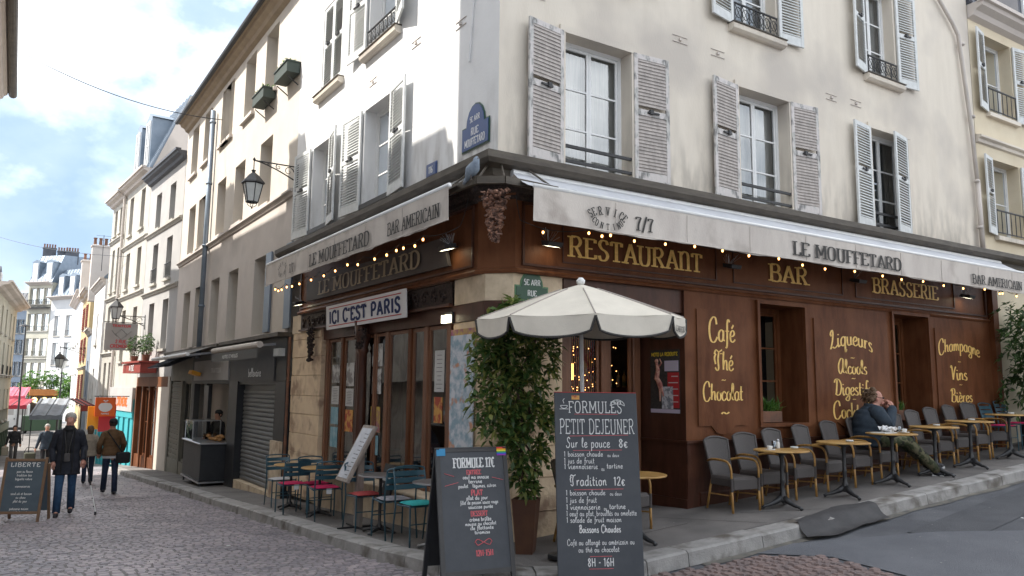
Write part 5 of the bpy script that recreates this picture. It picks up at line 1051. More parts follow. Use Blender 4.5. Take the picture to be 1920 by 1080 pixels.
W3h = front('blue painted shadowed house in the gap at the left end of the street', 53, 100, 22, 100, 11.2, [(0, 1.8), (2.6, 4.4), (5.4, 7.2), (8, 9.8)], [.2, .5, .8], 'plaster_blue', ww=1.0, roof=(2.2, 'slate', ()), cornice_d=.3)
for (H_, pxs, D, z) in ((W1h, (112, 128), 87, 15.0), (W2h, (84,), 87, 15.4)):
    for k_, px in enumerate(pxs): x_, y_ = XY(px, D); chimney(H_[0], x_, y_, z, 1.3, .7, 1.5, 5, 'slate')
x_, y_ = XY(186, 43.5); chimney(G6[0], x_, y_, 6.2, 1.1, .6, 3.2, 4); x_, y_ = XY(170, 49); chimney(G8[0], x_, y_, 7.0, 1.3, .7, 2.4, 4)
LH = house('cream_terrace_house', 'cream house with tall thin windows at the left edge of the picture', XY(33, 46), XY(-14, 34), 6.1, [(-.4, 1.3), (2.0, 3.7), (4.1, 5.4)], [.12, .28, .48, .66, .88], 'cream_far', ww=.75, bands=(1.9,), cornice_d=.6, roof=(1.0, 'slate', (.8,)), gfront=[(.5, 8, .2)], guards=(1,))
part('shop_front', LH[0], 'green_paint', lambda m_: (fbox(m_, LH[1], .3, LH[2], 0, .12, -.95, -.55), [fbox(m_, LH[1], .3+i*1.1, .42+i*1.1, -.05, .10, -3.0, -.95) for i in range(20)], fbox(m_, LH[1], .3, LH[2], -.2, -.05, -3.0, -.9)))
# houses on the near left, out of the picture but shading the street; only an eave shows
N1 = house('yellow_house', 'yellowish house on the near left of which only the gutter shows', (-6.05, 24.5), (-6.05, 3.9), 12.0, [(2.8, 4.6), (5.8, 7.6), (8.4, 10)], [.14, .38, .62, .86], 'plaster_cream', ww=1.0, bands=(5.2,), cornice_d=.22, gfront=[(.6, 6, 1.8), (7, 12.4, 1.8)])
part('gutter', N1[0], 'zinc', lambda m_: m_.tube([N1[1].p(-.1, .36, 11.98), N1[1].p(20.5, .36, 11.98)], .14, 12))
for y_, h_, w_ in ((11.0, 14.6, 1.0), (9.6, 13.7, .5), (16.9, 14.7, 1.0)): chimney(N1[0], -6.6, y_, 12, .7, w_, h_-12.2, 1)
N2 = house('tall_corner_house', 'tall house on the opposite corner behind the camera', (-6.05, 3.87), (-6.05, -1.9), 14.8, [(2.8, 4.6), (5.8, 7.6), (8.4, 10.2), (11.4, 13.2)], [.2, .5, .8], 'plaster_white', ww=1.0, bands=(5.2, 10.8), gfront=[(.6, 5, 1.8)])
N4 = house('set_back_house', 'tall pale house set back on the opposite corner, left of the camera', (-8.5, -1.85), (-8.5, -14), 13.6, [(2.8, 4.6), (5.8, 7.6), (8.4, 10.2), (11.4, 12.8)], [.12, .37, .62, .87], 'plaster_white', ww=1.0, bands=(5.2, 10.8), gfront=[(.6, 5, 1.8)])
N3 = house('facing_house', 'pale house across the right-hand street behind the camera', (0, -15.5), (34, -15.5), 8.4, [(2.8, 4.6), (5.8, 7.6)], [.05+.1*i for i in range(10)], 'plaster_white', ww=1.1, bands=(5.2,), sh='shutter_white', cornice_d=.6)
# right-hand neighbour beyond the drainpipe
mat('plaster_yellow', (.66, .575, .43), .9, (.60, .51, .37), 1.4, .2, 25)
RN, RF, RW, rz = house('yellow_cream_house', 'yellowish cream house beyond the drainpipe with small iron balconettes', (26, 0.0), (11.52, 0.0), 9.75, [(4.85, 6.5), (7.5, 9.25)], [13.33, 9.9, 7.2, 4.5, 1.9], 'plaster_yellow', ww=1.15, bands=(6.75,), cornice_d=.34, roof=(2.2, 'slate', (.4, .8)), guards=(0, 1), sill='plaster_cream', reveal=.28, gfront=[(1, 6, 2.4), (7, 13, 2.4)])
for z_, h_ in ((7.5, 1.75), (4.85, 1.65)):
    shutter(RN, R_, 12.06, z_, .50, h_, -1, 12); shutter(RN, R_, 13.28, z_, .50, h_, 1, 8)
# ------------------------------------------------------------------ terrace furniture
weave('wicker', (.050, .043, .041), (.105, .092, .088), 110, .55); mat('bamboo', (.42, .24, .075), .4, (.30, .155, .045), 12, stretch=(1, 1, .6), contrast=(.4, .6)); mat('teak', (.50, .30, .10), .42, (.33, .18, .055), 5, .1, 40, stretch=(1, 6, 1), contrast=(.35, .65), col3=(.56, .37, .15), scale3=2.5)
mat('cast_iron', (.016, .017, .019), .45, (.028, .028, .03), 18, .4, 40, spec=.6); mat('porcelain', (.72, .72, .70), .2); glass_mat('clear_glass', (.95, .97, .97), 1, .01, .12)
mat('petrol_blue', (.016, .062, .088), .35, (.024, .08, .11), 8, spec=.6); mat('rust', (.10, .06, .05), .8)
for nm, c in (('cushion_pink', (.52, .012, .09)), ('cushion_coral', (.60, .10, .10)), ('cushion_grey', (.30, .29, .32)), ('cushion_turquoise', (.03, .38, .38)), ('cushion_white', (.55, .55, .56))): mat(nm, c, .9, tuple(q*.82 for q in c), 12, .3, 80)
LEGP = {}
def wicker_chair():
    t = thing('wicker_armchair', '', 'armchair', (0, 0, 0)); w_ = .255
    mb = M(); mb.bbox(-w_+.02, w_-.02, -.25, .22, .40, .455, .02); mb.bbox(-w_+.015, w_-.015, -.262, -.235, .29, .43, .01); mb.bbox(-w_+.01, -w_+.03, -.25, .2, .33, .43, .008); mb.bbox(w_-.03, w_-.01, -.25, .2, .33, .43, .008)
    obj('seat', mb, 'wicker', t)
    mb = M(); g = []
    for i in range(9):
        u = -1+2*i/8; g.append([(u*(.195+.045*q), .20+.12*q+.04*(1-u*u)*(.4+.6*q), .42+.45*q+(.035*(1-u*u) if q == 1 else 0)) for q in (0, .33, .66, 1)])
    g = [[(p[0], p[1], .42+(p[2]-.42)*1.08) for p in r] for r in g]; mb.sheet(g); mb.sheet([[(p[0], p[1]+.016, p[2]) for p in r] for r in g]); obj('backrest', mb, 'wicker', t, smooth=True)
    P = [g[0][j] for j in range(4)] + [g[i][3] for i in range(1, 8)] + [g[8][j] for j in (3, 2, 1, 0)]; mb = M(); mb.tube([(p[0], p[1]+.008, p[2]) for p in P], .019, 8); obj('back_frame', mb, 'wicker', t, smooth=True)
    for s in (-1, 1):
        mb = M(); mb.tube(smooth_pts3([(s*.215, .29, .63), (s*.27, .12, .665), (s*.285, -.10, .665), (s*.283, -.20, .64), (s*.275, -.245, .56), (s*.272, -.25, .44)]), .0165, 8); obj('armrest', mb, 'bamboo', t, smooth=True)
        mb = M(); mb.tube([(s*.272, -.25, .44), (s*.27, -.25, .27)], .0215, 8); obj('binding', mb, 'wicker', t)
        mb = M(); mb.tube([(s*.27, -.25, .29), (s*.268, -.262, 0)], .018, 8); obj('leg', mb, 'bamboo', t, smooth=True)
        mb = M(); mb.tube([(s*.21, .20, .42), (s*.225, .30, 0)], .017, 8); obj('leg', mb, 'bamboo', t, smooth=True)
        mb = M(); mb.tube([(s*.265, -.25, .22), (s*.215, .24, .2)], .010, 6); obj('stretcher', mb, 'bamboo', t)
    return t
def smooth_pts3(P, k=4):
    out = []
    for i in range(len(P)-1):
        a = P[max(0, i-1)]; b = P[i]; c = P[i+1]; d = P[min(len(P)-1, i+2)]
        for j in range(k):
            t = j/k; out.append(tuple(.5*((2*b[q]) + (c[q]-a[q])*t + (2*a[q]-5*b[q]+4*c[q]-d[q])*t*t + (3*b[q]-a[q]-3*c[q]+d[q])*t**3) for q in range(3)))
    out.append(P[-1]); return out
def bistro_table(z_top=.73):
    t = thing('bistro_table', '', 'table', (0, 0, 0)); r = .33
    for i in range(9):
        x0, x1 = -r+i*2*r/9+.003, -r+(i+1)*2*r/9-.003; xm = max(abs(x0), abs(x1)); h = math.sqrt(max(.001, r*r-xm*xm)) if xm < r else .06
        h0, h1 = math.sqrt(max(.004, r*r-x0*x0)), math.sqrt(max(.004, r*r-x1*x1)); mb = M()
        mb.add([(x0, -h0, z_top-.022), (x1, -h1, z_top-.022), (x1, h1, z_top-.022), (x0, h0, z_top-.022), (x0, -h0, z_top), (x1, -h1, z_top), (x1, h1, z_top), (x0, h0, z_top)], [(0, 3, 2, 1), (4, 5, 6, 7), (0, 1, 5, 4), (1, 2, 6, 5), (2, 3, 7, 6), (3, 0, 4, 7)])
        obj('slat', mb, 'teak', t)
    mb = M(); mb.tube([(math.cos(a)*(r+.004), math.sin(a)*(r+.004), z_top-.012) for a in [2*PI*i/28 for i in range(28)]], .011, 6, closed=True); obj('rim', mb, 'teak', t, smooth=True)
    mb = M(); mb.lathe([(.05, .08), (.055, .12), (.035, .15), (.038, .18), (.028, .2), (.026, .33), (.032, .34), (.024, .36), (.023, .6), (.035, .64), (.03, .66), (.12, z_top-.03), (.12, z_top-.024)], 12); obj('column', mb, 'cast_iron', t, smooth=True)
    mb = M()
    for i in range(3):
        a = 2*PI*i/3+.5; c, s = math.cos(a), math.sin(a); mb.tube([(c*.02, s*.02, .13), (c*.08, s*.08, .09), (c*.17, s*.17, .05), (c*.24, s*.24, .035), (c*.27, s*.27, .012)], [.045, .036, .024, .02, .022], 8)
    obj('foot', mb, 'cast_iron', t, smooth=True)
    return t
used = set()
def place(proto, x, y, rz, label, group=None, z=None):
    z = zside(x, y) if z is None else z
    if proto.name not in used: used.add(proto.name); o = proto; o.location = (x, y, z); o.rotation_euler = (0, 0, rz)
    else: o = copy_tree(proto, (x, y, z), rz)
    o['label'] = label; o.scale = (.87, .97, 1.0) if 'wicker' in proto.name else (1.055,)*3
    if group: o['group'] = group
    return o
KID_INIT = None
ch0 = wicker_chair(); KID[ch0.name] = [(c, kids(c)) for c in kids(ch0)]; GC = 'dark wicker armchairs on the pavement'
cx_ = [3.50, 4.08, 4.74, 5.40, 6.08, 6.74, 7.76, 8.36, 8.96, 9.55, 10.15]
cl = ['first dark wicker armchair from the corner, below the café thé chocolat panel', 'second dark wicker armchair from the corner, behind the table with the coffee cup', 'third dark wicker armchair from the corner, in front of the first flower box', 'fourth dark wicker armchair, right of the coffee cup table', 'fifth dark wicker armchair, the empty one just left of the seated man',
      'wicker armchair the man with sunglasses sits in', 'wicker armchair just right of the seated man, behind his table', 'wicker armchair below the second recessed window, second right of the seated man', 'wicker armchair third right of the seated man, behind the fourth bistro table', 'wicker armchair fourth right of the seated man, below the champagne panel', 'last wicker armchair in the row, next to the blue metal chairs']
for i, (x, l_) in enumerate(zip(cx_, cl)): place(ch0, x-.06, -.53+random.uniform(-.02, .02), random.uniform(-.11, .11), l_, GC)
place(ch0, .86, -.62, math.radians(82), 'wicker armchair half hidden between the laurel and the tall chalkboard', GC)
place(ch0, 1.62, -.42, math.radians(12), 'wicker armchair behind the tall chalkboard, at the cafe door', GC)
tb0 = bistro_table(); KID[tb0.name] = [(c, kids(c)) for c in kids(tb0)]; GT = 'round slatted bistro tables'
tX = [(3.95, -.95), (5.12, -1.08), (6.42, -1.0), (7.58, -1.0), (8.65, -1.0), (10.0, -.98)]
tl = ['round slatted table with a coffee cup, glass and salt shaker, nearest the corner', 'round slatted table with one small ashtray, left of the seated man', 'round slatted table with a tray and white napkins in front of the seated man', 'round slatted table just right of the seated man\'s, by his shoes', 'round slatted table with an ashtray, second right of the seated man\'s', 'last round slatted table, before the pink seat cushions']
for (x, y), l_ in zip(tX, tl): place(tb0, x, y, random.uniform(-.35, .15), l_, GT)
place(tb0, 1.30, -1.02, .2, 'round slatted table partly hidden behind the tall chalkboard', GT)
# things on the tables
TZ = lambda x, y: zside(x, y)+.772
def cup(x, y, label, z=None):
    z = TZ(x, y) if z is None else z; o = thing('coffee_cup', label, 'cup', (x, y, z))
    mb = M(); mb.lathe([(.035, 0), (.062, .006), (.075, .014), (.073, .017), (.04, .008)], 16); obj('saucer', mb, 'porcelain', o, smooth=True)
    mb = M(); mb.lathe([(.018, .009), (.03, .014), (.036, .045), (.038, .062), (.034, .062), (.03, .02)], 14); obj('bowl', mb, 'porcelain', o, smooth=True)
    mb = M(); mb.tube([(.035, 0, .05), (.055, 0, .048), (.055, 0, .03), (.034, 0, .025)], .004, 6); obj('handle', mb, 'porcelain', o)
def glass_(x, y, label, h=.11, r=.033, z=None): mb = M(); mb.lathe([(r*.8, 0), (r*.85, .005), (r, h), (r-.003, h), (r*.8, .008)], 14, (0, 0, 0)); o = tag(obj('drinking_glass', mb, 'clear_glass', smooth=True), label, 'glass'); o.location = (x, y, TZ(x, y) if z is None else z)
def ashtray(x, y, label): mb = M(); mb.lathe([(.045, 0), (.055, .008), (.05, .026), (.043, .026), (.04, .008)], 14); o = tag(obj('ashtray', mb, 'milk_glass', smooth=True), label, 'ashtray', 'ashtrays on the bistro tables'); o.location = (x, y, TZ(x, y))
cup(3.78, -.90, 'white coffee cup on a saucer on the first bistro table'); glass_(3.93, -.85, 'clear drinking glass beside the coffee cup on the first table')
o = thing('salt_shaker', 'salt shaker with a metal cap on the first bistro table', 'shaker', (4.02, -.84, TZ(4.02, -.84))); mb = M(); mb.lathe([(.026, 0), (.028, .07), (.02, .09)], 10); obj('jar', mb, 'porcelain', o); mb = M(); mb.lathe([(.022, .09), (.022, .115), (.012, .125)], 10); obj('cap', mb, 'steel', o)
ashtray(4.13, -1.02, 'small ashtray on the first bistro table from the corner'); ashtray(5.15, -1.16, 'small ashtray on the table left of the seated man'); ashtray(7.66, -1.0, 'small ashtray on the table just right of the seated man'); ashtray(8.72, -1.0, 'ashtray on the second table right of the seated man'); ashtray(10.05, -1.0, 'ashtray on the last bistro table')
o = thing('tray', 'white tray with crumpled napkins on the seated man\'s table', 'tray', (6.34, -.95, TZ(6.34, -.95))); mb = M(); mb.bbox(-.19, .13, -.12, .12, 0, .015, .004); obj('plate', mb, 'porcelain', o)
mb = M()
for i in range(9):
    c = Vector((random.uniform(.0, .16), random.uniform(-.1, .1), .03+.02*i/3)); mb.sheet([[c+Vector((a*.05, b*.05, .03*math.sin(a*3+b*5+i))) for b in (-1, -.3, .4, 1)] for a in (-1, -.3, .4, 1)])
obj('napkin', mb, 'paper_white', o); glass_(6.62, -1.0, 'small glass at the right edge of the seated man\'s table', .08); cup(6.50, -1.16, 'small white cup on the seated man\'s table')
# white sandwich board lettering etc. below ; metal bistro chairs on both terraces
def metal_chair():
    t = thing('metal_chair', '', 'chair', (0, 0, 0)); w_ = .20
    for s in (-1, 1):
        mb = M(); mb.tube(smooth_pts3([(s*w_, -.20, 0), (s*w_, -.19, .43), (s*w_, -.17, .445), (s*w_, .12, .43)], 3), .0105, 7); obj('leg', mb, 'petrol_blue', t, smooth=True)
        mb = M(); mb.tube([(s*w_, .24, 0), (s*w_, .17, .40), (s*w_, .19, .62), (s*w_, .235, .80)], .0105, 7); obj('leg', mb, 'petrol_blue', t, smooth=True)
    mb = M(); mb.tube(smooth_pts3([(-w_, .235, .79), (-w_+.02, .25, .83), (0, .275, .845), (w_-.02, .25, .83), (w_, .235, .79)], 4), .0105, 7); obj('top_rail', mb, 'petrol_blue', t, smooth=True)
    for z, h in ((.765, .055), (.69, .055), (.615, .055)):
        mb = M(); n = 8; g = [[(-w_+2*w_*i/n, .195+(z+q-.62)*.2+.03*(1-(2*i/n-1)**2), z+q) for q in (-h/2, -h/4, h/4, h/2)] for i in range(n+1)]; mb.sheet(g); mb.sheet([[(p[0], p[1]+.006, p[2]) for p in r] for r in g]); obj('slat', mb, 'petrol_blue', t, smooth=True)
    for i in range(6):
        y = -.18+.33*i/5; mb = M(); mb.box(-w_, w_, y-.024, y+.024, .435, .441); obj('seat_slat', mb, 'petrol_blue', t)
    mb = M(); mb.tube([(-w_, -.19, .25), (w_, -.19, .25)], .007, 6); obj('stretcher', mb, 'petrol_blue', t)
    return t
mc0 = metal_chair(); KID[mc0.name] = [(c, kids(c)) for c in kids(mc0)]; GM = 'dark blue slatted metal chairs'
def cushion(x, y, rz, colour, label, tagged=False):
    o = thing('seat_cushion', label, 'cushion', (x, y, zside(x, y)+.466), rz, 'seat cushions on the metal chairs')
    mb = M(); n = 6; g = [[((a/n*2-1)*.20, (b/n*2-1)*.19-.02, .018+.022*(1-(a/n*2-1)**4)*(1-(b/n*2-1)**4)) for b in range(n+1)] for a in range(n+1)]; mb.sheet(g); mb.sheet([[(p[0], p[1], .036-p[2]) for p in r] for r in g]); obj('pad', mb, colour, o, smooth=True)
    if tagged: mb = M(); mb.box(-.05, .03, .175, .178, -.07, .01); obj('care_label', mb, 'paper_white', o)
chs = [(-.62, 6.42, 0, 'cushion_white', 'farthest left metal chair, beside the grey roller shutter', False), (-.80, 5.12, PI, 'cushion_pink', 'metal chair with a pink cushion and white tag, left one of the two', True), (-.48, 4.95, 0, 'cushion_pink', 'metal chair with a pink cushion whose seat shows between the two tagged ones', False),
       (-.66, 3.92, PI, 'cushion_pink', 'metal chair with a pink cushion and white tag, right one of the two', True), (-.62, 2.40, 0, 'cushion_coral', 'metal chair with the coral red cushion, right of the menu stand', False), (-.62, 1.42, PI, 'cushion_grey', 'metal chair with the pale grey cushion', False), (-.62, .72, 0, 'cushion_turquoise', 'metal chair with a turquoise cushion, right of the grey one', False), (-.58, -.28, PI, 'cushion_turquoise', 'metal chair with a turquoise cushion half hidden by the a-frame chalkboard', False)]
for x, y, rz, cc_, l_, tg in chs:
    r_ = rz+random.uniform(-.08, .08); place(mc0, x, y, r_, 'dark blue ' + l_, GM); cushion(x, y, r_, cc_, cc_.split('_')[1] + ' cushion on the ' + l_.replace(' with a pink cushion and white tag', '').replace(' with a pink cushion', '').replace(' with the coral red cushion', '').replace(' with the pale grey cushion', ' left of the turquoise ones').replace(' with a turquoise cushion', ''), tg)
for x, l_ in ((10.82, 'left one of two dark blue metal chairs at the right end of the terrace'), (11.38, 'right one of two dark blue metal chairs at the right end of the terrace')): place(mc0, x, -.42, 0, l_, GM); cushion(x, -.45, 0, 'cushion_pink', 'pink cushion on the ' + l_.replace('dark blue metal ', '').replace('of the terrace', 'of the terrace'))
place(mc0, 10.9, -1.35, PI, 'dark blue metal chair with its back to the right-hand kerb', GM); cushion(10.9, -1.32, PI, 'cushion_pink', 'pink cushion on the metal chair nearest the right-hand kerb')
def metal_table(x, y, label, top='steel', foot='cast_iron', r=.30, h=.76):
    o = thing('cafe_table', label, 'table', (x, y, zside(x, y)), 0, 'small tables on the left terrace'); mb = M(); mb.lathe([(r-.01, h-.02), (r, h-.015), (r, h-.003), (r-.006, h)], 28); obj('table_top', mb, top, o)
    mb = M(); mb.lathe([(.045, .04), (.04, .10), (.022, .13), (.022, h-.03), (.07, h-.02)], 12); obj('column', mb, foot, o, smooth=True); mb = M()
    for i in range(4): a = PI/2*i+.6; mb.tube([(math.cos(a)*.03, math.sin(a)*.03, .06), (math.cos(a)*.18, math.sin(a)*.18, .035), (math.cos(a)*.25, math.sin(a)*.25, .012)], [.03, .018, .02], 7)
    obj('foot', mb, foot, o, smooth=True)
metal_table(-.62, 5.82, 'small round table with a wooden top by the grey roller shutter', 'teak'); metal_table(-.58, 4.42, 'small round table with a wooden top between the pink cushions', 'teak'); metal_table(-.60, 1.92, 'small steel-topped table between the coral and grey cushions'); metal_table(-.62, .20, 'all steel table beside the a-frame chalkboard', 'steel', 'steel')
glass_(-.6, .25, 'small glass on the all steel table', .07, z=zside(0, .25)+.758)
# menu stand, a tilted lectern
ms = thing('menu_stand', 'weathered wooden menu stand with a tilted glazed panel on the left pavement', 'menu stand', (-.62, 2.62, zside(0, 2.6)), 0)
mat('driftwood', (.34, .29, .25), .8, (.24, .20, .17), 8, .5, 30, stretch=(3, 3, .4)); mat('menu_sheet', (.50, .52, .56), .35, (.40, .41, .44), 7)
mb = M(); mb.bbox(-.05, .05, -.04, .06, 0, 1.02, .006); obj('post', mb, 'driftwood', ms); mb = M(); mb.bar((-.05, -.28, .015), (-.05, .3, .015), .03, .02); mb.bar((-.3, 0, .012), (.22, 0, .012), .03, .02); obj('base', mb, 'iron', ms)
Rm = Matrix.Rotation(math.radians(-62), 3, 'Y') @ Matrix.Rotation(math.radians(0), 3, 'X'); mb = M(); mb.rbox((-.06, .0, 1.02), (.86, .44, .05), Rm, .006); obj('panel', mb, 'driftwood', ms)
mb = M(); mb.rbox(Vector((-.06, 0, 1.02))+Rm @ Vector((0, 0, .028)), (.76, .34, .006), Rm); obj('menu', mb, 'menu_sheet', ms)
mb = M()
for i in range(11): mb.rbox(Vector((-.06, 0, 1.02))+Rm @ Vector((-.33+i*.062, -.1+.02*(i % 3), .0325)), (.008, .10+.03*(i % 3), .001), Rm)
obj('print', mb, 'ink', ms)
cr_ = thing('card_rack', 'black folding rack of menu cards leaning behind the menu stand', 'rack', (-.25, 2.5, zside(0, 2.5)+.34)); mb = M(); mb.rbox((0, 0, .26), (.03, .40, .52), Matrix.Rotation(.25, 3, 'Y')); obj('board', mb, 'black_paint', cr_)
mb = M(); [mb.rbox((-.02-.02*(k % 2), -.1+.1*(k % 3), .12+.1*(k//3)), (.004, .07, .06), Matrix.Rotation(.25, 3, 'Y')) for k in range(9)]; obj('cards', mb, 'paper', cr_)

# ------------------------------------------------------------------ chalkboards
mat('chalkboard', (.052, .057, .066), .6, (.066, .071, .08), 4, .1, 40, col3=(.075, .078, .082), scale3=2.5, c3=(.55, .8)); mat('chalk', (.78, .78, .76), .9, (.6, .6, .6), 60); mat('chalk_red', (.50, .09, .10), .9, (.62, .16, .18), 40); mat('board_frame', (.06, .058, .058), .6, (.045, .044, .044), 5)
def board_write(par, rows, inv, u, n, o, wdir):
    pass
def boardthing(name, label, x, y, ang, z, w_, h, tilt, frame, rows, legs, face='chalkboard', back=False):
    # local frame: board faces -Y, tilted back
    t = thing(name, label, 'chalkboard', (x, y, z), ang); Rt = Matrix.Rotation(-tilt, 4, 'X'); 
    T = Matrix.Translation((0, 0, legs)) @ Rt if not legs else Rt @ Matrix.Translation((0, 0, legs))
    mb = M(T); mb.bbox(-w_/2, w_/2, 0, .022, 0, h, .004); obj('board', mb, face, t)
    if frame:
        for a in ((-w_/2-.001, -w_/2+frame, -.008, -.0005, -legs if legs else 0, h+.001), (w_/2-frame, w_/2+.001, -.008, -.0005, -legs if legs else 0, h+.001), (-w_/2+frame+.001, w_/2-frame-.001, -.007, -.0004, h-frame, h+.0005), (-w_/2+frame+.001, w_/2-frame-.001, -.007, -.0004, 0, frame)):
            mb = M(T); mb.bbox(*a, .002); obj('frame', mb, 'board_frame' if frame < .05 else 'board_frame', t)
    P = lambda x_, z_: (lambda xx, yy, tt: T @ Vector((x_+xx, -.0025-tt, z_+yy)))
    by = {}
    for r in rows:
        s, xx, zz, hh, wd, fnt, m_ = r[:7]; k = r[7] if len(r) > 7 else {}
        mb = by.setdefault(m_, M()); kw = dict(thick=.12, thin=.06, serif=False, wid=wd, uniform=False); kw.update(k)
        if s == '_': mb.add([T @ Vector(q) for q in ((xx-hh/2, -.003, zz), (xx+hh/2, -.003, zz+wd), (xx+hh/2, -.003, zz+.005+wd), (xx-hh/2, -.003, zz+.005))], [(0, 1, 2, 3)]); continue
        write(mb, s, fnt, hh, P(xx, zz), **kw)
    for m_, mb in by.items(): obj('lettering', mb, m_, t, kind='stuff')
    return t, T
U = dict(uniform=True, thick=.11)
bx, by_ = .03, -1.98; Hb = 1.93
CH = dict(uniform=True, thick=.10, track=.07)
def fl(s_, x0, x1, z_, h, f_=LOW, m_='chalk', **k):
    d_ = dict(CH); d_.update(k); d_['fit'] = x1-x0; return (s_, (x0+x1)/2, z_, h, 1, f_, m_, d_)
rows = [fl('FORMULES', -.26, .25, 1.60, .115, CAPS, thick=.085, serif=True), ('_', 0, 1.585, .45, 0, None, 'chalk_red'), fl('PETIT DEJEUNER', -.345, .355, 1.385, .145, CAPS, thick=.075, serif=True, track=.05), ('_', .02, 1.355, .60, .01, None, 'chalk_red'),
 fl('Sur le pouce', -.29, .12, 1.215, .10, thick=.09), fl('8€', .20, .29, 1.215, .09, thick=.1), ('_', 0, 1.175, .5, .005, None, 'chalk_red'),
 fl('1 boisson chaude', -.31, .05, 1.105, .055), fl('ou deux', .09, .20, 1.10, .04), fl('1 jus de fruit', -.31, -.03, 1.04, .058), fl('1 viennoiserie', -.31, -.0, .975, .056), fl('ou', .03, .06, .96, .045), fl('tartine', .08, .23, .98, .056),
 fl('Tradition', -.26, .08, .845, .105, thick=.09), fl('12€', .14, .25, .845, .09, thick=.1), ('_', 0, .80, .5, .005, None, 'chalk_red'),
 fl('1 boisson chaude', -.30, .06, .745, .055), fl('ou deux', .10, .21, .74, .04), fl('1 jus de fruit', -.30, -.02, .68, .058), fl('1 viennoiserie', -.30, .01, .612, .056), fl('ou', .04, .07, .60, .045), fl('tartine', .09, .24, .615, .056), fl('1 oeuf au plat, brouillés ou omelette', -.30, .34, .545, .055), fl('1 salade de fruit maison', -.30, .20, .478, .055),
 fl('Boissons Chaudes', -.19, .19, .395, .07, thick=.14), fl('Café ou allongé ou américain ou', -.30, .31, .305, .055), fl('ou thé ou chocolat', -.20, .17, .24, .055), fl('8H - 16H', -.12, .12, .10, .075, CAPS, thick=.13), ('_', 0, .075, .24, 0, None, 'chalk_red'), ('_', 0, .195, .22, 0, None, 'chalk_red')]
ZK = [(0, .17), (.075, .245), (.10, .27), (.24, .40), (.305, .466), (.395, .58), (.478, .675), (.545, .735), (.612, .795), (.68, .86), (.745, .93), (.845, 1.02), (.975, 1.18), (1.04, 1.234), (1.105, 1.30), (1.215, 1.387), (1.385, 1.52), (1.60, 1.727), (1.9, 2.0)]
def zmap(z):
    for (a, b), (c, d) in zip(ZK[:-1], ZK[1:]):
        if a <= z <= c: return b+(d-b)*(z-a)/(c-a)
    return z
rows = [tuple([r[0], r[1]*1.1, zmap(r[2])] + list(r[3:7]) + ([dict(r[7], fit=r[7]['fit']*1.1)] if len(r) > 7 else [])) for r in rows]
tb, TT = boardthing('chalkboard', 'tall leaning chalkboard headed formules petit déjeuner on the kerb', bx, by_, math.radians(-24), zroad(bx, by_)+.0, .85, Hb, math.radians(7), 0, rows, 0)
mb = M(TT); mb.tube([(-.36+.09*math.cos(0), -.004, Hb-.10), ], .001, 3) if False else None
mb = M(TT)
for P in ([(-.33+.035*math.cos(a), -.005, Hb-.13+.03*math.sin(a)) for a in [PI+PI*k/6 for k in range(7)]], [(-.365, -.005, Hb-.13), (-.295, -.005, Hb-.13)], [(-.375+.0, -.005, Hb-.165), (-.285, -.005, Hb-.165)], [(-.33, -.005, Hb-.11), (-.34, -.005, Hb-.08), (-.325, -.005, Hb-.06)],
          [(.22+.075*math.cos(a), -.005, Hb-.13+.06*math.sin(a)) for a in [PI*k/8 for k in range(9)]], [(.145, -.005, Hb-.13), (.18, -.005, Hb-.115), (.22, -.005, Hb-.11), (.26, -.005, Hb-.115), (.295, -.005, Hb-.13)], [(.19, -.005, Hb-.115), (.185, -.005, Hb-.08)], [(.22, -.005, Hb-.11), (.22, -.005, Hb-.07)], [(.25, -.005, Hb-.115), (.255, -.005, Hb-.08)]): mb.tube(P, .004, 4)
obj('drawing', mb, 'chalk', tb); mb = M(TT)
for i, c_ in enumerate(('paper_red',)): mb.box(-.25, -.17, -.005, -.001, Hb-.07, Hb-.03)
obj('sticker', mb, 'paper_red', tb); mb = M(TT); mb.box(-.425, .425, .0, .024, Hb, Hb+.006); obj('top_edge', mb, 'banner_red', tb)
mb = M(); mb.bar((0, .62, .02), (0, .16, 1.2), .03, .04); obj('prop', mb, 'black_paint', tb)
# a-frame with the 17 euro menu
ax, ay = -.98, -1.42; az = zroad(ax, ay)+.0
def cursive(s, x_, z_, h=.05, wd=1.3, m_='chalk'): return (s, x_, z_, h, wd, LOW, m_, dict(uniform=True, thick=.13, track=.06, fit=min(.40, .0165*len(s)+.03)))
def red(s_, x_, z_, h_, wd=.9): return (s_, x_, z_, h_, wd, CAPS, 'chalk_red', dict(thick=.22, thin=.1))
rA = [('FORMULE 17€', .02, 1.0, .095, .72, CAPS, 'chalk', dict(thick=.2, thin=.09, serif=True)), red('ENTRÉE', .01, .932, .045), cursive('oeuf mayonnaise', .03, .890, .042), cursive('terrine', .02, .848, .042), cursive('poulet à légumes, citron', .04, .806, .038),
      red('PLAT', .03, .730, .055), cursive('plat du jour', .03, .690, .042), cursive('filet de poisson sauce rouge', .05, .648, .038), cursive('saucisse purée', .06, .606, .038), red('DESSERT', .04, .535, .048, .85),
      cursive('crème brûlée', .05, .488, .042), cursive('mousse au chocolat', .05, .448, .038), cursive('ile flottante', .06, .408, .038), cursive('tiramisu', .06, .368, .038), red('12H-15H', .07, .165, .055)]
fa, TA = boardthing('a_frame_board', 'grey framed a-frame chalkboard headed formule 17 euros beside the laurel', ax, ay, math.radians(-8), az, .76, 1.20, math.radians(13), .045, rA, .20)
mb = M(TA)
for s_ in (1, -1): mb.tube(smooth_pts3([(.065+s_*.09, -.006, .29), (.065+s_*.06, -.006, .32), (.065+s_*.0, -.006, .29), (.065-s_*.06, -.006, .265), (.065-s_*.08, -.006, .29)], 4), .004, 4)
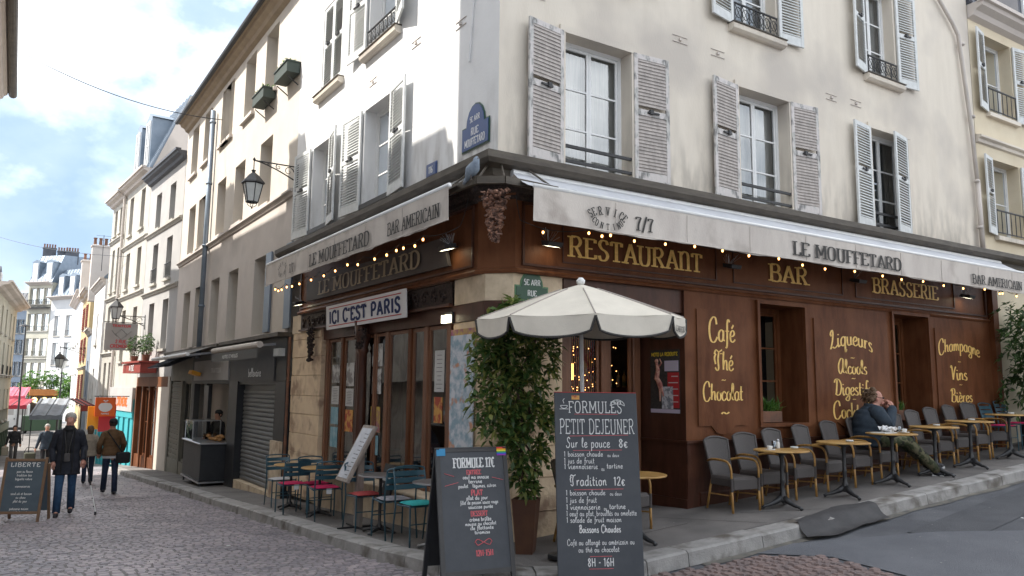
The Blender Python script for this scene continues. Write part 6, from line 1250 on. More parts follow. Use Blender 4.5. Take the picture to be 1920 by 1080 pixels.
mb.tube([(-.30, -.005, .95), (-.20, -.005, .92)], .003, 4); mb.tube([(-.30, -.005, .83), (-.16, -.005, .86)], .003, 4); mb.tube([(.20, -.005, .90), (.32, -.005, .87)], .003, 4); obj('drawing', mb, 'chalk_red', fa)
Tb = Matrix.Translation((0, .64, 0)) @ Matrix.Rotation(math.radians(13), 4, 'X'); mb = M(Tb); mb.bbox(-.38, .38, -.022, 0, .2, 1.40, .004); obj('rear_board', mb, 'black_paint', fa)
for s_ in (-1, 1): mb = M(Tb); mb.bbox(s_*.36-.022, s_*.36+.022, -.028, .006, 0, 1.40, .003); obj('rear_leg', mb, 'black_paint', fa)
for s_ in (-1, 1): mb = M(TA); mb.bbox(s_*.358-.022, s_*.358+.022, -.002, .03, -.20, .06, .003); obj('leg', mb, 'board_frame', fa)
mat('rainbow', (.6, .2, .1), .6); mat('sticker_blue', (.03, .22, .42), .5)
for i, c_ in enumerate(((.6, .03, .03), (.75, .3, .02), (.7, .62, .05), (.03, .35, .08), (.03, .1, .5), (.25, .03, .35))): mat('flag_%d' % i, c_, .6); mb = M(TA); mb.box(.27, .37, -.0105, -.0085, 1.195-.014*(i+1), 1.195-.014*i); obj('flag_stripe', mb, 'flag_%d' % i, fa)
mb = M(TA); mb.box(-.37, -.28, -.0105, -.0085, 1.12, 1.19); obj('sticker', mb, 'sticker_blue', fa)
# liberté board, far left
lx, ly = -4.62, 8.0; mat('slate_board', (.07, .095, .12), .7, (.09, .12, .145), 4)
rl = [('LIBERTE', 0, .86, .07, 1.5, CAPS, 'chalk', dict(uniform=True, thick=.14, track=.14))] + [cursive(s, 0, .76-.062*i, .045, 1.3) for i, s in enumerate(('pain au levain', 'tradition bio', 'baguette nature', '', 'viennoiseries', '', 'sandwich et boisson', 'au choix', 'plat du jour', '', 'patisserie maison', 'ouvert le dimanche')) if s]
lb, TL = boardthing('a_frame_board', 'wooden framed a-frame board headed liberte at the left edge of the street', lx, ly, math.radians(-26), zroad(lx, ly), .62, .88, math.radians(9), 0, [tuple([r[0], r[1], r[2]-.07] + list(r[3:])) for r in rl], .14, 'slate_board')
for s_ in (-1, 1): mb = M(TL); mb.bbox(s_*.325-.022, s_*.325+.022, -.012, .02, -.14, .95, .004); obj('frame', mb, 'driftwood_dark' if 'driftwood_dark' in MATS else 'board_wood', lb) if 'board_wood' in MATS or mat('board_wood', (.22, .13, .08), .6, (.16, .10, .06), 7) else None
for z_ in (.88, -.0): mb = M(TL); mb.bbox(-.30, .30, -.011, .019, z_-.0, z_+.045, .004); obj('frame', mb, 'board_wood', lb)
Tl2 = Matrix.Translation((0, .42, 0)) @ Matrix.Rotation(math.radians(9), 4, 'X')
for s_ in (-1, 1): mb = M(Tl2); mb.bbox(s_*.325-.022, s_*.325+.022, -.015, .015, 0, .98, .003); obj('rear_leg', mb, 'board_wood', lb)
mb = M(Tl2); mb.bbox(-.3, .3, -.01, .01, .15, .95, .003); obj('rear_board', mb, 'slate_board', lb)

# ------------------------------------------------------------------ parasol
px_, py_ = .43, -1.18; pz = zside(px_, py_)
pa = thing('parasol', 'off-white scalloped parasol with black piping in front of the stone pier', 'parasol', (px_, py_, pz)); pa.rotation_euler = (math.radians(1.2), math.radians(-2.6), .25)
mb = M(); mb.tube([(0, 0, 0), (0, 0, 2.92)], .022, 12); obj('pole', mb, 'white_paint', pa, smooth=True)
mb = M(); mb.bbox(-.28, .28, -.28, .28, 0, .06, .01); mb.tube([(0, 0, .06), (0, 0, .4)], .03, 10); obj('base', mb, 'cast_iron', pa)
mb = M(); mb.lathe([(.03, 2.93), (.045, 2.95), (.05, 2.98), (.02, 3.01)], 12); obj('finial', mb, 'white_paint', pa, smooth=True)
n8, Rr, za, zr_ = 8, 1.13, 2.94, 2.565
def cp(k, s, q, sag=.03):                            # k panel, s across 0..1, q down 0..1
    a0, a1 = 2*PI*k/n8, 2*PI*(k+1)/n8; A = Vector((math.cos(a0), math.sin(a0), 0)); B = Vector((math.cos(a1), math.sin(a1), 0)); e = A.lerp(B, s)*Rr*q
    z = za+(zr_-za)*(q**1.08) - sag*math.sin(PI*s)*q*.6; e.z = z; return e
for k in range(n8):
    mb = M(); mb.sheet([[cp(k, s/6, q/6) for q in range(7)] for s in range(7)]); obj('panel', mb, 'canvas_umbrella', pa, smooth=True)
    mb = M(); g = []; E = []
    for i in range(19):
        s = i/18; dp = .19*min(1, (math.sin(PI*s)+.0)**.42) if 0 < s < 1 else .0
        dp = .02+.185*min(1, max(0, math.sin(PI*s))**.17); p = cp(k, s, 1); o_ = Vector((p.x, p.y, 0)).normalized()*.02; g.append([p+Vector((0, 0, -dp*q))+o_*q+Vector((0, 0, .0))+o_*.35*math.sin(s*9+k) for q in (0, .33, .66, 1)]); E.append(g[-1][3])
    mb.sheet(g); obj('valance', mb, 'canvas_umbrella', pa, smooth=True); m2 = M(); m2.tube(E, .013, 5); obj('piping', m2, 'ink', pa)
    m3 = M(); m3.tube([cp(k, 0, q/5)+Vector((0, 0, .004)) for q in range(1, 6)], .007, 5); obj('seam', m3, 'canvas_seam', pa)
    m3 = M(); m3.bar(cp(k, 0, .98)+Vector((0, 0, -.02)), Vector((0, 0, 2.55+.25)), .012, .02); obj('rib', m3, 'white_paint', pa)
kk = 6
def vp(x, y, t):
    s = .5+x/.8; p = cp(kk, s, 1); o_ = Vector((p.x, p.y, 0)).normalized(); return p+o_*(.03+t)+Vector((0, 0, -.15+y))
m_ = M(); write(m_, 'LE MOUFFETARD', CAPS, .06, vp, thick=.2, wid=1.1); obj('lettering', m_, 'ink', pa)

# ------------------------------------------------------------------ plants
def whorls(mb, pts, n, spread, ln, wd, droop=.2):
    for _ in range(n):
        i = random.randrange(len(pts)); p = Vector(pts[i][0]); r = pts[i][1]*(.35+.65*random.random()**.5); d = Vector((random.gauss(0, 1), random.gauss(0, 1), random.gauss(0, 1)*.8)).normalized(); c = p+Vector((d.x*r, d.y*r, d.z*r))
        ax = (d+Vector((0, 0, .5))).normalized(); k = random.randint(6, 9)
        for j in range(k):
            a = 2*PI*j/k+random.random(); s = ax.orthogonal().normalized(); t = ax.cross(s); dv = (ax*random.uniform(.1, .75)+(s*math.cos(a)+t*math.sin(a))).normalized(); leaf(mb, c+dv*.01, dv, ln*random.uniform(.6, 1.15), wd*random.uniform(.8, 1.2), droop*random.uniform(0, 1.5))
lau = thing('laurel', 'tall evergreen laurel in a brown pot against the stone pier', 'shrub', (.12, -.52, zside(0, 0))); LP = Matrix.Translation((-.12, .52, .2))
mb = M(); mb.lathe([(.13, 0), (.19, .55), (.20, .6), (.175, .6), (.16, .52)], 4, (.0, 0, 0)); mat('rust_pot', (.14, .065, .035), .6, (.10, .045, .03), 4); obj('pot', mb, 'rust_pot', lau)
mb = M()
for k in range(5): mb.tube(smooth_pts3([(random.uniform(-.05, .05), random.uniform(-.05, .05), .5), (-.02+random.uniform(-.1, .1), random.uniform(-.1, .1), 1.0), (-.1+random.uniform(-.2, .2), random.uniform(-.12, .12), 1.6), (-.14+random.uniform(-.3, .3), random.uniform(-.2, .2), 2.4)]), .012, 6)
obj('stem', mb, 'rust', lau)
mb = M(); whorls(mb, [((-.02, 0, .78), .17), ((.02, 0, 1.0), .22), ((-.06, 0, 1.22), .30), ((-.12, 0, 1.45), .36), ((-.20, 0, 1.65), .40), ((-.22, 0, 1.9), .43), ((-.2, 0, 2.1), .42), ((-.24, -.0, 2.32), .42), ((-.1, 0, 2.3), .42), ((.10, .0, 2.2), .34), ((.08, 0, 1.9), .30), ((-.1, .1, 2.66), .22), ((-.2, 0, 2.5), .3), ((-.5, 0, 1.95), .26), ((-.5, 0, 2.3), .24), ((-.48, 0, 1.6), .26), ((-.35, 0, 1.35), .26), ((-.15, 0, 2.45), .42), ((.12, 0, 1.5), .3)], 620, .5, .125, .046); obj('foliage', mb, 'leaf_mix', lau, kind='stuff')
rb = thing('laurel', 'large glossy laurel bush in a planter at the right end of the terrace', 'shrub', (12.15, -.70, zside(12, 0))); mb = M(); mb.bbox(-.5, .5, -.3, .3, 0, .6, .02); obj('planter', mb, 'black_paint', rb)
mb = M(); [mb.tube([(a, 0, .5), (a*1.5, random.uniform(-.2, .2), 2)], .02, 6) for a in (-.3, 0, .3)]; obj('stem', mb, 'rust', rb)
mb = M(); whorls(mb, [((x, y, z), .45) for x in (-.55, -.1, .5) for y in (-.25, .15) for z in (.95, 1.3, 1.65, 2.0, 2.4)], 640, .5, .17, .055); obj('foliage', mb, 'leaf_dark', rb, kind='stuff')
mat('poster_bright', (.66, .68, .72), .7, (.30, .42, .50), 8, contrast=(.42, .58), col3=(.60, .30, .18), scale3=5, c3=(.58, .66))
pp = thing('painted_panel', 'brightly painted panel fixed to the stone pier behind the laurel', 'panel', L_.p(.72, .02, .75)); mb = M(Matrix.Translation(-Vector(pp.location))); fbox(mb, L_, .42, 1.02, .035, .05, .75, 2.28); obj('sheet', mb, 'poster_bright', pp); mb = M(Matrix.Translation(-Vector(pp.location))); fbox(mb, L_, .40, 1.04, .022, .034, 2.1, 2.36); obj('header', mb, 'paper_yellow', pp)
def box_plants(label, x0, x1, y, z, kind, h, fl=None):
    o = thing('flower_box', label, 'planter', ((x0+x1)/2, y, z)); hw = (x1-x0)/2; mb = M(); mb.bbox(-hw, hw, -.11, .11, 0, .17, .008); obj('trough', mb, 'terracotta', o); mb = M()
    for _ in range(260): leaf(mb, Vector((random.uniform(-hw, hw), random.uniform(-.08, .08), .16)), Vector((random.gauss(0, .55), random.gauss(0, .45), 1)), random.uniform(.1, h), .02, .15)
    obj('plants', mb, 'leaf_bright', o, kind='stuff')
    if fl: mb = M(); [mb.ball((random.uniform(-hw, hw), random.uniform(-.1, .1), .2+random.random()*.1), .025, 6, 4) for _ in range(9)]; obj('flower', mb, 'pink_red', o)
box_plants('terracotta flower box with spiky green plants in the first recessed window', 4.68, 5.25, .16, 1.135, 0, .34); box_plants('flower box with a small green plant and red flowers in the second recessed window', 8.16, 8.6, .16, 1.135, 0, .26, True)
# black rubber mat draped over the kerb as a ramp
mat('rubber', (.042, .040, .042), .75, (.06, .057, .058), 5, .4, 50)
def matsheet():
    mb = M(); g = []
    for i in range(19):
        t = i/18; row = []; x0 = 3.35+1.62*t; yi = -1.40-.22*abs(t-.62)**.7*1.2; yo = -1.86-.13*math.sin(PI*min(1, t*1.1))-.05*math.sin(t*8)
        for q in range(11):
            s = q/10; y = yi+(yo-yi)*s; x = x0-.12*s; f = min(1, max(0, (-1.62-y)/.24)); f = f*f*(3-2*f)
            zz = zside(x, y)*(1-f)+(zroad(x, y)-.012)*f+.022+.012*math.sin(t*11+s*4)**2+(.035*math.sin(PI*f)*math.sin(t*6+1)**2)*(1 if 0 < t < 1 else .3)
            row.append((x+.02*math.sin(q*.9+i), y, zz))
        g.append(row)
    mb.sheet(g); return mb
tag(obj('rubber_mat', matsheet(), 'rubber', smooth=True), 'crumpled black mat draped over the kerb like a ramp', 'mat')
# litter
mat('litter', (.6, .6, .58), .8)
for x, y, l_ in ((7.55, -1.1, 'cigarette butt on the pavement near the seated man\'s shoes'), (5.9, -3.0, 'scrap of paper on the asphalt of the right-hand street'), (-2.3, 2.9, 'scrap of paper on the setts of the left-hand street')):
    mb = M(); mb.bbox(-.03, .03, -.012, .012, 0, .008, .002); o = tag(obj('litter', mb, 'litter'), l_, 'litter'); o.location = (x, y, (zside if y > -1.5 and x > 0 else zroad)(x, y)+.006); o.rotation_euler = (0, 0, random.random()*3)
# ------------------------------------------------------------------ people
mat('skin', (.52, .29, .20), .5, (.44, .22, .15), 9); mat('skin_pink', (.56, .30, .23), .5, (.47, .21, .16), 9)
for nm, c, c2 in (('hair_grey', (.48, .46, .43), (.30, .29, .27)), ('hair_brown', (.10, .060, .035), (.17, .11, .07)), ('hair_dark', (.03, .022, .018), (.05, .04, .03)), ('navy_cloth', (.012, .014, .022), (.020, .022, .032)), ('black_cloth', (.010, .010, .012), (.018, .018, .02)),
                  ('denim', (.020, .055, .12), (.035, .085, .17)), ('denim_dark', (.012, .022, .05), (.02, .032, .065)), ('brown_puffer', (.085, .045, .018), (.12, .065, .028)), ('beige_puffer', (.28, .24, .185), (.34, .29, .23)), ('grey_cloth', (.06, .055, .055), (.09, .085, .085)), ('slate_puffer', (.018, .030, .045), (.030, .045, .065)), ('olive_bag', (.05, .055, .035), (.07, .07, .05)), ('white_cloth', (.6, .6, .62), (.5, .5, .52))): mat(nm, c, .8, c2, 14, .35, 40)
mat('camo', (.045, .055, .025), .85, (.13, .12, .07), 9, .2, 40, contrast=(.48, .52), col3=(.02, .02, .015), scale3=11, c3=(.55, .58)); mat('lens_dark', (.01, .01, .012), .15); mat('shoe_dark', (.02, .02, .025), .5); mat('shoe_sole', (.55, .55, .55), .6); mat('mouth', (.30, .10, .08), .5); mat('eye', (.03, .025, .02), .2)
def skin(name, V, E, Rd, m_, parent, sub=1):
    me = bpy.data.meshes.new(name); me.from_pydata([tuple(v) for v in V], E, []); me.materials.append(MATS[m_]); o = bpy.data.objects.new(name, me); C.objects.link(o); o.parent = parent
    o.modifiers.new('skin', 'SKIN'); sm = o.modifiers.new('sub', 'SUBSURF'); sm.levels = sm.render_levels = sub
    if not me.skin_vertices: me.attributes  # layer is made with the modifier
    if not me.skin_vertices:
        bm = bmesh.new(); bm.from_mesh(me); bm.verts.layers.skin.verify(); bm.to_mesh(me); bm.free()
    for i, r in enumerate(Rd):
        sv = me.skin_vertices[0].data[i]; sv.radius = r if isinstance(r, tuple) else (r, r); sv.use_root = (i == 0)
    return o
def loft(mb, rings, n=16, cap=True):
    vs = []
    for cx, cy, cz, rx, ry in rings:
        for j in range(n): a = 2*PI*j/n; vs.append((cx+rx*math.cos(a), cy+ry*math.sin(a), cz))
    k = len(rings); fs = [(i*n+j, i*n+(j+1) % n, (i+1)*n+(j+1) % n, (i+1)*n+j) for i in range(k-1) for j in range(n)]
    if cap: fs += [tuple(range(n-1, -1, -1)), tuple(range((k-1)*n, k*n))]
    mb.add(vs, fs)
def hand(parent, w_, d, m_='skin', curl=.6, s=1.0, side=1):
    w_, d = Vector(w_), Vector(d).normalized(); sd = d.cross(Vector((0, 0, 1))); sd = sd.normalized() if sd.length > .1 else Vector((1, 0, 0)); nn = sd.cross(d); mb = M()
    pc = w_+d*.045*s; mb.tube([w_-d*.01, w_+d*.02*s, pc, w_+d*.085*s], [.022*s, .030*s, .036*s, .030*s], 8)
    for i, L in enumerate((.070, .080, .074, .056)):
        o_ = sd*(i-1.5)*.019*s; a = w_+d*.08*s+o_; b = a+d*L*.5*s-nn*L*.2*curl*s; c = b+d*L*.35*s*(1-curl*.6)-nn*L*.5*curl*s; mb.tube([a-d*.02*s, a, b, c], [.010*s, .0098*s, .0088*s, .007*s], 6)
    a = w_+d*.02*s+sd*side*.026*s; mb.tube([a, a+sd*side*.02*s+d*.02*s, a+sd*side*.018*s+d*.055*s-nn*.012*s], [.012*s, .011*s, .008*s], 6); return obj('hand', mb, m_, parent, smooth=True)
def person(label, loc, rz, H=1.8, stride=.0, arms=None, coat=None, trousers='denim', hair='hair_grey', hem=.80, puffer=False, skinm='skin', hairstyle='short', face=True, cap=None, lean=0, inner=None, shoes='shoe_dark', width=1.0, bend=(0, 0)):
    t = thing('person', label, 'person', loc, rz); s = H/1.76; t.scale = (s, s, s)
    arms = arms or {}
    L_arm = arms.get('L', ((-.24, .02, 1.14), (-.25, -.06, .90))); R_arm = arms.get('R', ((.24, .02, 1.14), (.25, -.06, .90)))
    st = stride; kn = [(-.095, -st*.55-.02-bend[0], .50+bend[0]*.15), (.095, st*.40-.03-bend[1], .50+bend[1]*.1)]; an = [(-.10, -st*.9, .085), (.10, st*.95, .10+.25*abs(st)*.6)]
    V = [(0, 0, .93), (0, 0, 1.1), (0, -.01+lean*.5, 1.30), (0, lean, 1.44), (0, -.012+lean, 1.53), (0, -.025+lean, 1.60), (0, -.012+lean, 1.67), (0, .0+lean, 1.725), (0, -.098+lean, 1.615)]
    E = [(0, 1), (1, 2), (2, 3), (3, 4), (4, 5), (5, 6), (6, 7), (5, 8)]; Rd = [(.12, .09), (.115, .085), (.14, .095), (.07, .065), .052, (.066, .078), (.074, .088), (.045, .055), .014]
    for i, sx in enumerate((-1, 1)):
        b = len(V); V += [(sx*.085, 0, .88), kn[i], an[i], (an[i][0], an[i][1]-.13, an[i][2]-.055)]; E += [(0, b), (b, b+1), (b+1, b+2), (b+2, b+3)]; Rd += [.085, .055, .038, .03]
        A = (L_arm, R_arm)[i]; b = len(V); V += [(sx*.15*width, lean, 1.40), A[0], A[1]]; E += [(3, b), (b, b+1), (b+1, b+2)]; Rd += [.055, .042, .028]
    skin('body', V, E, Rd, skinm, t, 2)
    for i, sx in enumerate((-1, 1)):
        A = (L_arm, R_arm)[i]; hand(t, A[1], Vector(A[1])-Vector(A[0]), skinm, .7, 1, -sx)
        mb = M(); mb.tube([(sx*.08, .0, .95), (sx*.088, 0, .84), kn[i], (an[i][0], an[i][1]-.0, an[i][2]-.02)], [.092, .088, .066, .062], 12); obj('trouser_leg', mb, trousers, t, smooth=True)
        mb = M(); a = Vector(an[i]); a.z = max(.05, a.z-.04); mb.tube([a+Vector((0, .07, -.01)), a+Vector((0, .02, .015)), a+Vector((0, -.06, -.005)), a+Vector((0, -.15, -.022)), a+Vector((0, -.19, -.03))], [.034, .043, .042, .036, .02], 10); obj('shoe', mb, shoes, t, smooth=True)
    if coat:
        mb = M(); prof = [(hem, .20, .150), (hem+.12, .19, .145), (.95, .178, .135), (1.08, .168, .128), (1.22, .175, .13), (1.34, .178, .13), (1.42, .145, .11), (1.475, .10, .09), (1.51, .075, .078)]
        prof = [p for i, p in enumerate(prof) if i == 0 or p[0] > prof[0][0]+.1]; rings = []
        for a, b in zip(prof[:-1], prof[1:]):
            k = max(2, int((b[0]-a[0])/.025))
            for j in range(k):
                q = j/k; z = a[0]+(b[0]-a[0])*q; bl = .016*abs(math.sin(z*PI/.085)) if puffer else .004*math.sin(z*40); rings.append((0, (lean*max(0, z-1))*2, z, (a[1]+(b[1]-a[1])*q+bl)*width, a[2]+(b[2]-a[2])*q+bl))
        rings.append((0, lean, prof[-1][0], prof[-1][1], prof[-1][2])); loft(mb, rings, 20)
        for i, sx in enumerate((-1, 1)):
            A = (L_arm, R_arm)[i]; P = [Vector((sx*.10, lean, 1.43)), Vector((sx*.158*width, lean, 1.395)), Vector(A[0]), Vector(A[1])]; F_ = []; rr_ = []
            for a, b, r0, r1 in zip(P[:-1], P[1:], (.06, .074, .06), (.074, .06, .046)):
                k = 7
                for j in range(k): q = j/k; F_.append(a.lerp(b, q)); rr_.append(r0+(r1-r0)*q+(.009*abs(math.sin(len(F_)*1.2)) if puffer else .003*math.sin(len(F_)*2.1)))
            F_.append(P[-1]); rr_.append(.047); mb.tube(F_, rr_, 12)
        obj('jacket', mb, coat, t, smooth=True)
    if inner: mb = M(); loft(mb, [(0, -.05, .98, .075, .105), (0, -.05, 1.2, .08, .115), (0, -.045, 1.38, .075, .10), (0, -.03, 1.47, .06, .075), (0, -.015, 1.55, .058, .062)], 14); obj('sweater', mb, inner, t, smooth=True)
    hm = M()
    if cap: loft(hm, [(0, .005+lean, 1.66, .088, .10), (0, .005+lean, 1.69, .092, .105), (0, .0+lean, 1.735, .082, .095), (0, 0+lean, 1.765, .045, .05)], 14); obj('cap', hm, cap, t, smooth=True); hm = M()
    if hairstyle:
        q = [(0, .022+lean, 1.585, .060, .060), (0, .020+lean, 1.62, .078, .078), (0, .012+lean, 1.67, .084, .090), (0, -.004+lean, 1.715, .082, .092), (0, -.006+lean, 1.75, .060, .068), (0, -.002+lean, 1.768, .025, .03)] if hairstyle == 'short' else [(0, .05, 1.50, .07, .04), (0, .035, 1.56, .085, .06), (0, .022, 1.62, .092, .085), (0, .01, 1.68, .092, .098), (0, 0, 1.735, .075, .088), (0, 0, 1.765, .03, .04)]
        loft(hm, q, 16); rr = random.Random(5)
        for _ in range(60): a = rr.random()*2*PI; z = rr.uniform(1.6, 1.76); r = .082*math.sqrt(max(.05, 1-((z-1.67)/.105)**2)); y = r*1.05*math.sin(a)+.008; hm.tube([(r*math.cos(a), max(y, -.06)+lean, z), (r*1.12*math.cos(a), max(y*1.1, -.07)+lean, z-.02)], [.012, .006], 5) if (y > -.05 or z > 1.71) else None
        obj('hair', hm, hair, t, smooth=True)
    if face:
        for sx in (-1, 1):
            mb = M(); mb.ball((sx*.030, -.086+lean, 1.655), (.012, .008, .007), 8, 5); obj('eye', mb, 'eye', t); mb = M(); mb.tube([(sx*.014, -.092+lean, 1.672), (sx*.045, -.082+lean, 1.674)], .004, 5); obj('eyebrow', mb, hair, t); mb = M(); mb.ball((sx*.078, .0+lean, 1.635), (.012, .02, .03), 8, 6); obj('ear', mb, skinm, t, smooth=True)
        mb = M(); mb.tube([(-.024, -.083+lean, 1.583), (0, -.092+lean, 1.581), (.024, -.083+lean, 1.583)], [.003, .005, .003], 6); obj('mouth', mb, 'mouth', t)
    return t
road_pt = lambda x, y: (x, y, zroad(x, y)+.0)
# man with the crutch: walks up the street towards the camera
mp_ = road_pt(-3.9, 8.75); rz_ = math.atan2(-(CX-mp_[0]), (CY-mp_[1])*-1)*0 + math.radians(-6)
man = person('grey-haired man in a dark coat and blue jeans walking with a crutch', mp_, rz_, 1.86, .16, {'L': ((-.25, .03, 1.14), (-.21, -.05, .92)), 'R': ((.245, .04, 1.16), (.245, -.10, .94))}, 'navy_cloth', 'denim', 'hair_grey', .70, skinm='skin_pink', inner='black_cloth', width=1.08)
mb = M(); loft(mb, [(0, -.03, 1.44, .11, .095), (0, -.03, 1.49, .085, .09), (0, -.02, 1.54, .07, .075)], 14); obj('collar', mb, 'black_cloth', man, smooth=True)
mb = M(); mb.bbox(-.045, .045, -.20, -.175, .93, 1.07, .008); obj('pouch', mb, 'grey_cloth', man); mb = M(); mb.tube([(-.07, -.10, 1.46), (-.03, -.175, 1.2), (-.02, -.19, 1.07)], .004, 5); mb.tube([(.07, -.10, 1.46), (.03, -.175, 1.2), (.02, -.19, 1.07)], .004, 5); obj('strap', mb, 'grey_cloth', man)
for s_ in (-1, 1): mb = M(); mb.sheet([[(s_*(.075+.02*q), -.125-.02*(1-q)-.01*math.sin(z*9), z) for q in (0, 1)] for z in (.74, .9, 1.05, 1.2, 1.35, 1.44)]); obj('lapel', mb, 'black_cloth', man)
cr = thing('crutch', 'white and black crutch held by the grey-haired man', 'crutch', (mp_[0]+.50, mp_[1]-.30, zroad(mp_[0]+.5, mp_[1]-.3)))
hx = Vector((mp_[0]+.245*1.06+.04, mp_[1]-.22, mp_[2]+.98))-Vector(cr.location); mb = M(); mb.tube([(0, 0, .05), hx*.55], .012, 8); obj('lower_tube', mb, 'white_paint', cr); mb = M(); mb.tube([hx*.55, hx*1.0, hx*1.0+Vector((-.02, .10, .2))], .013, 8); mb.tube([hx*.98, hx*.98+Vector((0, -.12, .01))], .014, 8); obj('handle', mb, 'iron', cr); mb = M(); mb.tube([(0, 0, 0), (0, 0, .06)], .02, 8); obj('tip', mb, 'iron', cr)
for k in (.15, .3): mb = M(); mb.tube([hx*k, hx*(k+.02)], .014, 8); obj('ring', mb, 'iron', cr)
# couple walking away
ca = person('person seen from behind in a brown quilted jacket, flat cap and blue jeans', road_pt(-2.72, 13.4), PI+math.radians(4), 1.80, -.13, {'L': ((-.26, .02, 1.16), (-.24, -.12, .95)), 'R': ((.27, .05, 1.16), (.24, -.10, .95))}, 'brown_puffer', 'denim_dark', 'hair_dark', .90, True, cap='black_cloth', face=False, width=1.06, shoes='shoe_dark')
mb = M(); mb.bbox(-.38, -.08, .10, .22, .72, .98, .03); obj('bag', mb, 'black_cloth', ca); mb = M(); mb.tube([(-.2, .18, .98), (-.05, .17, 1.2), (.12, .10, 1.46)], .014, 6); obj('strap', mb, 'black_cloth', ca); mb = M(); loft(mb, [(0, 0, .84, .19, .14), (0, 0, .93, .19, .14)], 16); obj('shirt_tail', mb, 'white_cloth', ca)
person('shorter woman seen from behind in a beige quilted jacket, left of the brown one', road_pt(-2.86, 17.8), PI, 1.66, .1, None, 'beige_puffer', 'denim_dark', 'hair_brown', .84, True, hairstyle='long', face=False, width=1.05)
tp = person('person in dark clothes pulling a shopping trolley up the street', road_pt(-3.62, 27.0), math.radians(4), 1.78, .12, {'L': ((-.24, .05, 1.14), (-.32, .05, .86))}, 'slate_puffer', 'black_cloth', 'hair_grey', .82, width=1.1)
tr = thing('shopping_trolley', 'olive wheeled shopping trolley pulled by the person in dark clothes', 'trolley', road_pt(-4.12, 27.2)); mb = M(); mb.bbox(-.19, .19, -.14, .14, .18, .72, .04); obj('bag', mb, 'olive_bag', tr); mb = M(); mb.tube([(-.18, .12, 0), (-.18, .14, .75), (-.1, .16, .9), (.1, .16, .9), (.18, .14, .75), (.18, .12, 0)], .012, 6); obj('frame', mb, 'iron', tr)
for s_ in (-1, 1): mb = M(); mb.tube([(s_*.2, .12, .08), (s_*.225, .12, .08)], .08, 12); obj('wheel', mb, 'iron', tr)
fp = person('farthest walker, in a black jacket and grey trousers, carrying a bag', road_pt(-4.62, 36.5), math.radians(6), 1.80, .14, {'L': ((-.25, .02, 1.14), (-.30, 0, .88))}, 'black_cloth', 'grey_cloth', 'hair_dark', .95, width=1.05)
sb = thing('shopping_bag', 'pale carrier bag held by the farthest walker', 'bag', (-4.95, 36.45, zroad(-4.95, 36.5)+.40)); mb = M(); mb.bbox(-.14, .14, -.06, .06, 0, .42, .03); obj('sack', mb, 'beige_puffer', sb); mb = M(); mb.tube([(-.06, 0, .4), (0, 0, .52), (.06, 0, .4)], .01, 5); obj('handle', mb, 'beige_puffer', sb)
# seated man with sunglasses, facing right along the terrace, legs stretched to the kerb
sx0, sy0 = 6.80, -.42; sz = zside(sx0, sy0)
sm_ = thing('person', 'man with sunglasses in a dark padded jacket and camouflage trousers seated at a table', 'person', (sx0, sy0, sz), math.radians(0)); sm_.scale = (1.06,)*3
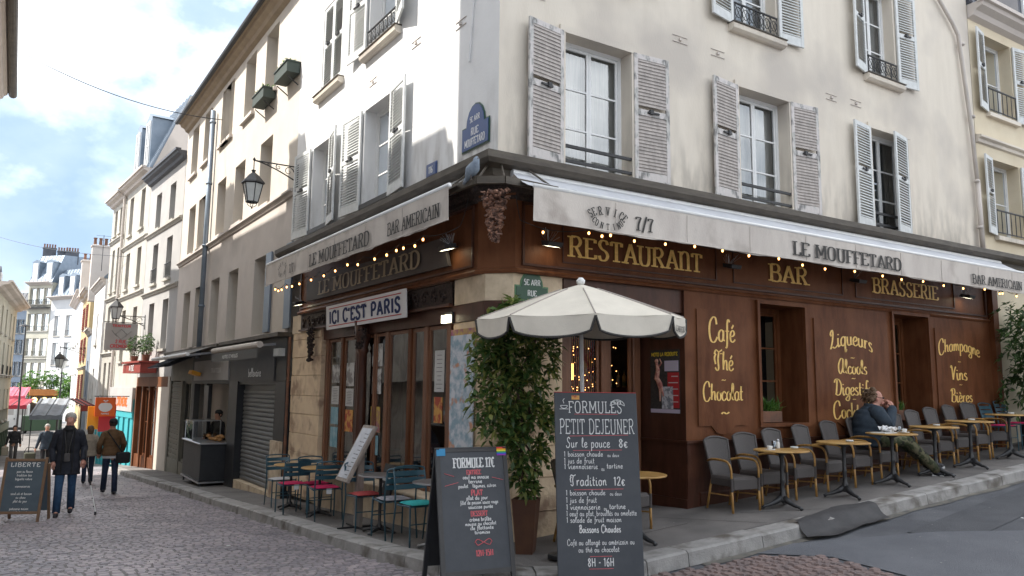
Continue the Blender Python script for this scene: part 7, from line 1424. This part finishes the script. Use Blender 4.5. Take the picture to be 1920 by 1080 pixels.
# local: seated, facing +X-ish and -Y
def seat_man(t):
    f = Vector((.80, -.60, 0)).normalized(); s = Vector((f.y, -f.x, 0)); P = lambda a, b, z: Vector((0, .02, 0)) + f*a + s*b + Vector((0, 0, z))
    hip, chest, neck, hd_ = P(-.02, 0, .56), P(.02, 0, .86), P(.06, 0, 1.04), P(.14, 0, 1.17)
    kL, kR = P(.46, -.14, .58), P(.50, .13, .56); aL, aR = P(.86, -.10, .22), P(.93, .03, .13)
    eL, wL = P(.16, -.26, .76), P(.30, -.10, 1.02); eR, wR = P(.18, .25, .78), P(.32, .08, 1.06)
    V = [hip, P(0, 0, .7), chest, neck, P(.10, 0, 1.10), hd_, P(.12, 0, 1.24), P(.10, 0, 1.30), P(.235, 0, 1.17)]; E = [(0, 1), (1, 2), (2, 3), (3, 4), (4, 5), (5, 6), (6, 7), (5, 8)]; Rd = [.12, .12, .13, .065, .052, .076, .082, .05, .013]
    for k, a, e, w_, sg in ((kL, aL, eL, wL, -1), (kR, aR, eR, wR, 1)):
        b = len(V); V += [P(.02, sg*.1, .54), k, a, a+f*.15+Vector((0, 0, -.03))]; E += [(0, b), (b, b+1), (b+1, b+2), (b+2, b+3)]; Rd += [.085, .058, .038, .03]
        b = len(V); V += [P(.05, sg*.17, .98), e, w_]; E += [(3, b), (b, b+1), (b+1, b+2)]; Rd += [.055, .042, .028]
    skin('body', V, E, Rd, 'skin_pink', t, 2)
    for w_, e, sg in ((wL, eL, -1), (wR, eR, 1)): hand(t, w_, (P(.24, 0, 1.13)-w_).normalized()+Vector((0, 0, .8)), 'skin_pink', .7, 1.05, -sg)
    for k, a, sg in ((kL, aL, -1), (kR, aR, 1)):
        mb = M(); Q = [P(.0, sg*.09, .55), P(.2, sg*.12, .565), k, k.lerp(a, .5), a]; mb.tube(Q, [.105, .10, .078, .075, .07], 12); obj('trouser_leg', mb, 'camo', t, smooth=True)
        d = (f*.9+s*sg*.15+Vector((0, 0, .12 if sg < 0 else -.05))).normalized(); mb = M(); mb.tube([a-d*.05+Vector((0, 0, -.03)), a+Vector((0, 0, -.035)), a+d*.10+Vector((0, 0, -.05)), a+d*.20+Vector((0, 0, -.055)), a+d*.25+Vector((0, 0, -.06))], [.042, .05, .046, .04, .02], 10); sh_ = obj('shoe', mb, 'shoe_dark', t, smooth=True)
        mb = M(); mb.tube([a-d*.07+Vector((0, 0, -.078)), a+d*.08+Vector((0, 0, -.088)), a+d*.26+Vector((0, 0, -.09))], [.024, .03, .022], 8); obj('sole', mb, 'shoe_sole', sh_, smooth=True)
        for q in (.04, .085): mb = M(); mb.tube([a+d*q+s*.045+Vector((0, 0, -.05)), a+d*q+Vector((0, 0, .008)), a+d*q-s*.045+Vector((0, 0, -.05))], .007, 5); obj('shoe_stripe', mb, 'shoe_sole', sh_)
    mb = M(); C_ = [P(-.04, 0, .47), P(-.04, 0, .58), P(-.02, 0, .70), P(.0, 0, .82), P(.03, 0, .94), P(.05, 0, 1.02), P(.07, 0, 1.09)]; F_, rr_ = [], []
    for i, (a, b) in enumerate(zip(C_[:-1], C_[1:])):
        r0, r1 = (.21, .22, .225, .24, .21, .135, .11)[i:i+2]
        for j in range(5): q = j/5; F_.append(a.lerp(b, q)); rr_.append(r0+(r1-r0)*q+.012*abs(math.sin(len(F_)*.8)))
    F_.append(C_[-1]); rr_.append(.09); mb.tube(F_, rr_, 18)
    for w_, e, sg in ((wL, eL, -1), (wR, eR, 1)):
        Q = [P(.03, sg*.10, .99), P(.05, sg*.18, .97), e, w_]; F_, rr_ = [], []
        for a, b, r0, r1 in zip(Q[:-1], Q[1:], (.09, .115, .09), (.115, .09, .06)):
            for j in range(6): q = j/6; F_.append(a.lerp(b, q)); rr_.append(r0+(r1-r0)*q+.010*abs(math.sin(len(F_)*1.1)))
        F_.append(Q[-1]); rr_.append(.05); mb.tube(F_, rr_, 12)
    obj('jacket', mb, 'slate_puffer', t, smooth=True)
    mb = M(); [mb.ball(P(.085+.0*i, 0, 1.2)+Vector((random.uniform(-.05, .03)*f.x-.02*f.x, random.uniform(-.05, .03)*f.y-.02*f.y, random.uniform(-.05, .13)))+s*random.uniform(-.07, .07), random.uniform(.03, .05), 7, 5) for i in range(40)]; rr = random.Random(3)
    for _ in range(46):
        a = P(.04+rr.uniform(-.04, .08), rr.uniform(-.08, .08), 1.2+rr.uniform(-.02, .12)); mb.tube([a, a-f*rr.uniform(.05, .10)+s*rr.uniform(-.03, .03)+Vector((0, 0, rr.uniform(-.06, .03))), a-f*rr.uniform(.06, .13)+Vector((0, 0, rr.uniform(-.16, -.03)))], [.016, .012, .004], 5)
    obj('hair', mb, 'hair_brown', t, smooth=True)
    mb = M(); mb.ball(P(.205, -.03, 1.19), (.02, .02, .016), 8, 5); mb.ball(P(.205, .03, 1.19), (.02, .02, .016), 8, 5); mb.tube([P(.215, -.035, 1.195), P(.215, .035, 1.195)], .005, 5); mb.tube([P(.20, .05, 1.195), P(.10, .085, 1.20)], .004, 5); mb.tube([P(.20, -.05, 1.195), P(.10, -.085, 1.20)], .004, 5); obj('sunglasses', mb, 'lens_dark', t)
    mb = M(); mb.ball(P(.10, .083, 1.17), (.018, .018, .03), 8, 6); obj('ear', mb, 'skin_pink', t, smooth=True); mb = M(); mb.tube([P(.205, -.02, 1.125), P(.213, 0, 1.123), P(.205, .02, 1.125)], .005, 6); obj('mouth', mb, 'mouth', t)
    mb = M(); mb.ball(P(.20, .0, 1.115), (.035, .035, .035), 8, 6); obj('chin', mb, 'skin_pink', t, smooth=True)
seat_man(sm_)
# vendor behind the counter
person('vendor in black leaning behind the food counter down the street', tuple(L_.p(14.1, -.12, -.86)), math.radians(-62), 1.82, 0, {'L': ((-.22, -.1, 1.16), (-.16, -.33, 1.05)), 'R': ((.22, -.1, 1.16), (.16, -.33, 1.05))}, 'black_cloth', 'black_cloth', 'hair_dark', .85, cap='black_cloth', lean=-.05)
# ------------------------------------------------------------------ food counter in front of the neighbouring shop
zc = zside(0, 13.7)
fc = thing('food_counter', 'black food counter on low legs with a glass display on the left pavement', 'counter', (-.45, 13.6, zc), 0)
mb = M(); mb.bbox(-.40, .36, -1.15, 1.15, .18, 1.06, .01); obj('cabinet', mb, 'black_paint', fc); mb = M(); mb.bbox(-.45, .38, -1.2, 1.2, 1.06, 1.10, .01); obj('worktop', mb, 'steel', fc); mb = M(); mb.box(-.43, .36, -1.18, 1.18, .13, .17); obj('tray_rail', mb, 'steel', fc)
mb = M(); mb.box(-.404, -.401, -1.13, 1.13, .2, 1.04); obj('front_panel', mb, 'shop_grey', fc)
for a in (-.36, .3):
    for b in (-1.1, 1.1): mb = M(); mb.box(a-.02, a+.02, b-.02, b+.02, 0, .14); obj('leg', mb, 'iron', fc)
dc = thing('display_case', 'glass display case with pastries on top of the black counter', 'display case', (-.45, 14.2, zc+1.10)); mb = M()
for a in (-.38, .3):
    for b in (-.5, .5): mb.box(a-.012, a+.012, b-.012, b+.012, 0, .48)
mb.box(-.39, .31, -.51, .51, .48, .50); obj('frame', mb, 'steel', dc); mb = M(); mb.add([(-.385, -.49, .01), (-.385, .49, .01), (-.385, .49, .48), (-.385, -.49, .48), (.3, -.49, .01), (.3, -.49, .48)], [(0, 1, 2, 3), (0, 4, 5, 3)]); obj('pane', mb, 'clear_glass', dc)
mat('pastry', (.50, .26, .09), .6, (.33, .15, .05), 14); o = thing('pastry', 'row of golden pastries on the black food counter', 'food', (-.4, 13.3, zc+1.10)); mb = M(); [mb.ball((random.uniform(-.12, .2), -.5+i*.11, .05+.06*(i % 2)), (.06, .05, .045), 8, 5) for i in range(9)]; obj('pastries', mb, 'pastry', o, kind='stuff')
ob = thing('poster_stand', 'tall narrow poster frame standing in the counter shop opening', 'frame', L_.p(15.0, .05, zc)); mb = M(); mb.box(-.03, .03, -.28, .28, 1.2, 2.5); obj('panel', mb, 'black_paint', ob)
# ------------------------------------------------------------------ street lanterns on wall brackets
def lantern(label, F, u, d, z, s=1.0, below=True):
    o = thing('wall_lantern', label, 'street lamp', F.p(u, 0, z), math.atan2(F.n.y, F.n.x)+PI/2, 'wall lanterns of the left-hand street'); o.scale = (s,)*3; L = d/s
    mb = M(); mb.bbox(-.03, .03, -.02, .0, -.35, .15, .004); mb.tube([(0, 0, .08), (0, -L, .08)], .014, 7); mb.tube(smooth_pts3([(0, 0, -.25), (0, -.10, -.20), (0, -L*.45, -.06), (0, -L*.8, .05), (0, -L, .08)]), .014, 7)
    for (cy, cz, r, t0) in ((-.20, -.04, .11, 0), (-.42, .02, .06, 2), (-.62, .045, .03, 1)):
        mb.tube([(0, cy+r*(1-q/14)*math.cos(t0+q*.62), cz+r*(1-q/14)*math.sin(t0+q*.62)) for q in range(13)], [.011*(1-q/20) for q in range(13)], 5)
    obj('bracket', mb, 'iron', o, smooth=True)
    zt = -.02 if below else .75; y = -L
    if below: mb = M(); mb.tube([(0, y, .14), (0, y, zt-.12)], .012, 6); mb.ball((0, y, .10), .03, 8, 5); obj('hook', mb, 'iron', o)
    else: mb = M(); mb.tube([(0, y, .08), (0, y, .16)], .02, 6); obj('stem', mb, 'iron', o)
    b = zt-.20
    mb = M(); mb.lathe([(.02, .10), (.05, .09), (.03, .05), (.06, .02), (.10, -.01), (.23, -.16), (.245, -.19), (.215, -.2)], 6, (0, y, b)); mb.tube([(0, y, b+.1), (0, y, b+.16)], .008, 5); obj('cap', mb, 'iron', o)
    mb = M()
    for k in range(6): a = PI*k/3; mb.bar((.205*math.cos(a), y+.205*math.sin(a), b-.19), (.12*math.cos(a), y+.12*math.sin(a), b-.58), .016)
    for z_, r in ((b-.2, .205), (b-.58, .12)): mb.tube([(r*math.cos(PI*k/3), y+r*math.sin(PI*k/3), z_) for k in range(6)], .011, 5, closed=True)
    mb.tube([(.10*math.cos(a), y, b-.59-.09*math.sin(a)) for a in [PI*k/8 for k in range(9)]], .007, 5); mb.tube([(0, y+.10*math.cos(a), b-.59-.09*math.sin(a)) for a in [PI*k/8 for k in range(9)]], .007, 5); mb.ball((0, y, b-.70), .02, 6, 4); obj('cage', mb, 'iron', o)
    for k in range(6): a, a2 = PI*k/3, PI*(k+1)/3; mb = M(); mb.add([(.2*math.cos(a), y+.2*math.sin(a), b-.2), (.2*math.cos(a2), y+.2*math.sin(a2), b-.2), (.117*math.cos(a2), y+.117*math.sin(a2), b-.575), (.117*math.cos(a), y+.117*math.sin(a), b-.575)], [(0, 1, 2, 3)]); obj('pane', mb, 'milk_glass', o)
    return o
lantern('large black street lantern hanging from a scrolled bracket at the cafe house', L_, 7.95, .92, 6.12, 1.0)
lantern('second black street lantern, on a bracket of the grey stucco house', F3, 4.6, 1.05, 4.15, 1.12, False)
lantern('third small black lantern further down the street, before the ochre house', G8[1], .8, 1.3, 3.6, 1.3, True)
# ------------------------------------------------------------------ shop fronts further down
part('shop_front', H3, 'brown_wood', lambda m_: (fbox(m_, F3, .3, 4.95, -.05, .06, 1.55, 1.9), [fbox(m_, F3, u, u+.12, -.1, .07, -1.6, 1.55) for u in (1.6, 2.7, 3.8, 4.85)], fbox(m_, F3, 1.7, 4.9, -.1, .02, -1.6, -1.0)))
part('shop_front', H3, 'plaster_peach', lambda m_: fbox(m_, F3, .05, 1.6, -.1, .05, -1.6, 1.9)); window(H3, F3, 1.75, 2.68, -1.0, 1.5, -.04, 2, 1, 'brown_wood', back='curtain_dim', glass='glass_dark'); window(H3, F3, 2.85, 3.78, -1.0, 1.5, -.04, 2, 1, 'brown_wood', back='curtain_dim', glass='glass_dark')
ra = thing('shop_sign_box', 'red wooden fascia box topped with potted plants down the street', 'sign', F3.p(3.2, 0, 2.0)); iv = Matrix.Translation(-Vector(ra.location)); mb = M(iv); fbox(mb, F3, 2.0, 4.9, .05, .6, 2.04, 2.38); fbox(mb, F3, 1.95, 4.95, .0, .66, 2.40, 2.47); obj('box', mb, 'red_paint', ra); mb = M(iv); write(mb, 'A FUE', CAPS, .2, wall_place(F3, 3.4, .61, 2.12, -1), serif=False, uniform=True, wid=1.4); obj('lettering', mb, 'paper', ra)
for u, l_ in ((4.3, 'left round shrub on top of the red fascia box'), (2.4, 'right round shrub on top of the red fascia box')):
    o = thing('potted_shrub', l_, 'plant', F3.p(u, .35, 2.475)); mb = M(); mb.lathe([(.14, 0), (.18, .28)], 10); obj('pot', mb, 'terracotta', o); mb = M(); mb.tube([(0, 0, .2), (0, 0, .6)], .02, 6); obj('stem', mb, 'rust', o); mb = M(); whorls(mb, [((0, 0, .62), .34), ((0, 0, .95), .32)], 70, .3, .13, .05); obj('foliage', mb, 'leaf_dark', o, kind='stuff'); o.scale = (.8, .8, .8)
ts = thing('hanging_sign', 'grey hanging sign with red traiteur lettering above the red fascia box', 'sign', F3.p(5.0, .75, 3.0)); e = F3.n; zsn = 2.95
def sg(P0, dirv, w_, h, z):                          # sign plate perpendicular to a wall, plates face the camera
    return [P0, P0+dirv*w_, P0+dirv*w_+Vector((0, 0, h)), P0+Vector((0, 0, h))]
n3 = Vector((F3.n.x, F3.n.y, 0)); u3 = Vector((F3.u.x, F3.u.y, 0)); P0 = F3.p(4.9, .18, 2.92)-Vector(ts.location)
mb = M(); a = P0; b = P0+n3*1.15; mb.add([a, b, b+Vector((0, 0, 1.05)), a+Vector((0, 0, 1.05)), a+u3*.03, b+u3*.03, b+u3*.03+Vector((0, 0, 1.05)), a+u3*.03+Vector((0, 0, 1.05))], [(0, 1, 2, 3), (7, 6, 5, 4), (0, 4, 5, 1), (3, 2, 6, 7), (0, 3, 7, 4), (1, 5, 6, 2)]); obj('plate', mb, 'plaster_grey', ts)
pl_ = lambda zc_, wd=1: (lambda x, y, t: P0+n3*(.575-x)-u3*(.004+t)+Vector((0, 0, zc_+y)))
for s, zc_, h, wd in (('TRAITEUR', .9, .09, 1.5), ('2 RUE', .28, .12, 1.1), ('CREMERIE', .10, .12, 1.2)): mb = M(); write(mb, s, CAPS, h, pl_(zc_), serif=False, uniform=True, thick=.2, wid=wd); obj('lettering', mb, 'pink_red', ts)
mb = M(); [mb.bar(P0+n3*(.575+a_)-u3*.006+Vector((0, 0, .62+b_)), P0+n3*(.575+c_)-u3*.006+Vector((0, 0, .62+d_)), .02, .004) for a_, b_, c_, d_ in ((-.2, 0, 0, .2), (0, .2, .2, 0), (.2, 0, 0, -.2), (0, -.2, -.2, 0), (-.35, .15, -.15, -.1), (.35, .15, .15, -.1))]; obj('emblem', mb, 'grey_cloth', ts); mb = M(); mb.bar(P0-n3*.18+Vector((0, 0, 1.08)), P0+n3*1.2+Vector((0, 0, 1.08)), .03); obj('bracket', mb, 'iron', ts)
part('shop_front', H4, 'teal_paint', lambda m_: (fbox(m_, F4, .1, 4.6, -.05, .08, .3, 1.05), [fbox(m_, F4, .15+i*.49, .15+i*.49+.40, -.06, .04+.05*(i % 2), -2.2, .28) for i in range(9)], fbox(m_, F4, .1, 4.6, -.12, .03, -2.2, .3)))
part('shop_fascia', H4, 'plaster_grey', lambda m_: fbox(m_, F4, .1, 4.6, .0, .12, .55, 1.5)); mb = M(); write(mb, 'CREMERIE', CAPS, .34, wall_place(F4, 1.9, .125, .75, -1), serif=False, uniform=True, thick=.24, wid=1.2); obj('lettering', mb, 'orange_paint', H4)
part('shop_front', H5, 'teal_paint', lambda m_: (fbox(m_, F5, .1, 2.9, -.05, .06, -.3, .2), [fbox(m_, F5, .1+i*.7, .25+i*.7, -.06, .06, -2.4, -.3) for i in range(5)], fbox(m_, F5, .1, 2.9, -.15, -.05, -2.4, .2)))
ap = thing('hanging_sign', 'square orange sign with a white apple, over orange and pink panels', 'sign', (-1.62, 24.6, .32)); ap.scale = (.8, .8, .8); mb = M(); mb.bbox(-.80, .05, -.03, .03, .15, 1.02, .01); obj('plate', mb, 'orange_paint', ap); mb = M(); mb.bbox(-1.05, -.25, .3, .35, -.45, .6, .01); obj('panel', mb, 'orange_yellow', ap); mb = M(); mb.bbox(-.6, .1, .15, .2, -.55, .7, .01); obj('panel', mb, 'pink_red', ap)
mb = M(); mb.add([(-.375+.27*(1+.06*math.cos(2*a))*math.cos(a), -.034, .58+.23*math.sin(a)-.035*(math.sin(a) > .9)) for a in [2*PI*k/28 for k in range(28)]], [tuple(range(28))]); mb.add([(-.375+sx*q[0], -.034, .80+q[1]) for sx in (1,) for q in ((-.12, .07), (-.02, .02), (.0, .0), (.02, .02), (.12, .07), (.05, .10), (0, .05), (-.05, .10))], [tuple(range(8))]); obj('apple_emblem', mb, 'paper_white', ap)
mb = M(); write(mb, 'POMMES', CAPS, .06, lambda x, y, t: Vector((-.375+x, -.034-t, .24+y)), serif=False, uniform=True, thick=.2, wid=1.3); obj('lettering', mb, 'paper_white', ap); mb = M(); mb.bar((-.85, 0, 1.07), (.6, 0, 1.07), .035); mb.bar((-.7, 0, 1.02), (-.7, 0, 1.07), .02); mb.bar((-.1, 0, 1.02), (-.1, 0, 1.07), .02); obj('bracket', mb, 'iron', ap)
# market end of the street: van, stall, parasols, lamp post
zr60 = zroad(-5, 60)
x_, y_ = XY(48, 61); van = thing('delivery_van', 'white delivery van with its rear doors towards the camera at the end of the street', 'van', (x_, y_, zr60), math.radians(12)); mat('van_white', (.62, .62, .62), .35, (.55, .55, .55), 2)
mb = M(); mb.bbox(-.95, .95, 0, 5, .35, 2.35, .12); obj('body', mb, 'van_white', van)
for s_ in (-1, 1): mb = M(); mb.bbox(s_*.46-.43, s_*.46+.43, -.03, 0, .5, 2.2, .02); d_ = obj('door', mb, 'van_white', van); mb = M(); mb.box(s_*.46-.3, s_*.46+.3, -.035, -.031, 1.45, 2.0); obj('window', mb, 'plaster_grey', d_); mb = M(); mb.box(s_*.09-.03, s_*.09+.03, -.06, -.03, 1.1, 1.2); obj('handle', mb, 'iron', d_); mb = M(); mb.box(s_*.90-.05, s_*.90+.05, -.04, 0, .9, 1.3); obj('tail_light', mb, 'red_paint', van)
mb = M(); mb.bbox(-1, 1, -.12, 0, .3, .5, .03); obj('bumper', mb, 'iron', van)
for s_ in (-1, 1):
    for y in (.8, 4.0): mb = M(); mb.tube([(s_*.8, y, .33), (s_*.97, y, .33)], .33, 16); obj('wheel', mb, 'iron', van)
x_, y_ = XY(92, 60); gs_ = thing('market_stall', 'low green sheeted market stall right of the white van', 'stall', (x_, y_, zr60)); mb = M(); mb.bbox(-1.1, 1.5, -.4, .6, .35, 1.45, .02); obj('sheet', mb, 'green_paint', gs_); mb = M(); [mb.box(a-.03, a+.03, b-.03, b+.03, 0, 2.1) for a in (-1.1, 1.5) for b in (-.4, .6)]; obj('leg', mb, 'iron', gs_)
def canopy(label, px0, px1, D, z, col, drop=.5, dep=2.2, ang=0, name='stall_canopy', zt=None):
    x0, y0 = XY(px0, D); x1, y1 = XY(px1, D+.6); F = Fr((x1, y1), (x0-x1, y0-y1)); W_ = math.hypot(x1-x0, y1-y0); o = thing(name, label, 'canopy', (x1, y1, z)); iv = Matrix.Translation(-Vector(o.location)); mb = M(iv)
    mb.sheet([[F.p(W_*i/10, dep*q, z-drop*q+.03*math.sin(i*2)) for q in (0, .5, 1)] for i in range(11)]); mb.sheet([[F.p(W_*i/10, dep, z-drop-.25*q+.03*math.sin(i*2)*(1-q)) for q in (0, 1)] for i in range(11)]); obj('canvas', mb, col, o)
    mb = M(iv); [mb.bar(F.p(u, dep-.1, z-drop), F.p(u, dep-.1, zr60), .05) for u in (.1, W_-.1)]; [mb.bar(F.p(u, 0, z), F.p(u, dep, z-drop), .04) for u in (.1, W_/2, W_-.1)]; obj('pole', mb, 'iron', o); return o, F
mat('canvas_red', (.30, .02, .035), .7, (.22, .015, .03), 2); mat('canvas_pink', (.62, .12, .17), .7, (.5, .08, .12), 2); mat('canvas_grey', (.28, .30, .33), .8, (.2, .22, .25), 2); mat('ochre_wood', (.42, .17, .05), .7, (.34, .13, .04), 4)
canopy('dark red market awning over the white van', 26, 82, 55, .55, 'canvas_red', .4); canopy('pink market parasol canopy above the dark red awning', 28, 72, 57, 1.35, 'canvas_pink', .6)
canopy('grey market canopy sloping behind the grey-haired man\'s head', 92, 150, 47, .75, 'canvas_grey', .9, 3.0); canopy('pale market canopy left of the sloping grey one', 74, 96, 50, .45, 'canvas', .4)
canopy('orange red shop awning at the right end of the market', 143, 170, 36, .95, 'red_paint', .3, 1.0)
x_, y_ = XY(98, 66); ks = thing('market_kiosk', 'ochre planted roof of a market kiosk with yellow lamps below', 'kiosk', (x_, y_, zr60)); mb = M(); mb.bbox(-1.1, 1.1, -.8, .8, 2.9, 3.4, .03); obj('roof_box', mb, 'ochre_wood', ks); mb = M(); mb.box(-1, 1, -.7, .7, 0, 2.9); obj('body', mb, 'interior', ks); mat('lamp_yellow', (1, .8, .3), .5, emit=((1, .75, .2), 1.2)); mb = M(); [mb.ball((a, -.78, 2.55), .2, 8, 6) for a in (-.7, 0, .7)]; obj('lamp', mb, 'lamp_yellow', ks); mb = M(); whorls(mb, [((a, 0, 3.8+b), .7) for a in (-1, -.3, .4, 1.1) for b in (0, .5)], 130, .5, .34, .13); obj('foliage', mb, 'leaf_bright', ks, kind='stuff')
def small_tree(label, px, D, h, r, ml):
    x_, y_ = XY(px, D); o = thing('tree', label, 'tree', (x_, y_, zr60)); mb = M(); mb.tube([(0, 0, 0), (.05, 0, h*.6), (0, .1, h)], [.09, .06, .03], 7); obj('trunk', mb, 'rust', o); mb = M(); whorls(mb, [((random.uniform(-r, r)*.6, random.uniform(-r, r)*.6, h*random.uniform(.6, 1.05)), r*.5) for _ in range(8)], 130, .5, .32, .12); obj('crown', mb, ml, o, kind='stuff')
small_tree('small green tree at the market in front of the far houses', 148, 60, 4.0, 1.1, 'leaf_bright'); small_tree('small dark tree behind the red market awning', 72, 68, 3.8, .9, 'leaf_mix')
x_, y_ = XY(52, 52); lp = thing('lamp_post', 'slender dark lamp post rising before the cream apartment house', 'street lamp', (x_, y_, zroad(x_, y_))); mb = M(); mb.tube([(0, 0, 0), (0, 0, 7.6), (-.1, 0, 7.75)], [.07, .045, .04], 8); obj('post', mb, 'iron', lp); mb = M(); mb.lathe([(.05, .1), (.28, 0), (.3, -.04), (.1, -.06)], 12, (-.1, 0, 7.7)); obj('lamp_head', mb, 'iron', lp)
x_, y_ = XY(127, 54); lp2 = thing('lamp_post', 'black lantern post standing before the bright white house', 'street lamp', (x_, y_, zroad(x_, y_))); mb = M(); mb.tube([(0, 0, 0), (0, 0, 4.9)], [.07, .04], 8); obj('post', mb, 'iron', lp2); mb = M(); mb.lathe([(.04, .95), (.07, .9), (.34, .6), (.36, .55)], 6, (0, 0, 4.9)); obj('cap', mb, 'iron', lp2); mb = M(); mb.lathe([(.16, 0), (.30, .55)], 6, (0, 0, 4.9)); obj('pane', mb, 'milk_glass', lp2)
part('shop_front', W2h[0], 'sign_blue', lambda m_: fbox(m_, W2h[1], .2, W2h[2], 0, .3, -2.3, -.6)); mb = M(); write(mb, 'RESTAURANT', CAPS, .4, wall_place(W2h[1], W2h[2]/2, .33, -1.1, -1), serif=False, uniform=True, thick=.2, wid=1); obj('lettering', mb, 'paper', W2h[0])
# antenna and the cables across the street
x_, y_ = XY(186, 41); an_ = thing('antenna', 'thin television aerial above the far chimneys', 'antenna', (x_, y_, 7.6)); an_.scale = (.55, .55, .42); mb = M(); mb.tube([(0, 0, 0), (0, 0, 4.6)], .03, 5); [mb.tube([(-w_, 0, z), (w_, 0, z)], .018, 5) for z, w_ in ((4.5, .65), (3.9, .35), (3.3, .3))]; obj('mast', mb, 'iron', an_)
def wire(label, a, b, sag): o = thing('cable', label, 'cable', a); mb = M(); a_, b_ = Vector((0, 0, 0)), Vector(b)-Vector(a); mb.tube([a_.lerp(b_, i/14)-Vector((0, 0, sag*4*(i/14)*(1-i/14))) for i in range(15)], .012, 5); obj('wire', mb, 'iron', o)
wire('black cable hanging across the sky from the left gutter to the pink beige house', (-5.2, 15.6, 10.25), tuple(L_.p(15.2, .05, 9.35)), .30); wire('second black cable lower down across the far sky', (-9, 57, 12.7), (F4.p(3, .05, 7.1).x, F4.p(3, .05, 7.1).y, 7.1), .5)
